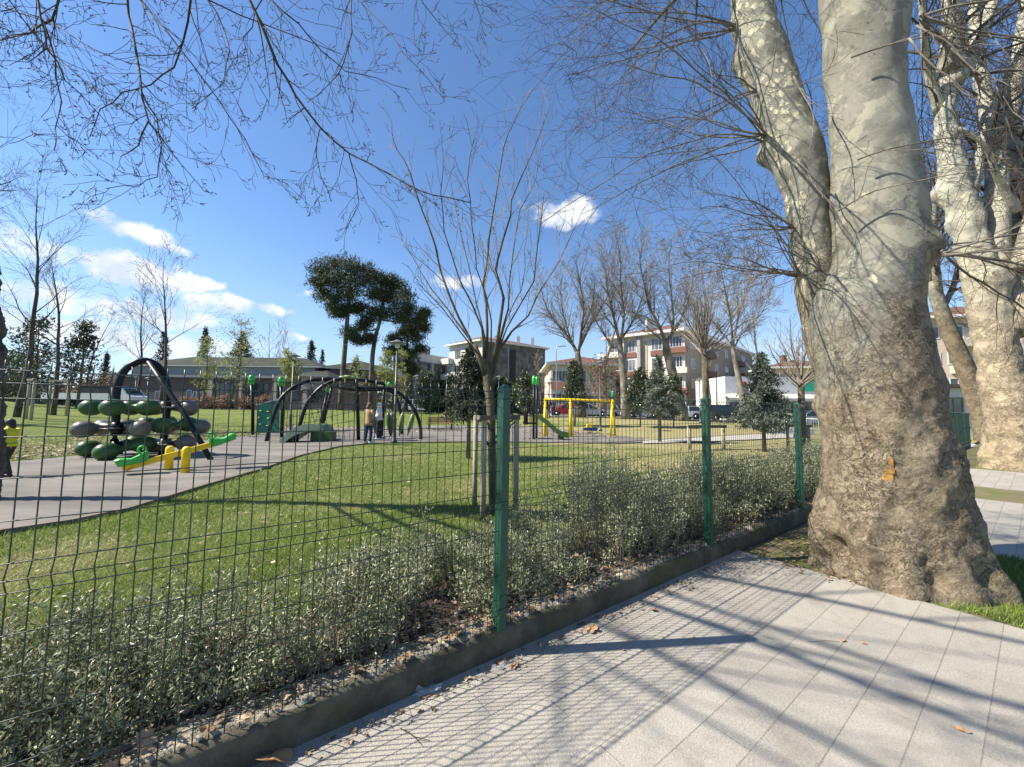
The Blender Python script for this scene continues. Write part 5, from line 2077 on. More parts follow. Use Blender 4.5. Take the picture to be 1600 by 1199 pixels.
M_TAN = mat('tan_wool', (0.36, 0.24, 0.14), 0.95)
M_JEAN = mat('dark_denim', (0.02, 0.035, 0.085), 0.9)
M_HAIR = mat('brown_hair', (0.14, 0.07, 0.035), 0.7)
M_HAIRD = mat('black_hair', (0.02, 0.016, 0.014), 0.6)
M_SHOE = mat('white_shoe', (0.65, 0.65, 0.65), 0.6)
M_DSHOE = mat('dark_shoe', (0.02, 0.02, 0.025), 0.6)
M_WCOAT = mat('white_fleece', (0.72, 0.70, 0.68), 0.95)
person('woman with light brown hair in a tan coat and jeans, back to us', 577, 14.6, 1.56, math.radians(150), M_TAN, 0.16, M_JEAN, M_HAIR, M_SHOE, (0.12, 0.12))
person('person in a white hooded top and dark trousers facing the tan coat', 593, 16.4, 1.58, math.radians(-70), M_WCOAT, 0.0, mat('black_cloth', (0.02, 0.02, 0.022), 0.9), M_HAIRD, M_SHOE, (0.25, 0.15), hat=M_WCOAT)
person('small child in a bright yellow jacket half hidden by the dark trunk', 19, 7.0, 1.05, math.radians(-80), mat('yellow_jacket', (0.62, 0.58, 0.03), 0.8), 0.02, mat('charcoal_cloth', (0.04, 0.038, 0.035), 0.9), M_HAIRD, M_DSHOE, (0.1, 0.2), stride=0.12)
person('far person in dark clothes standing left of the yellow swing, nearer the slide', 857, 35, 1.70, 0.4, mat('black_cloth', (0.02, 0.02, 0.022), 0.9), 0.02, M_DSHOE, M_HAIRD, M_SHOE)
person('far person in a dark jacket seen just left of the red car', 864.5, 36, 1.68, -0.5, mat('navy_cloth', (0.02, 0.025, 0.05), 0.9), 0.05, M_JEAN, M_HAIRD, M_SHOE)

# ------------------------------------------------------------------ vehicles
M_TYRE = mat('tyre', (0.02, 0.02, 0.02), 0.9)
M_RIM = mat('alloy_rim', (0.45, 0.45, 0.46), 0.35, metal=0.7)
M_CGL = glass_dark('car_glass', (0.02, 0.028, 0.035))


def wheel(parent, x, y, r):
    mt = Matrix.Translation((x, y, r)) @ Matrix.Rotation(math.pi / 2, 4, 'X')
    mb = MB()
    mb.lathe([(r * .62, -.10), (r * .95, -.10), (r, -.06), (r, .06), (r * .95, .10), (r * .62, .10)], 20, mt, cap=False)
    w = mb.build('wheel', M_TYRE, parent, True)
    mb = MB()
    mb.lathe([(r * .63, -.085), (r * .5, -.05), (r * .12, -.07), (r * .12, .07), (r * .5, .05), (r * .63, .085)], 16, mt)
    mb.build('rim', M_RIM, w, True)


def car(name, label, px, Y, paint, L=4.2, H=1.47, flip=False, kind='hatch', group='cars parked beyond the park', rz=0.0, cat='car'):
    g0 = GY(px, Y)
    o = thing(name, label, cat, (g0.x, g0.y, g0.z + 0.03), rz + (math.pi if flip else 0), group)
    Wd = 0.86
    hL = L / 2
    belt = H * 0.60
    if kind == 'hatch':
        low = [(-hL, .32), (-hL - .03, .55), (-hL + .03, belt - .02), (-hL + .15, belt + .04), (hL - 1.15, belt), (hL - .25, belt - .18), (hL, belt - .36), (hL + .02, .40), (hL - .05, .26), (-hL + .05, .24)]
        roof = [(-hL + .12, belt), (-hL + .42, H - .06), (-hL + .8, H), (hL - 2.05, H - .01), (hL - 1.0, belt - .01)]
    elif kind == 'sedan':
        low = [(-hL, .34), (-hL - .02, .6), (-hL + .05, belt + .02), (-hL + .9, belt + .05), (hL - 1.3, belt), (hL - .25, belt - .15), (hL, belt - .32), (hL + .02, .40), (hL - .05, .26), (-hL + .05, .24)]
        roof = [(-hL + .65, belt + .02), (-hL + 1.3, H - .03), (-hL + 1.7, H), (hL - 2.2, H - .01), (hL - 1.15, belt - .01)]
    else:  # suv
        low = [(-hL, .38), (-hL - .03, .7), (-hL + .03, belt), (-hL + .1, belt + .05), (hL - 1.15, belt + .02), (hL - .22, belt - .10), (hL, belt - .30), (hL + .02, .48), (hL - .05, .32), (-hL + .05, .30)]
        roof = [(-hL + .08, belt), (-hL + .25, H - .07), (-hL + .6, H), (hL - 1.95, H), (hL - .98, belt)]
    def extr(prof, ws, nm, m, par, taper_from=None, sm=False):
        n = len(prof)
        mb = MB()
        v = []
        for y, k in ws:
            for (x, z) in prof:
                v.append((x * k, y, z))
        f = [(q * n + i, q * n + (i + 1) % n, (q + 1) * n + (i + 1) % n, (q + 1) * n + i) for q in range(len(ws) - 1) for i in range(n)]
        f += [tuple(range(n - 1, -1, -1)), tuple((len(ws) - 1) * n + i for i in range(n))]
        mb.faces(v, f)
        return mb.build(nm, m, par, sm)
    # lower body with pulled in flanks
    b = extr(low, [(-Wd + .0, .985), (-Wd + .06, 1.0), (Wd - .06, 1.0), (Wd, .985)], 'body', paint, o)
    # glass house: trapezoid across
    n = len(roof)
    def house(off, top, nm, m, par, z1=None):
        mb = MB()
        v = []
        for s in (-1, 1):
            for (x, z) in roof:
                kz = (z - belt) / (H - belt)
                v.append((x * (1 + off * .02), s * (Wd - .05 - 0.17 * max(0, kz) + off), z + off * .4))
        f = [(i, i + 1, n + i + 1, n + i) for i in range(n - 1)] + [tuple(range(n - 1, -1, -1)), tuple(range(n, 2 * n))]
        mb.faces(v, f)
        return mb.build(nm, m, par)
    house(0, 0, 'windows', M_CGL, o)
    # roof skin and pillars
    mb = MB()
    rt = roof[1:-1]
    yr = Wd - .05 - .17 + .012
    v = []
    for s in (-1, 1):
        for (x, z) in rt:
            v.append((x, s * yr, z + .015))
        for (x, z) in rt:
            v.append((x, s * yr, z - .05))
    m2 = len(rt)
    f = []
    for i in range(m2 - 1):
        f += [(i, i + 1, 2 * m2 + i + 1, 2 * m2 + i), (m2 + i, m2 + i + 1, i + 1, i), (3 * m2 + i, 2 * m2 + i, 2 * m2 + i + 1, 3 * m2 + i + 1)]
    mb.faces(v, f)
    for s in (-1, 1):
        for (xa, za), (xb, zb) in ((roof[0], roof[1]), (roof[-1], roof[-2])):
            mb.bar((xa, s * (Wd - .045), za), (xb, s * yr, zb), .07)
        xm = (roof[2][0] + roof[-2][0]) / 2 + .05
        mb.bar((xm, s * (Wd - .04), belt), (xm - .03, s * yr, H - .02), .07)
    mb.build('roof', paint, o)
    r = .31 if kind != 'suv' else .35
    for x in (-hL + .72, hL - .78):
        for y in (-Wd + .06, Wd - .06):
            mb = MB()
            mb.lathe([(r + .05, -.012), (r + .05, .012)], 20, Matrix.Translation((x, y + math.copysign(.062, y), r)) @ Matrix.Rotation(math.pi / 2, 4, 'X'))
            mb.build('wheel_arch', M_TYRE, o)
            wheel(o, x, y + math.copysign(.02, y), r)
    for y in (-.6, .6):
        mb = MB()
        mb.box(hL - .12, hL + .03, y - .17, y + .17, belt - .36, belt - .22)
        mb.build('headlight', mat('lamp_clear', (.7, .7, .72), .15), o)
        mb = MB()
        mb.box(-hL - .035, -hL + .06, y - .16, y + .16, belt - .28, belt - .05)
        mb.build('tail_light', mat('lamp_red', (.45, .02, .02), .25), o)
    for y in (-Wd - .07, Wd + .07):
        mb = MB()
        mb.ball((hL - 1.25, y, belt + .05), .09, 8, (.7, 1, .7))
        mb.build('wing_mirror', paint, o, True)
    mb = MB()
    mb.box(-hL - .045, hL + .035, -Wd + .08, Wd - .08, .27, .40)
    mb.build('bumper', M_TYRE, o)
    return o


P_W = mat('white_car_paint', (0.72, 0.73, 0.74), 0.25, spec=.7)
P_S = mat('silver_car_paint', (0.42, 0.45, 0.48), 0.25, metal=.3)
P_B = mat('dark_blue_car_paint', (0.018, 0.03, 0.05), 0.2, spec=.8)
P_R = mat('red_car_paint', (0.45, 0.02, 0.03), 0.3)
P_K = mat('black_car_paint', (0.015, 0.015, 0.018), 0.2, spec=.8)
car('parked_car', 'red car parked behind the yellow swing frame', 886, 44, P_R, 4.1, kind='hatch', flip=True)
car('parked_car', 'silver car parked just right of the red one, behind a tree trunk', 921, 43.5, P_S, 4.2, kind='sedan')
car('parked_car', 'pale silver car behind the park lamp by the swing', 940, 46.8, P_S, 4.0, kind='hatch', flip=True)
car('parked_car', 'white hatchback between two plane trunks in front of the apartment block', 1000, 42.5, P_W, 3.9, kind='hatch', flip=True)
car('parked_car', 'black car standing behind the white hatchback', 1005, 47.5, P_K, 4.3, 1.6, kind='suv')
car('parked_car', 'white car parked behind the spruce and the leaning plane trunk', 1062, 42.5, P_W, 4.2, kind='suv', flip=True)
car('parked_car', 'dark blue SUV parked by the shop awning', 1134, 41.0, P_B, 4.5, 1.68, kind='suv')
car('parked_car', 'pale silver car left of the white railing under the shop awning', 1207, 39.5, P_S, 4.3, 1.5, kind='sedan')
car('parked_car', 'silver car beyond the third fence post', 1262, 40.5, P_S, 4.2, 1.5, kind='hatch', flip=True)
car('parked_car', 'black car glimpsed behind the clipped trees right of the staked trunk', 797, 45, P_K, 4.3, kind='sedan')
car('parked_car', 'silver car glimpsed just right of the nearest fence post', 815, 47.5, P_S, 4.1, kind='hatch')
car('parked_car', 'white car glimpsed under the clipped trees left of the staked trunk', 655, 45, P_W, 4.3, kind='hatch')
car('parked_car', 'red car glimpsed under the clipped trees above the bench', 706, 46, P_R, 4.2, kind='hatch')

# white dropside truck
tk = thing('dropside_truck', 'white dropside truck with a dark slatted load rack, parked in front of the hall', 'truck', tuple(GY(150, 39.5) + Vector((0, 0, 0.0))))
kx = 39.5 / 600
mb = MB()
x0 = (80 - 150) * kx
x1 = (183 - 150) * kx
mb.box(x0, x1, -1.0, 1.0, 0.78, 0.88)
mb.build('load_bed', P_W, tk)
for y in (-1.0, 0.97):
    mb = MB()
    for i in range(3):
        mb.box(x0, x1, y, y + 0.03, 0.885 + i * .20, 1.07 + i * .20)
    mb.build('dropside', P_W, tk)
mb = MB()
mb.box(x0, x0 + .04, -.96, .96, .885, 1.47)
mb.build('tailboard', P_W, tk)
mb = MB()
rx0, rx1 = (135 - 150) * kx, (181 - 150) * kx
mb.box(rx0, rx1, -.9, .9, 1.0, 2.15)
for i in range(9):
    x = rx0 + (rx1 - rx0) * (i + .5) / 9
    mb.box(x - .07, x + .07, -.92, .92, 2.15, 2.27)
mb.build('load', mat('dark_tarpaulin', (0.015, 0.018, 0.035), .7), tk)
mb = MB()
cx0, cx1 = (184 - 150) * kx, (216 - 150) * kx
prof = [(cx0, .5), (cx0, 2.0), (cx0 + .1, 2.08), (cx0 + 1.15, 2.06), (cx1 - .35, 1.35), (cx1, 1.2), (cx1 + .02, .5)]
v = [(x, y, z) for y in (-.95, .95) for x, z in prof]
n = len(prof)
mb.faces(v, [tuple(range(n - 1, -1, -1)), tuple(range(n, 2 * n))] + [(i, (i + 1) % n, n + (i + 1) % n, n + i) for i in range(n)])
cb = mb.build('cab', P_W, tk)
mb = MB()
mb.box(cx0 + .25, cx0 + 1.0, -.965, .965, 1.35, 1.9)
v = [(cx0 + 1.17, y, 2.0) for y in (-.8, .8)] + [(cx1 - .33, y, 1.38) for y in (.8, -.8)]
v = [(x + .02, y, z + .02) for x, y, z in v]
mb.faces(v, [(0, 1, 2, 3)])
mb.build('window', M_CGL, cb)
for x in (x0 + 1.3, cx0 + 1.1):
    for y in (-.85, .85):
        wheel(tk, x, y, .36)
mb = MB()
mb.box(x0 + .3, cx1 - .2, -.4, .4, .55, .77)
mb.build('chassis', M_TYRE, tk)

# ------------------------------------------------------------------ buildings
def seg(p, q):
    d = Vector((q[0] - p[0], q[1] - p[1], 0))
    L = d.length
    d.normalize()
    nrm = Vector((d.y, -d.x, 0))      # outward for footprints listed counter-clockwise
    return Vector((p[0], p[1], 0)), d, nrm, L


def on_wall(mb, p, q, a0, a1, z0, z1, o0, o1):
    """box on the wall p->q from a0 to a1 metres along, between offsets o0..o1 outwards"""
    P_, d, nrm, L = seg(p, q)
    mt = Matrix(((d.x, -nrm.x, 0, P_.x), (d.y, -nrm.y, 0, P_.y), (0, 0, 1, 0), (0, 0, 0, 1)))
    mb.box(a0, a1, -o1, -o0, z0, z1, mt)


def window(parent, p, q, a, w, z0, h, frame_m, glass_m, bars=1):
    mb = MB()
    on_wall(mb, p, q, a, a + .09, z0, z0 + h, .0, .06)
    on_wall(mb, p, q, a + w - .09, a + w, z0, z0 + h, .0, .06)
    on_wall(mb, p, q, a + .09, a + w - .09, z0, z0 + .09, .0, .06)
    on_wall(mb, p, q, a + .09, a + w - .09, z0 + h - .09, z0 + h, .0, .06)
    for i in range(bars):
        x = a + w * (i + 1) / (bars + 1)
        on_wall(mb, p, q, x - .035, x + .035, z0 + .09, z0 + h - .09, .0, .055)
    f = mb.build('window', frame_m, parent)
    mb = MB()
    on_wall(mb, p, q, a + .05, a + w - .05, z0 + .05, z0 + h - .05, .003, .022)
    mb.build('pane', glass_m, f)
    return f


def slab(name, m, parent, p, q, a0, a1, z0, z1, o0, o1):
    mb = MB()
    on_wall(mb, p, q, a0, a1, z0, z1, o0, o1)
    return mb.build(name, m, parent)


def hip_roof(name, m, parent, pts, z, rise, over=0.6, ridge=0.45, thick=.18, soffit=None):
    c = Vector((sum(p[0] for p in pts) / 4, sum(p[1] for p in pts) / 4, 0))
    E = []
    for p in pts:
        d = Vector((p[0], p[1], 0)) - c
        E.append(c + d * (1 + over / d.length * 1.3))
    # ridge along the longer side
    L1 = (E[1] - E[0]).length
    L2 = (E[2] - E[1]).length
    if L1 >= L2:
        m1, m2 = (E[0] + E[3]) / 2, (E[1] + E[2]) / 2
    else:
        m1, m2 = (E[0] + E[1]) / 2, (E[2] + E[3]) / 2
    r1 = m1.lerp(m2, .5 - ridge / 2)
    r2 = m1.lerp(m2, .5 + ridge / 2)
    v = [(e.x, e.y, z + thick) for e in E] + [(r1.x, r1.y, z + rise), (r2.x, r2.y, z + rise)]
    mb = MB()
    if L1 >= L2:
        f = [(0, 1, 5, 4), (1, 2, 5), (2, 3, 4, 5), (3, 0, 4)]
    else:
        f = [(0, 1, 4), (1, 2, 5, 4), (2, 3, 5), (3, 0, 4, 5)]
    mb.faces(v, f)
    ro = mb.build(name, m, parent)
    mb = MB()
    mb.prism([(e.x, e.y) for e in E], z, z + thick - .01)
    mb.build('eaves', soffit or mat('white_fascia', (0.65, 0.64, 0.62), .8), parent)
    return ro


M_WWALL = mat('white_render', (0.55, 0.53, 0.49), 0.9, (0.47, 0.45, 0.41), .4, contrast=(.4, .7))
M_BRICKP = mat('brick_band', (0.20, 0.10, 0.075), .9, (0.15, 0.075, 0.058), 6)
M_TILE = mat('red_roof_tiles', (0.15, 0.075, 0.05), .9, (0.09, 0.05, 0.036), 2.5, .6, 12)
M_FR = mat('white_frame', (0.6, 0.6, 0.6), .5)
M_GL = mat('window_glass', (0.05, 0.06, 0.07), .12, (0.16, 0.17, 0.17), .7, spec=.7)
M_GRNROOF = mat('green_metal_roof', (0.028, 0.036, 0.026), .9, (0.042, 0.05, 0.036), .5, spec=.2)

# long hall, left
hall = thing('community_hall', 'long low hall with green hipped roof, pale clerestory band and brick walls', 'building', (0, 0, 0))
gz_ = 1.2
xa, xb, xc = (185 - 800) / 600 * 50, (478 - 800) / 600 * 50, (512 - 800) / 600 * 50
FP = [(xa, 50), (xc, 50), (xc + 2.2, 62), (xa, 62)]
mb = MB()
mb.prism(FP, gz_, 5.4)
mbrick = bpy.data.materials.new('hall_brick')
mbrick.use_nodes = True
k = NT(mbrick.node_tree)
bb = mbrick.node_tree.nodes['Principled BSDF']
c_ = k.n('ShaderNodeTexCoord').outputs['Object']
sp_ = k.n('ShaderNodeSeparateXYZ')
mbrick.node_tree.links.new(c_, sp_.inputs[0])
cv_ = k.n('ShaderNodeCombineXYZ')
mbrick.node_tree.links.new(k.math('ADD', sp_.outputs[0], sp_.outputs[1]), cv_.inputs[0])
mbrick.node_tree.links.new(sp_.outputs[2], cv_.inputs[1])
br_ = k.n('ShaderNodeTexBrick')
mbrick.node_tree.links.new(cv_.outputs[0], br_.inputs[0])
br_.inputs['Scale'].default_value = 1.0
br_.inputs['Brick Width'].default_value = .5
br_.inputs['Row Height'].default_value = .16
br_.inputs['Mortar Size'].default_value = .02
br_.inputs['Color1'].default_value = (0.30, 0.19, 0.15, 1)
br_.inputs['Color2'].default_value = (0.23, 0.15, 0.12, 1)
br_.inputs['Mortar'].default_value = (0.33, 0.29, 0.26, 1)
mbrick.node_tree.links.new(br_.outputs[0], bb.inputs[0])
bb.inputs['Roughness'].default_value = .9
mb.build('wall', mbrick, hall)
pw, qw = FP[0], FP[1]
M_BROWN = mat('brown_render', (0.14, 0.105, 0.09), .9)
M_CREAM = mat('cream_render', (0.48, 0.42, 0.34), .9)
M_PALE = mat('pale_metal_band', (0.28, 0.30, 0.305), .8)
slab('upper_band', M_BROWN, hall, pw, qw, .0, xb - xa, 3.5, 5.38, .003, .018)
slab('corner_render', M_CREAM, hall, pw, qw, xb - xa + .01, xc - xa - .01, 3.9, 5.38, .003, .14)
kx = 50 / 600
for (p0_, p1_, t0_, t1_) in ((243, 252, 612, 628), (262, 268, 612, 628), (292, 300, 610, 628), (302, 308, 612, 628), (312, 318, 612, 628), (320, 326, 612, 628), (336, 365, 598, 625), (384, 420, 598, 625), (436, 470, 600, 626), (486, 508, 600, 628)):
    window(hall, pw, qw, (p0_ - 185) * kx, (p1_ - p0_) * kx, CAMZ + (638 - t1_) * kx, (t1_ - t0_) * kx, mat('dark_frame', (.05, .05, .055), .5) if p1_ - p0_ > 15 else M_FR, glass_dark('hall_glass', (.02, .025, .035)), 3 if p1_ - p0_ > 15 else 0)
for px in (328, 374, 428, 476):
    slab('pillar', M_CREAM, hall, pw, qw, (px - 185) * kx, (px - 185) * kx + .55, gz_, 5.37, .14, .42)
# roofs
hip_roof('lower_roof', M_GRNROOF, hall, FP, 5.4, 1.1, .9, .8, .28, M_PALE)
FPu = [(xa + .5, 51.2), (xb + .4, 51.2), (xb + .4, 60.5), (xa + .5, 60.5)]
mb = MB()
mb.prism(FPu, 5.7, 7.0)
mb.build('clerestory', M_PALE, hall)
hip_roof('upper_roof', M_GRNROOF, hall, FPu, 7.0, 1.9, .8, .62, .12)
FPp = [(xb - 1.0, 49.0), (xc + .6, 49.0), (xc + 3.2, 63), (xb - 1.0, 60)]
mb = MB()
mb.prism([(xb - .4, 49.5), (xc + .1, 49.5), (xc + .1, 50.1), (xb - .4, 50.1)], 3.9, 5.6)
mb.build('porch_wall', M_CREAM, hall)
hip_roof('porch_roof', M_GRNROOF, hall, FPp, 5.6, 1.25, .3, .5, .22, M_PALE)
mb = MB()
mb.prism([(xb + 2, 52), (xc + 4.5, 54), (xc + 6.5, 66), (xb + 2, 66)], 5.6, 7.2)
mb.build('rear_wing', M_BROWN, hall)
hip_roof('rear_roof', M_GRNROOF, hall, [(xb + 1, 52), (xc + 4.5, 54), (xc + 7.5, 68), (xb + 1, 68)], 7.0, 1.6, .5, .5, .15)

# apartment block, brick spandrels
ap = thing('apartment_block', 'four storey white apartment block with brick spandrels and brown hipped roof', 'building', (0, 0, 0))
A0 = W(950, 640, 68)
A1 = W(1072, 640, 60)
A2 = W(1178, 640, 84)
p_, q_, r_ = (A0.x, A0.y), (A1.x, A1.y), (A2.x, A2.y)
s_ = (p_[0] + r_[0] - q_[0] + 2, p_[1] + r_[1] - q_[1])
ztop = 14.3
mb = MB()
mb.prism([p_, q_, r_, s_], 0.4, ztop)
mb.build('wall', M_WWALL, ap)
hip_roof('roof', M_TILE, ap, [p_, q_, r_, s_], ztop, 3.4, 1.0, .45, .45)
Lf = seg(p_, q_)[3]
u = Lf / 135.0  # metres per source pixel along the front (picture 943..1079)
def af(zx):
    return (920 + zx * .175 - 948) / 126.0 * Lf
for fl in range(4):
    zt = ztop - .55 - fl * 3.25
    for (x0_, x1_) in ((345, 440), (590, 690)):
        window(ap, p_, q_, af(x0_), af(x1_) - af(x0_), zt - 2.0, 2.0, M_FR, M_GL, 2)
        slab('brick_spandrel', M_BRICKP, ap, p_, q_, af(x0_) - .1, af(x1_) + .1, zt - 2.9, zt - 2.1, .003, .16)
    window(ap, p_, q_, af(755), af(860) - af(755), zt - 1.8, 1.8, M_FR, glass_dark('balcony_glass', (.03, .035, .04)), 3)
    slab('balcony_front', M_BRICKP if fl != 1 else M_WWALL, ap, p_, q_, af(735), af(905), zt - 2.8, zt - 1.9, .003, .9)
    slab('balcony_front', M_BRICKP if fl > 0 else M_WWALL, ap, p_, q_, -1.4, af(300), zt - 2.8, zt - 2.0, .003, 1.0)
    if fl < 3:
        window(ap, p_, q_, af(175), af(290) - af(175), zt - 1.8, 1.8, M_FR, M_GL, 1)
slab('white_column', M_WWALL, ap, p_, q_, af(300), af(338), .6, ztop - .02, .17, .5)
slab('grey_column', mat('grey_render', (.30, .30, .29), .9), ap, p_, q_, af(470), af(500), .6, ztop - .02, .003, .7)
slab('stone_strip', mat('yellow_stone', (.34, .29, .19), .9, (.46, .40, .28), 3), ap, p_, q_, af(512), af(552), .6, ztop - 1.2, .003, .08)
Ls = seg(q_, r_)[3]
M_TANW = mat('tan_render', (.33, .27, .21), .9)
slab('side_cladding', M_TANW, ap, q_, r_, .25, Ls - .2, .6, ztop - .02, .003, .1)
for fl in range(4):
    zt = ztop - .6 - fl * 3.25
    for i in range(6):
        a_ = 2.0 + i * (Ls - 4) / 6
        f = window(ap, q_, r_, a_, 1.8, zt - 1.8, 1.6, M_FR, M_GL, 1)
        f.location = (seg(q_, r_)[2] * .1)
    for i in (1, 4):
        slab('side_balcony', M_BRICKP, ap, q_, r_, 1.5 + i * (Ls - 4) / 6, 5.0 + i * (Ls - 4) / 6, zt - 2.9, zt - 1.9, .12, 1.2)
mb = MB()
c = W(1014, 503, 66)
mb.box(c.x - .5, c.x + .5, c.y - .4, c.y + .4, c.z - 1.6, c.z + .5)
mb.build('chimney', M_WWALL, ap)
mb = MB()
mb.prism([(W(1105, 640, 72).x, 72), (W(1126, 640, 76).x, 76), (W(1128, 640, 82).x, 84), (W(1105, 640, 80).x, 80)], ztop + .3, ztop + 2.2)
mb.build('stair_head', M_WWALL, ap)

# salmon banded house
sh_ = thing('low_house', 'two storey house with salmon bands and red tiled roof left of the apartment block', 'building', (0, 0, 0))
H0, H1, H2, H3 = W(861, 640, 55), W(890, 640, 55), W(943, 640, 58), W(943, 640, 66)
FPh = [(H0.x, H0.y), (H2.x + 1.5, H1.y + 1), (H2.x + 2.5, 66), (H0.x, 66)]
mb = MB()
mb.prism([(FPh[0][0], FPh[0][1] + .6), (FPh[1][0], FPh[1][1] + .6), FPh[2], FPh[3]], .5, 8.2)
mb.build('wall', M_CREAM, sh_)
hip_roof('roof', M_TILE, sh_, FPh, 8.2, 1.6, .9, .5, .25)
p2, q2 = (H0.x, H0.y), (H1.x, H1.y + .1)
mb = MB()
mb.prism([p2, q2, (q2[0], q2[1] + .9), (p2[0], p2[1] + .9)], .5, 8.15)
mb.build('bay', M_WWALL, sh_)
Lb = q2[0] - p2[0]
for zt in (7.4, 4.1):
    window(sh_, p2, q2, .15, Lb - .3, zt - 1.6, 1.6, M_FR, M_GL, 4)
    slab('salmon_band', mat('salmon_paint', (.50, .25, .19), .9), sh_, p2, q2, -.05, Lb + .05, zt - 2.7, zt - 1.75, .003, .12)
p3, q3 = (FPh[0][0], FPh[0][1] + .6), (FPh[1][0], FPh[1][1] + .6)
for zt in (7.2, 3.9):
    for px in (905, 922):
        window(sh_, p3, q3, (px - 861) * 56 / 600, 1.2, zt - 1.5, 1.5, M_FR, M_GL, 1)

# shop, low and white
shp = thing('shop_building', 'low white shop with red round emblem, green sign and pale awning over dark windows', 'building', (0, 0, 0))
S0, S1 = W(1134, 640, 50), W(1330, 640, 50)
ps, qs = (S0.x, S0.y), (S1.x, S1.y)
mb = MB()
mb.prism([ps, qs, (qs[0], 58), (ps[0], 58)], .2, 6.3)
mb.build('wall', mat('shop_white', (.66, .66, .64), .8), shp)
Ls2 = qs[0] - ps[0]
kx = 50 / 600
slab('storefront', glass_dark('shop_glass', (.02, .03, .032)), shp, ps, qs, .5, Ls2 - .5, .5, 2.9, .003, .05)
for i in range(9):
    slab('mullion', mat('dark_frame', (.05, .05, .055), .5), shp, ps, qs, 1 + i * 1.9, 1.08 + i * 1.9, .5, 2.9, .051, .11)
for (x0_, x1_, zz) in ((1128, 1150, 3.1), (1208, 1300, 3.1)):
    mb = MB()
    X0, X1 = (x0_ - 800) * kx, (x1_ - 800) * kx
    v = [(X0, 49.95, zz + 1.0), (X1, 49.95, zz + 1.0), (X1, 48.2, zz + .35), (X0, 48.2, zz + .35), (X0, 48.2, zz), (X1, 48.2, zz), (X0, 48.24, zz), (X1, 48.24, zz), (X0, 48.24, zz + .30), (X1, 48.24, zz + .30), (X0, 49.95, zz + .94), (X1, 49.95, zz + .94)]
    mb.faces(v, [(0, 3, 2, 1), (3, 4, 5, 2), (6, 8, 9, 7), (8, 10, 11, 9), (4, 6, 7, 5)])
    mb.build('awning', mat('awning_cream', (.55, .52, .46), .8), shp)
slab('sign_board', mat('green_sign', (.02, .38, .22), .5), shp, ps, qs, (1254 - 1134) * kx, (1285 - 1134) * kx, CAMZ + (647 - 611) * kx, CAMZ + (647 - 596) * kx, .003, .12)
slab('dark_fascia', mat('grey_fascia', (.12, .12, .12), .7), shp, ps, qs, (1254 - 1134) * kx, (1285 - 1134) * kx, CAMZ + (647 - 595) * kx, CAMZ + (647 - 590) * kx, .003, .08)
mb = MB()
cz = CAMZ + (647 - 601) * kx
cx = (1163 - 800) * kx
for (rr_, tk_) in ((.34, .06),):
    mb.tube([(cx + rr_ * math.cos(t), 49.93, cz + rr_ * math.sin(t)) for t in [2 * math.pi * i / 20 for i in range(21)]], tk_, 6)
mb.bar((cx - .12, 49.93, cz - .22), (cx - .12, 49.93, cz + .22), .08)
mb.bar((cx - .12, 49.93, cz), (cx + .14, 49.93, cz + .02), .07)
mb.bar((cx - .12, 49.93, cz - .2), (cx + .14, 49.93, cz - .16), .07)
mb.bar((cx + .14, 49.93, cz - .18), (cx + .14, 49.93, cz + .2), .07)
mb.build('emblem', mat('emblem_red', (.55, .02, .05), .5), shp, True)

# house behind the shop
hb2 = thing('house', 'cream house with red tiled hipped roof rising behind the shop', 'building', (0, 0, 0))
Q0, Q1 = W(1206, 640, 64), W(1320, 640, 62)
mb = MB()
fp = [(Q0.x, Q0.y), (Q1.x, Q1.y), (Q1.x + 2, 74), (Q0.x + 1, 74)]
mb.prism(fp, .3, 9.0)
mb.build('wall', mat('yellow_render', (.50, .42, .26), .9), hb2)
hip_roof('roof', M_TILE, hb2, fp, 9.0, 1.9, .9, .4, .3)
for i in range(5):
    window(hb2, fp[0], fp[1], 1 + i * 2.3, 1.3, 7.0, 1.3, M_FR, M_GL, 1)
mb = MB()
mb.box(fp[0][0] + 5, fp[0][0] + 5.8, 68, 68.8, 10.0, 12.0)
mb.build('chimney', M_TILE, hb2)

# grey blank-walled block behind the young tree
gb = thing('grey_block', 'four storey block with a stained blank grey side wall and white balconied front', 'building', (0, 0, 0))
C0, C1, C2 = W(700, 640, 82), W(752, 640, 75), W(851, 640, 84)
fp = [(C0.x, C0.y), (C1.x, C1.y), (C2.x, C2.y), (C2.x - 5, 98)]
mb = MB()
mb.prism(fp, .5, 15.2)
mb.build('wall', M_WWALL, gb)
M_STAIN = mat('stained_cement', (.075, .07, .066), .95, (.19, .175, .16), .8, contrast=(.3, .75))
Lg = seg(fp[1], fp[2])[3]
slab('blank_wall', M_STAIN, gb, fp[1], fp[2], .02, Lg - .02, .5, 15.18, .003, .1)
slab('recess_shade_strip', mat('painted_recess_shade', (.03, .03, .03), .9), gb, fp[1], fp[2], 6.5, 8.0, 4, 14.2, .101, .12)  # raised strip, its dark colour painted as the shade of a recess
slab('downpipe', M_STEEL, gb, fp[1], fp[2], 6.0, 6.12, 1, 14.6, .101, .22)
for i in range(2):
    window(gb, fp[1], fp[2], 11 + i * .0, .9, 10.5 - i * 4, 1.2, M_STAIN, M_GL, 0).location = seg(fp[1], fp[2])[2] * .1
hip_roof('roof', M_TILE, gb, fp, 15.2, 2.2, .8, .5, .3)
Lw = seg(fp[0], fp[1])[3]
for fl in range(4):
    zt = 14.2 - fl * 3.3
    for a_ in (2.0, 6.2):
        window(gb, fp[0], fp[1], a_, 1.7, zt - 1.8, 1.7, mat('dark_frame', (.05, .05, .055), .5), M_GL, 1)
    slab('balcony', M_WWALL, gb, fp[0], fp[1], -1.2, 1.4, zt - 2.9, zt - 1.7, .003, 1.3)
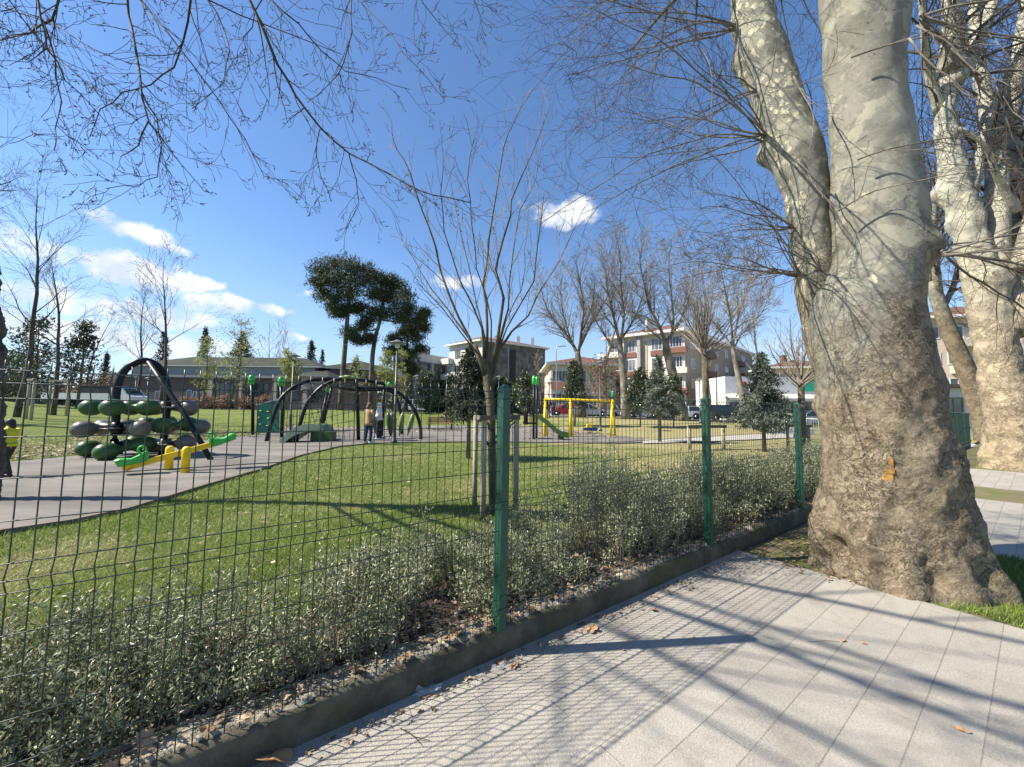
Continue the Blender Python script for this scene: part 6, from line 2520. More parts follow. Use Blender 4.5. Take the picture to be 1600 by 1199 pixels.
for (px, hh_) in ((810, 1.0), (832, .7), (775, 1.0)):
    mb = MB()
    c = W(px, 540, 82)
    mb.box(c.x - .35, c.x + .35, c.y - .3, c.y + .3, 15.6, 16.6 + hh_)
    mb.build('chimney', M_WWALL, gb)

# dark modern building
dm = thing('modern_building', 'dark grey flat roofed modern building with white top storey beside the pines', 'building', (0, 0, 0))
D0_, D1_ = W(612, 640, 72), W(697, 640, 84)
fp = [(D0_.x, D0_.y), (D1_.x, D1_.y), (D1_.x + 2, 96), (D0_.x, 96)]
mb = MB()
mb.prism(fp, .5, 11.4)
mb.build('wall', mat('slate_cladding', (.075, .08, .09), .6), dm)
mb = MB()
mb.prism([(fp[0][0] - .4, fp[0][1] + 1), (fp[1][0] + .3, fp[1][1] + 1), (fp[2][0], fp[2][1]), (fp[3][0], fp[3][1])], 11.42, 13.2)
mb.build('top_storey', M_WWALL, dm)
Lm = seg(fp[0], fp[1])[3]
for fl in range(3):
    for i in range(3):
        window(dm, fp[0], fp[1], 1 + i * (Lm - 1.5) / 3, (Lm - 3) / 3 - .4, 9.0 - fl * 3.2, 1.7, mat('dark_frame', (.05, .05, .055), .5), M_GL, 2)
for i in range(4):
    slab('fin', mat('grey_render', (.30, .30, .29), .9), dm, fp[0], fp[1], .3 + i * (Lm - 1) / 3, .8 + i * (Lm - 1) / 3, .6, 11.3, .07, .7)
mb = MB()
c = W(666, 540, 84)
mb.box(c.x - .8, c.x + .6, 84, 85.5, 13.21, 15)
mb.build('chimney', M_BROWN, dm)

# white building and block beyond the second plane tree
wb = thing('annex_building', 'small white building with dark eaves behind the green fence at right', 'building', (0, 0, 0))
E0, E1 = W(1455, 640, 24), W(1640, 640, 24)
fp = [(E0.x, E0.y), (E1.x, E1.y), (E1.x, 30), (E0.x, 30)]
mb = MB()
mb.prism(fp, -.1, 3.2)
mb.build('wall', mat('shop_white', (.66, .66, .64), .8), wb)
mb = MB()
mb.prism([(fp[0][0] - .3, 23.6), (fp[1][0], 23.6), (fp[1][0], 30.3), (fp[0][0] - .3, 30.3)], 3.21, 3.4)
mb.build('roof', M_BROWN, wb)
for i in range(3):
    window(wb, fp[0], fp[1], .8 + i * 2.4, 1.2, 1.2, 1.4, mat('olive_frame', (.20, .22, .12), .6), M_GL, 1)
rb = thing('apartment_block', 'pale apartment block with brown balconies seen between the right hand plane trunks', 'building', (0, 0, 0))
E0, E1 = W(1435, 640, 46), W(1680, 640, 42)
fp = [(E0.x, E0.y), (E1.x, E1.y), (E1.x + 3, 60), (E0.x + 3, 60)]
mb = MB()
mb.prism(fp, 0, 13.0)
mb.build('wall', M_CREAM, rb)
hip_roof('roof', M_TILE, rb, fp, 13.0, 2.2, .9, .5, .3)
Lr = seg(fp[0], fp[1])[3]
for fl in range(4):
    for i in range(6):
        window(rb, fp[0], fp[1], .8 + i * Lr / 6, 1.6, 10.6 - fl * 3.1, 1.5, M_FR, M_GL, 1)
    slab('balcony', M_CREAM, rb, fp[0], fp[1], 3.2, 6.5, 9.5 - fl * 3.1, 10.4 - fl * 3.1, .003, 1.2)

# white railing near the shop
rl = thing('white_railing', 'low white railing in front of the silver cars at the shop', 'railing', tuple(GY(1235, 30)))
mb = MB()
a, b = W(1176, 662, 33), W(1290, 668, 29)
a.z, b.z = ground(a.x, a.y), ground(b.x, b.y)
nb = 34
for i in range(nb + 1):
    q = a.lerp(b, i / nb)
    mb.bar(q, q + Vector((0, 0, .8)), .03)
build_w(mb, 'balusters', mat('white_paint', (.75, .75, .74), .5), rl)
mb = MB()
mb.bar(a + Vector((0, 0, .82)), b + Vector((0, 0, .82)), .05)
build_w(mb, 'top_rail', mat('white_paint', (.75, .75, .74), .5), rl)
kb = thing('planter_wall', 'low white wall end beside the path near the third fence post', 'wall', tuple(GY(1228, 24)))
mb = MB()
mb.box(-.9, 1.6, -.15, .15, 0, .34)
mb.box(-.95, 1.65, -.2, .2, .342, .40)
mb.build('wall', mat('white_paint', (.75, .75, .74), .5), kb)

# ------------------------------------------------------------------ trees of the park and the street
TG = 'trees beyond the playground'


def bare_tree(name, label, px, Y, top_py, seed, r0=None, lean=0.0, frm=0.3, ang=38, dens=12, levels=4, bark=None, twig=None, spread=0.36, group=None, base_dx=0.0, rmin=0.006, sub=6):
    g0 = GY(px, Y)
    H = W(px, top_py, Y).z - g0.z
    g = Grow(seed)
    r0 = r0 or H * 0.013
    o = thing(name, label, 'tree', tuple(g0), 0, group)
    P = dict(K=[14, 7, 5, 4], wig=[0.045, 0.09, 0.12, 0.14], grav=[0.02, 0.07, 0.03, 0.0], n=[dens, sub, 4, 2], ang=[ang, 36, 40, 40], ratio=[spread, 0.5, 0.5, 0.5], levels=levels, tip=0.04, rmin=rmin, rr=0.5, nodes=True)
    P['from'] = [frm, 0.2, 0.2, 0.2]
    g.branch(Vector((0, 0, -0.05)), Vector((lean, 0, 1)), H * 0.97, r0, 0, P)
    g.mesh(0, 0, (9,)).build('trunk', bark or M_BARK_G, o, True)
    g.mesh(1, 9, (3, 4, 3, 3, 3)).build('crown', twig or M_TWIG, o)
    return o, g


def traced_tree(name, label, Y, trunk, limbs, seed, r0, bark, twig, dens=5, levels=4, group=None, rmin=0.008, Ltw=0.3, droop=0.0, spread_y=2.0):
    """trunk/limbs: source pixel traces at distance Y"""
    b = GY(trunk[0][0], Y)
    o = thing(name, label, 'tree', tuple(b), 0, group)
    g = Grow(seed)
    pts = arc([Vector((b.x, b.y, b.z - 0.1))] + [W(x, y, Y) for x, y in trunk[1:]], 4)
    K = len(pts)
    rads = [r0 * (1.05 - 0.2 * min(1, i / 3.0)) * (1 - 0.45 * i / (K - 1)) for i in range(K)]
    mb = MB()
    mb.tube(pts, rads, 12)
    build_w(mb, 'trunk', bark, o, True)
    P = dict(K=[8, 6, 5, 4], wig=[0.05, 0.1, 0.13, 0.15], grav=[0.05, 0.04, droop, droop], n=[8, dens, 4, 2], ang=[36, 38, 40, 42], ratio=[0.45, 0.5, 0.5, 0.5], levels=levels, tip=0.2, rmin=rmin, rr=0.5, nodes=True)
    P['from'] = [0.12, 0.15, 0.15, 0.2]
    for li, (rl_, L) in enumerate(limbs):
        rl_ *= .52
        dy = spread_y * math.sin(li * 2.4 + seed)
        n = len(L)
        fp = arc([W(x, y, Y + dy * i / (n - 1)) for i, (x, y) in enumerate(L)], 3)
        K = len(fp)
        rr_ = [rl_ * (1 - 0.85 * i / (K - 1)) for i in range(K)]
        g.paths.append((0, fp, [max(rmin, q) for q in rr_]))
        LL = sum((q - p).length for p, q in zip(fp, fp[1:]))
        PP = dict(P)
        PP['n'] = [int(8 + LL * 2.4), dens + 2, 4, 2]
        PP['ratio'] = [Ltw, 0.5, 0.5, 0.5]
        g.children(fp, [max(rmin * 1.5, q) for q in rr_], LL, 0, PP)
    build_w(g.mesh(0, 0, (7,)), 'limb', bark, o, True)
    build_w(g.mesh(1, 9, (3, 4, 3, 3, 3)), 'twigs', twig, o)
    return o, g


# second big plane, right edge
p2t = thing('plane_tree', 'pale barked old plane tree at the right edge beyond the footpath', 'tree', tuple(F(17.5, 1.6)))
mb = MB()
P2R = [(765, 1522, 1672), (730, 1528, 1660), (715, 1530, 1652), (690, 1533, 1640), (640, 1532, 1622), (590, 1528, 1610), (540, 1520, 1600), (490, 1512, 1588), (440, 1500, 1575), (400, 1494, 1562), (350, 1486, 1545), (300, 1476, 1528),
       (260, 1466, 1516), (220, 1462, 1508), (180, 1458, 1500), (140, 1462, 1496), (100, 1466, 1496), (60, 1472, 1498)]


def disp_p2(x, y, z, a, r):
    p = Vector((math.cos(a) * r, math.sin(a) * r, z))
    d = 0.10 * mnoise.fractal(p * 1.1, 1.0, 2.0, 3) + 0.02 * mnoise.fractal(p * 6, .8, 2, 3)
    for (ba, bz, bs, am) in ((2.3, 8.3, .35, .28), (2.2, 7.2, .3, .12), (-.9, 5.4, .3, .15)):
        da = (a - ba + math.pi) % (2 * math.pi) - math.pi
        q = ((da * r) ** 2 + (z - bz) ** 2) / (bs * bs)
        if q < 6:
            d += am * math.exp(-q)
    return d


D2 = 17.6
ax2 = loft_px(mb, P2R, D2, 64, 200, disp_p2, 3)
build_w(mb, 'trunk', M_PLANE2, p2t, True)
g = Grow(51)


def limb2(L, r0, dy=0.0, ndens=2.0, m=None):
    pts = []
    for i, (px, py) in enumerate(L):
        q = stem_pt(px, py, D2 + dy * i / (len(L) - 1))
        pts.append(q)
    fp = arc(pts, 4)
    K = len(fp)
    rr_ = [r0 * (1 - 0.6 * i / (K - 1)) for i in range(K)]
    g.paths.append((0, fp, rr_))
    LL = sum((q - p).length for p, q in zip(fp, fp[1:]))
    PP = dict(K=[8, 7, 6, 4], wig=[.06, .1, .13, .15], grav=[.02, -.02, -.02, 0], n=[int(4 + LL * ndens), 6, 4, 2], ang=[48, 40, 40, 40], ratio=[2.6 / LL, .5, .5, .5], levels=4, tip=.25, rmin=.006, rr=.22, nodes=True)
    PP['from'] = [.05, .15, .2, .2]
    g.children(fp, rr_, LL, 0, PP)


limb2([(1484, 110), (1490, 60), (1486, 10), (1480, -60)], .34, -1)
limb2([(1490, 130), (1515, 95), (1540, 40), (1560, -20), (1590, -80)], .24, 1)
limb2([(1470, 180), (1452, 110), (1445, 60), (1438, -20)], .16, -2)
limb2([(1556, 450), (1558, 330), (1556, 250), (1545, 180), (1530, 110), (1522, 20), (1520, -60)], .30, 3)
limb2([(1590, 520), (1592, 400), (1600, 300), (1580, 200), (1590, 100), (1604, 0)], .36, 4)
limb2([(1590, 330), (1560, 280), (1540, 230), (1500, 200)], .10, -2)
limb2([(1520, 300), (1540, 200), (1575, 120), (1600, 60)], .14, 2)
limb2([(1600, 420), (1630, 300), (1650, 160), (1640, 20)], .3, 2)
build_w(g.mesh(0, 0, (10,)), 'limb', M_PLANE2, p2t, True)
build_w(g.mesh(1, 6, (3, 4, 3, 3)), 'twigs', M_TWIG, p2t)
print('p2', len(g.paths))
# leaning trunk behind it
traced_tree('plane_tree', 'brown leaning trunk rising left behind the pale plane at the right edge', 21,
            [(1545, 700), (1535, 650), (1510, 580), (1480, 510), (1455, 440)],
            [(.4, [(1468, 470), (1460, 380), (1465, 280), (1480, 180)]), (.3, [(1470, 490), (1500, 420), (1520, 330), (1530, 230)]), (.3, [(1455, 440), (1440, 340), (1430, 240)]), (.3, [(1530, 620), (1570, 450), (1590, 330)])], 61, .62,
            mat_plane_bark('plane_bark_brown', 8.0, 2, .75, .6), M_TWIG, 7, spread_y=3, Ltw=.34)
# street planes beyond
M_SP = mat('plane_grey', (0.09, 0.078, 0.06), .9, (0.23, 0.205, 0.165), 1.6, .6, 14, stretch=(1, 1, .6))
M_SPD = mat('plane_dark', (0.06, 0.05, 0.036), .9, (0.14, 0.12, 0.09), 1.6, .6, 14, stretch=(1, 1, .6))
traced_tree('street_plane', 'forking bare plane tree left of the apartment block, over the swing', 37,
            [(908, 652), (907, 600), (904, 565), (902, 550)],
            [(.34, [(903, 555), (893, 535), (878, 515), (862, 495), (850, 470), (842, 430)]), (.30, [(904, 552), (908, 520), (912, 480), (905, 440), (900, 405)]), (.24, [(905, 545), (922, 510), (940, 480), (955, 450), (962, 410)]),
             (.2, [(893, 535), (882, 500), (876, 460), (880, 420)]), (.2, [(908, 520), (925, 480), (930, 430)])], 71, .52, M_SPD, M_TWIG_L, 6, group=TG, Ltw=.34)
traced_tree('street_plane', 'bare plane tree in front of the left corner of the apartment block', 36,
            [(978, 655), (975, 600), (971, 560), (968, 530)],
            [(.30, [(968, 535), (960, 500), (950, 460), (945, 420), (938, 385)]), (.28, [(970, 532), (975, 490), (970, 450), (968, 400), (962, 370)]), (.22, [(971, 530), (990, 500), (1005, 460), (1012, 420)]),
             (.18, [(960, 545), (945, 525), (930, 500), (915, 470)])], 72, .48, M_SP, M_TWIG_L, 6, group=TG, Ltw=.34)
traced_tree('street_plane', 'thick plane trunk leaning left before the middle of the apartment block', 36,
            [(1066, 658), (1060, 620), (1050, 580), (1042, 548), (1040, 530)],
            [(.34, [(1040, 535), (1030, 510), (1015, 480), (1008, 450), (1000, 410), (1004, 380)]), (.28, [(1043, 532), (1052, 510), (1050, 470), (1045, 420), (1050, 370)]), (.2, [(1048, 528), (1068, 490), (1080, 450), (1085, 400)]),
             (.18, [(1045, 540), (1020, 520), (1000, 500), (985, 480)])], 73, .62, M_SP, M_TWIG_L, 6, group=TG, Ltw=.34)
traced_tree('street_plane', 'slender pale plane trunk leaning left beside the shop emblem', 33,
            [(1166, 655), (1158, 610), (1148, 560), (1144, 530)],
            [(.20, [(1145, 535), (1140, 490), (1130, 440), (1122, 400)]), (.18, [(1146, 532), (1155, 490), (1168, 450), (1172, 405)]), (.14, [(1147, 545), (1160, 520), (1190, 490), (1205, 450)]), (.12, [(1144, 540), (1120, 510), (1100, 490)])], 74, .33, M_SP, M_TWIG_L, 7, group=TG, Ltw=.36)
# dense thin crown tops between
bare_tree('street_plane', 'distant bare tree filling the gap left of the leaning street plane', 1110, 52, 430, 75, spread=.4, dens=14, rmin=.012, twig=M_TWIG_L, group=TG)
bare_tree('street_plane', 'distant bare tree with a tall crown above the house behind the shop', 1200, 50, 440, 76, spread=.4, dens=14, rmin=.012, twig=M_TWIG_L, group=TG)
bare_tree('street_plane', 'distant thin bare tree between the first two street planes', 940, 50, 420, 77, spread=.36, dens=12, rmin=.012, twig=M_TWIG_L, group=TG)
bare_tree('street_plane', 'slim bare tree rising behind the slide pods', 845, 42, 560, 78, spread=.34, dens=9, rmin=.012, twig=M_TWIG_L, group=TG)

# young staked trees, mid lawn
def young_round(px, Y, hub_py, top_py, label, seed, wpx, shoots=22):
    g0 = GY(px, Y)
    hub = W(px, hub_py, Y)
    hub = Vector((g0.x, g0.y, hub.z))
    o = thing('young_tree', label, 'tree', tuple(g0))
    mb = MB()
    mb.tube([(g0.x, g0.y, g0.z - .05), g0.lerp(hub, .5), hub + Vector((0, 0, .1))], [.13, .11, .10], 10)
    build_w(mb, 'trunk', M_BARK_Y, o, True)
    g = Grow(seed)
    H = (hub_py - top_py) / 600 * Y
    sp = wpx / 2 / 600 * Y
    P = dict(K=[7, 5, 4], wig=[.07, .1, .12], grav=[.03, .04, .02], n=[7, 3, 2], ang=[34, 36, 40], ratio=[.34, .45, .4], levels=3, tip=.25, rmin=.0045, rr=.5, nodes=True)
    P['from'] = [.2, .2, .2]
    for i in range(shoots):
        a = g.r.uniform(0, 2 * math.pi)
        f = g.r.uniform(.1, 1.0)
        d = Vector((math.cos(a) * sp * f, math.sin(a) * sp * f, H * (1 - .65 * f * f) * g.r.uniform(.7, 1.05)))
        g.branch(hub + Vector((0, 0, g.r.uniform(-.15, .25))), d, d.length, .034 * g.r.uniform(.7, 1.1), 0, P)
    build_w(g.mesh(0, 5, (5, 4, 3, 3)), 'crown', M_TWIG_L, o)
    return o


young_round(1103, 14.0, 556, 420, 'young broom-crowned bare tree behind the second fence post', 81, 190, 30)
stake_frame('stake_frame', 'two stakes with a crossbar bracing the broom-crowned tree behind the second post', [(1076, -0.3), (1129, 0.3)], 664, 14.0, .065, [(0, 1)])
young_round(1253, 13.2, 603, 480, 'young bare tree with arching twigs behind the third fence post', 82, 170, 24)
stake_frame('stake_frame', 'single pale stake left of the third fence post with its short crossbar', [(1229, 0.1), (1262, 0.4)], 664, 13.2, .05, [(0, 1)])

# left side bare trees
bare_tree('bare_tree', 'tall dark bare tree left, the thicker of the pair by the playground', 27, 20.5, 285, 91, .15, .06, .36, 40, 16, 4, M_BARK_D, M_TWIG, .34)
bare_tree('bare_tree', 'slimmer bare tree right of the tall dark one at left', 84, 23, 385, 92, .13, .04, .40, 42, 14, 4, M_BARK_D, M_TWIG, .34)
bare_tree('bare_tree', 'bare tree with thin crown behind the ball climber arch, left of its neighbour', 213, 40, 450, 93, .17, .0, .35, 38, 14, 4, M_BARK_D, M_TWIG, .34, rmin=.009)
bare_tree('bare_tree', 'taller bare tree behind the ball climber arch', 251, 37, 395, 94, .19, .0, .35, 40, 16, 4, M_BARK_D, M_TWIG, .36, rmin=.009)
bare_tree('bare_tree', 'great bare tree whose fine crown fills the upper left edge of the sky', -230, 17, 20, 95, .36, .10, .25, 55, 26, 5, M_BARK_D, M_TWIG, .38, rmin=.005, sub=7)
bare_tree('bare_tree', 'thin bare tree standing behind the slim left tree', 130, 44, 470, 96, .12, .0, .4, 36, 10, 4, M_BARK_D, M_TWIG, .3, rmin=.009)
bare_tree('bare_tree', 'small bare tree behind the hall roof', 414, 70, 528, 97, .2, .0, .4, 40, 12, 3, M_BARK_D, M_TWIG, .4, rmin=.02)
bare_tree('bare_tree', 'fine bare tree rising between hall and pines', 447, 66, 508, 98, .15, .0, .4, 30, 12, 3, M_BARK_G, M_TWIG_L, .34, rmin=.02)
for (px, Y) in ((35, 20.6), (53, 19.4), (66, 23)):
    pass
stake_frame('stake_frame', 'pair of grey stakes with crossbar beside the tall dark bare tree at left', [(42, .1), (50, -.2)], 592, 19.8, .06, [(0, 1)])
stake_frame('stake_frame', 'pair of grey stakes with crossbar beside the slim bare tree at left', [(76, .1), (104, -.2)], 594, 23, .06, [(0, 1)])

# leafy kinds
M_PINE = mat_leaf('pine_needles', (0.02, 0.038, 0.016), (0.09, 0.115, 0.045), .6, .1)
M_SPR = mat_leaf('blue_spruce_needles', (0.04, 0.06, 0.04), (0.19, 0.215, 0.165), .6, .1)
M_SPD2 = mat_leaf('dark_spruce_needles', (0.02, 0.032, 0.018), (0.075, 0.085, 0.05), .6, .1)
M_MAG = mat_leaf('glossy_dark_leaf', (0.02, 0.035, 0.018), (0.10, 0.12, 0.06), .3, .15)
M_LIME = mat_leaf('spring_leaf', (0.18, 0.22, 0.05), (0.38, 0.40, 0.14), .5, .4)
M_HEDG = mat_leaf('hedge_leaf', (0.02, 0.045, 0.018), (0.07, 0.12, 0.04), .5, .2)
M_DEAD = mat_leaf('dead_leaf', (0.14, 0.085, 0.05), (0.34, 0.23, 0.145), .7, .2)


def pine(label, Y, trunk, clumps, seed, r0):
    b = GY(trunk[0][0], Y)
    o = thing('umbrella_pine', label, 'tree', tuple(b), 0, 'dark umbrella pines')
    pts = arc([b] + [W(x, y, Y) for x, y in trunk[1:]], 4)
    mb = MB()
    K = len(pts)
    mb.tube(pts, [.72 * r0 * (1 - .55 * i / (K - 1)) for i in range(K)], 10)
    build_w(mb, 'trunk', M_SPD, o, True)
    rng = np.random.default_rng(seed)
    mbl, mbb = MB(), MB()
    mid = pts[K // 2:]
    for (px, py, rx, ry) in clumps:
        s = Y / 600
        c = W(px, py, Y + rng.uniform(-1, 1) * rx * s * .9)
        # a clump is itself several tufts
        nt_ = 46
        tc_ = rng.normal(0, 1, (nt_, 3))
        tc_ /= np.linalg.norm(tc_, axis=1, keepdims=True)
        tc_ *= rng.uniform(.3, 1.3, (nt_, 1))
        tc_ = np.array(tuple(c)) + tc_ * np.array([rx * s, rx * s, ry * s])
        mbl.quads(leaves_at(tc_, rng, 24, np.array([.27, .27, .17]), .34, .2, up=.6))
        a = min(mid, key=lambda q: (q - c).length + max(0, q.z - c.z) * 2)
        m_ = a.lerp(c, .5) + Vector((0, 0, -.2))
        mbb.tube([a, m_, c], [.10, .07, .03], 5)
        for t in tc_[:5]:
            mbb.tube([c.lerp(m_, .5), c.lerp(Vector(t), .6), Vector(t)], [.035, .025, .012], 3)
    build_w(mbb, 'limb', M_BARK_G, o, True)
    build_w(mbl, 'crown', M_PINE, o)


pine('left umbrella pine, tallest and broadest of the dark pines', 39, [(532, 640), (536, 580), (541, 520), (545, 470), (548, 430)],
     [(500, 425, 14, 12), (518, 416, 18, 12), (540, 414, 20, 11), (562, 420, 18, 12), (578, 428, 12, 10), (496, 442, 12, 9), (515, 440, 18, 12), (538, 438, 20, 13), (560, 442, 18, 12), (507, 460, 14, 9), (528, 462, 16, 12), (550, 462, 16, 11), (522, 480, 14, 9), (543, 484, 12, 10),
      (550, 522, 12, 8), (560, 533, 7, 4), (528, 490, 10, 6)], 1, .42)
pine('middle umbrella pine with rounded dark crown', 40, [(579, 640), (581, 570), (586, 530), (594, 500), (600, 460)],
     [(592, 436, 14, 10), (605, 440, 16, 11), (620, 448, 16, 13), (632, 462, 13, 13), (600, 458, 14, 12), (585, 462, 12, 12), (612, 470, 16, 13), (638, 480, 12, 12), (585, 488, 12, 10), (574, 500, 12, 9), (600, 492, 10, 8), (622, 492, 15, 12), (636, 500, 12, 10), (566, 512, 12, 8), (560, 482, 10, 8), (578, 530, 8, 6)], 2, .40)
pine('right ragged pine with leaning outer tufts', 42, [(634, 640), (636, 580), (636, 540), (640, 500)],
     [(663, 490, 8, 7), (655, 500, 12, 8), (645, 512, 14, 9), (662, 512, 8, 6), (632, 520, 12, 8), (615, 530, 9, 6), (650, 528, 12, 8), (625, 545, 10, 7), (655, 545, 9, 6), (640, 556, 12, 8), (612, 550, 8, 5), (632, 572, 12, 8), (645, 580, 8, 8)], 3, .34)


def conifer(name, label, px, Y, top_py, low_py, wpx, seed, m, droop=.1, size=.12, trunk_lean=0, dens=1.0, cat='tree', group=None):
    g0 = GY(px, Y)
    H = W(px, top_py, Y).z - g0.z
    z0 = W(px, low_py, Y).z - g0.z
    R = wpx / 2 / 600 * Y
    o = thing(name, label, cat, tuple(g0), 0, group)
    rng = np.random.default_rng(seed)
    mb = MB()
    mb.tube([(0, 0, -.05), (trunk_lean, 0, H * .5), (0, 0, H)], [H * .016 + .02, H * .011 + .01, .01], 8)
    mb.build('trunk', M_BARK_G, o, True)
    mbb, L = MB(), []
    nb = int(95 * dens)
    for i in range(nb):
        f = (i + rng.random()) / nb
        z = z0 + (H - z0) * f
        prof = (1 - f) ** .8 * (0.45 + .55 * min(1, f * 6 + .3))
        r = R * prof * rng.uniform(.65, 1.15) + .05
        a = rng.uniform(0, 2 * math.pi)
        d = np.array([math.cos(a), math.sin(a), 0])
        pts = []
        for k_ in range(5):
            t = k_ / 4
            pts.append((d[0] * r * t, d[1] * r * t, z + r * (.18 * t - (droop + .25) * t * t + .1 * t ** 3)))
        mbb.tube(pts, [.018, .014, .01, .008, .005], 3)
        P_ = np.array(pts)
        n = max(6, int(34 * r / size * .12))
        tt_ = rng.uniform(.12, 1, n) * 4
        i0 = np.minimum(tt_.astype(int), 3)
        w = (tt_ - i0)[:, None]
        base = P_[i0] * (1 - w) + P_[i0 + 1] * w
        L.append(leaves_at(base, rng, 4, np.array([r * .11, r * .11, size * .35]), size, .3, up=-.1))
    mbb.build('branches', M_BARK_D, o)
    mb = MB()
    mb.quads(np.concatenate(L))
    mb.build('foliage', m, o)
    return o


conifer('spruce_tree', 'dark drooping young spruce just left of the staked trunk near the fence', 733, 10.6, 543, 652, 94, 1, M_SPD2, .3, .11, dens=2.2)
conifer('spruce_tree', 'grey-blue spruce in front of the apartment block, right of the swing', 1030, 17, 556, 648, 62, 2, M_SPR, .1, .15, dens=1.1)
conifer('spruce_tree', 'large blue spruce in front of the shop building', 1192, 13.5, 553, 672, 98, 3, M_SPR, .1, .13, dens=1.7)
conifer('fir_tree', 'pointed fir behind the hall roof, left of the spring green tree', 313, 72, 514, 600, 36, 4, M_SPD2, .1, .5, dens=.8)
conifer('fir_tree', 'broad fir behind the hall roof with the leafing tree before it', 372, 74, 520, 600, 60, 5, M_SPD2, .1, .5, dens=1)
conifer('fir_tree', 'small fir behind the hall roof, right part', 482, 74, 534, 600, 34, 6, M_SPD2, .1, .5, dens=.8)
conifer('fir_tree', 'small fir top right of the hall ridge', 500, 78, 548, 610, 18, 7, M_SPD2, .1, .4, dens=.6)
conifer('fir_tree', 'small dark fir left behind the hall end', 160, 60, 553, 620, 26, 8, M_SPD2, .1, .4, dens=.6)
conifer('fir_tree', 'dark fir beyond the arch between two bare trees', 248, 64, 520, 600, 34, 9, M_SPD2, .1, .45, dens=.7)
conifer('fir_tree', 'squat yellow-tinged fir between the two tall pines', 553, 46, 562, 600, 26, 19, M_SPD2, .1, .3, dens=.7)


def leafy(name, label, px, Y, top_py, low_py, wpx, seed, leafm, size, n_leaf, shape='oval', trunk=None, dens=30, cat='tree', group=None, bark=None, sparse=.5, base_Y=None):
    g0 = GY(px, Y)
    H = W(px, top_py, Y).z - g0.z
    z0 = max(.1, W(px, low_py, Y).z - g0.z)
    R = wpx / 2 / 600 * Y
    o = thing(name, label, cat, tuple(g0), 0, group)
    rng = np.random.default_rng(seed)
    mbb = MB()
    mbb.tube([(0, 0, -.05), (.02 * H, 0, H * .5), (0, 0, H * .96)], [trunk or H * .014 + .01, (trunk or H * .014) * .7, .01], 8)
    mbb.build('trunk', bark or M_BARK_G, o, True)
    mbb, tips = MB(), []
    for i in range(dens):
        f = rng.random()
        z = z0 + (H - z0) * f
        if shape == 'oval':
            pr = math.sin(math.pi * (0.12 + .86 * f)) ** .7
        elif shape == 'cone':
            pr = (1 - f) ** .75 + .06
        else:
            pr = 1.0 if f < .8 else (1 - f) * 5
        r = R * pr * rng.uniform(.5, 1.1)
        a = rng.uniform(0, 2 * math.pi)
        zs = max(.1, z - r * .6)
        e = np.array([math.cos(a) * r, math.sin(a) * r, z])
        s0 = np.array([0, 0, zs])
        m_ = (s0 + e) / 2 + np.array([0, 0, -.1 * r])
        mbb.tube([tuple(s0), tuple(m_), tuple(e)], [.02 + H * .002, .012 + H * .001, .006], 3)
        for t in (.45, .7, 1.0):
            q = s0 * (1 - t) + e * t
            tips.append(q + rng.normal(0, R * .06, 3))
    mbb.build('branches', bark or M_BARK_G, o)
    mb = MB()
    tips = np.array(tips)
    keep = rng.random(len(tips)) < sparse + .5
    mb.quads(leaves_at(tips[keep], rng, n_leaf, R * .12, size, .5))
    mb.build('foliage', leafm, o)
    return o


leafy('young_leafing_tree', 'slender tree in pale spring leaf before the hall, left one', 317, 38, 528, 605, 44, 1, M_LIME, .16, 20, dens=40, sparse=.3)
leafy('young_leafing_tree', 'wider sparse tree in spring leaf before the hall', 368, 37, 492, 600, 74, 2, M_LIME, .16, 16, dens=48, sparse=.2)
leafy('young_leafing_tree', 'narrow yellow-green tree beside the lamp before the hall porch', 447, 36, 545, 600, 36, 3, M_LIME, .15, 26, dens=50)
leafy('young_leafing_tree', 'yellow-green narrow tree left of the tall park lamp', 602, 33, 548, 612, 34, 4, M_LIME, .15, 20, dens=46)
leafy('young_leafing_tree', 'sparse greenish tree between the two pine trunks', 556, 35, 550, 610, 36, 5, M_LIME, .13, 12, dens=30, sparse=.2)
leafy('young_leafing_tree', 'bushy yellow-green small tree under the right pine', 625, 36, 540, 620, 30, 6, M_LIME, .14, 14, dens=36, sparse=.3)
leafy('broadleaf_tree', 'dark glossy evergreen cone left of the truck', 120, 31, 502, 592, 62, 7, M_MAG, .24, 12, 'cone', dens=70, sparse=.3)
leafy('broadleaf_tree', 'loose dark evergreen behind the tall left bare tree', 48, 30, 500, 610, 90, 8, M_MAG, .24, 12, 'oval', dens=80, sparse=.2)
leafy('broadleaf_tree', 'dark evergreen thicket low at the left edge', 18, 34, 548, 615, 60, 9, M_MAG, .24, 14, 'oval', dens=60, sparse=.4)
leafy('broadleaf_tree', 'glossy evergreen with upright leaves before the salmon banded house', 898, 27, 568, 628, 46, 10, M_MAG, .19, 16, 'cone', dens=70, sparse=.4)
leafy('broadleaf_tree', 'bushy glossy evergreen before the left corner of the apartment block', 1000, 27, 580, 640, 46, 11, M_MAG, .19, 18, 'oval', dens=80, sparse=.5)
leafy('broadleaf_tree', 'loose green evergreen beside the leaning plane trunk', 1052, 28, 588, 645, 36, 12, M_MAG, .19, 14, 'oval', dens=50, sparse=.4)
leafy('broadleaf_tree', 'flowering evergreen shrub tree right of the nearest post', 822, 34, 582, 640, 40, 13, M_MAG, .2, 16, 'oval', dens=60, sparse=.4)
leafy('broadleaf_tree', 'olive-green small tree left of the clipped trees', 665, 34, 578, 640, 40, 14, M_MAG, .2, 18, 'oval', dens=60, sparse=.5)
leafy('oak_tree', 'tree still holding rust brown dead leaves beside the apartment block', 946, 40, 555, 630, 70, 15, M_DEAD, .24, 9, 'oval', dens=75, sparse=.3)
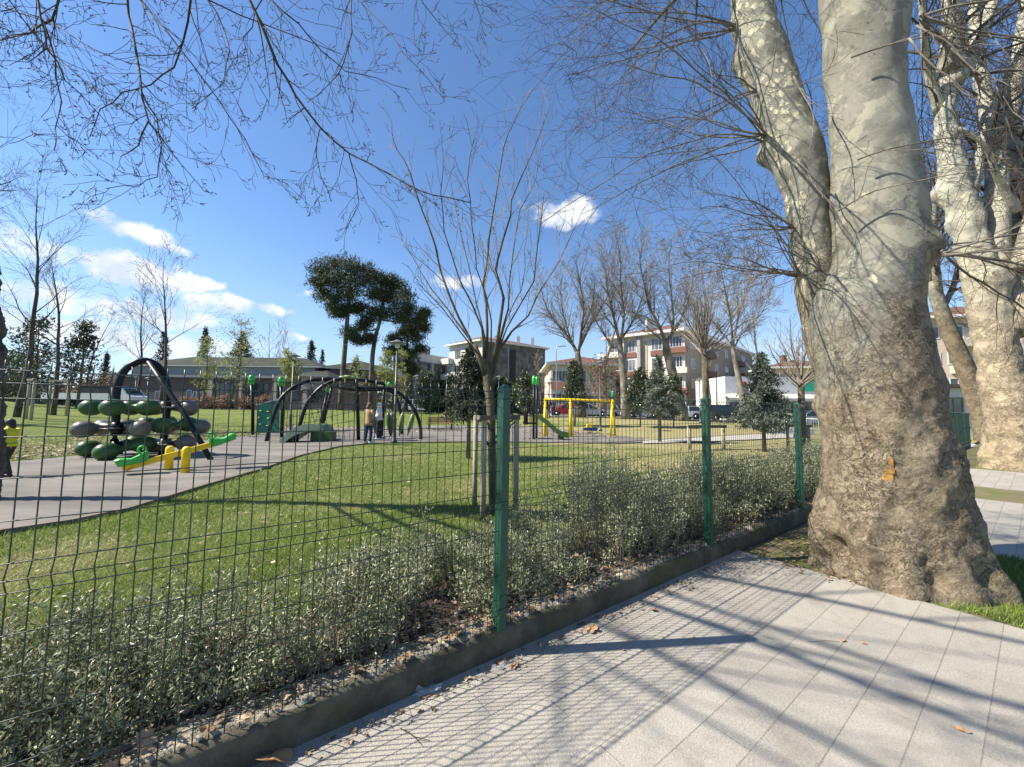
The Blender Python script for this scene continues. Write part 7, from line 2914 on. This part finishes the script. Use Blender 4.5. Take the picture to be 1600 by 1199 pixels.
# clipped tree row as thing with individual trees
for i, (px, top, w) in enumerate(((682, 598, 44), (706, 594, 44), (748, 592, 50), (785, 595, 44), (812, 600, 36))):
    leafy('clipped_tree', ['rounded clipped evergreen, first from the left of the row behind the bench', 'rounded clipped evergreen above the bench, second of the row', 'rounded clipped evergreen directly behind the staked trunk',
                           'rounded clipped evergreen right behind the nearest fence post', 'rounded clipped evergreen at the right end of the row'][i], px, 41 + (i % 2), top, 636, w, 30 + i, M_HEDG, .26, 30, 'box', dens=110, group='row of clipped evergreens', sparse=.5)
# low brown shrubs before the hall
for i, px in enumerate((290, 325, 352, 385, 410)):
    leafy('shrub', ['low brownish shrub before the hall, leftmost of the row', 'low brownish shrub below the narrow hall windows', 'low brownish shrub below the first wide hall window', 'low brownish shrub under the second wide hall window', 'low brownish shrub nearest the teal climbing wall'][i],
          px, 45, 622, 637, 40, 50 + i, M_DEAD, .2, 18, 'oval', dens=40, cat='shrub', group='low shrubs along the hall', sparse=.4)
for i, (px, top, w) in enumerate(((140, 590, 60), (172, 583, 40), (95, 600, 60), (60, 596, 50), (20, 590, 60), (-30, 570, 90))):
    leafy('thicket', ['brown thicket behind the truck load', 'reddish brown thicket at the left end of the hall', 'dark thicket behind the truck tail', 'grey thicket between the left trunks', 'grey thicket beside the far left trunk', 'large thicket beyond the left edge'][i],
          px, 56 + i, top, 632, w, 60 + i, [M_DEAD, M_DEAD, M_MAG, M_MAG, M_MAG, M_MAG][i], .3, 12, 'oval', dens=70, cat='shrub', group='thickets at the left end of the hall', sparse=.3)
# hill and distant tree belt behind everything
mb = MB()
v = []
n = 160
for i in range(n + 1):
    a = math.radians(-75 + 150 * i / n)
    for (R_, zz) in ((150, -1), (165, 4.0), (200, 9.0), (260, 10.0)):
        hgt = zz * (.7 + .5 * mnoise.noise(Vector((i * .13, R_ * .01, 0)))) if zz > 0 else 0
        v.append((R_ * math.sin(a), R_ * math.cos(a), hgt))
mb.add(v, [[(i * 4 + j, (i + 1) * 4 + j, (i + 1) * 4 + j + 1, i * 4 + j + 1) for i in range(n) for j in range(3)]])
tag(mb.build('hills', mat('far_woods', (.06, .075, .05), .95, (.13, .11, .08), .12, .8, 1.0), smooth=True), kind='structure')
rng = np.random.default_rng(9)
N = 2600
a = rng.uniform(math.radians(-72), math.radians(68), N)
R_ = rng.uniform(100, 135, N)
hh = np.array([3.2 + 2.2 * mnoise.noise(Vector((x * 9, 0, 3))) for x in a])
tc_ = np.stack([R_ * np.sin(a), R_ * np.cos(a), rng.uniform(.5, 1, N) ** .6 * hh * 1.3 + .5], axis=1)
mb = MB()
mb.quads(leaves_at(tc_, rng, 14, 1.1, 1.0, .5))
tag(mb.build('distant_trees', mat_leaf('far_leaf', (.05, .06, .03), (.15, .13, .09), .8, .1)), kind='stuff')
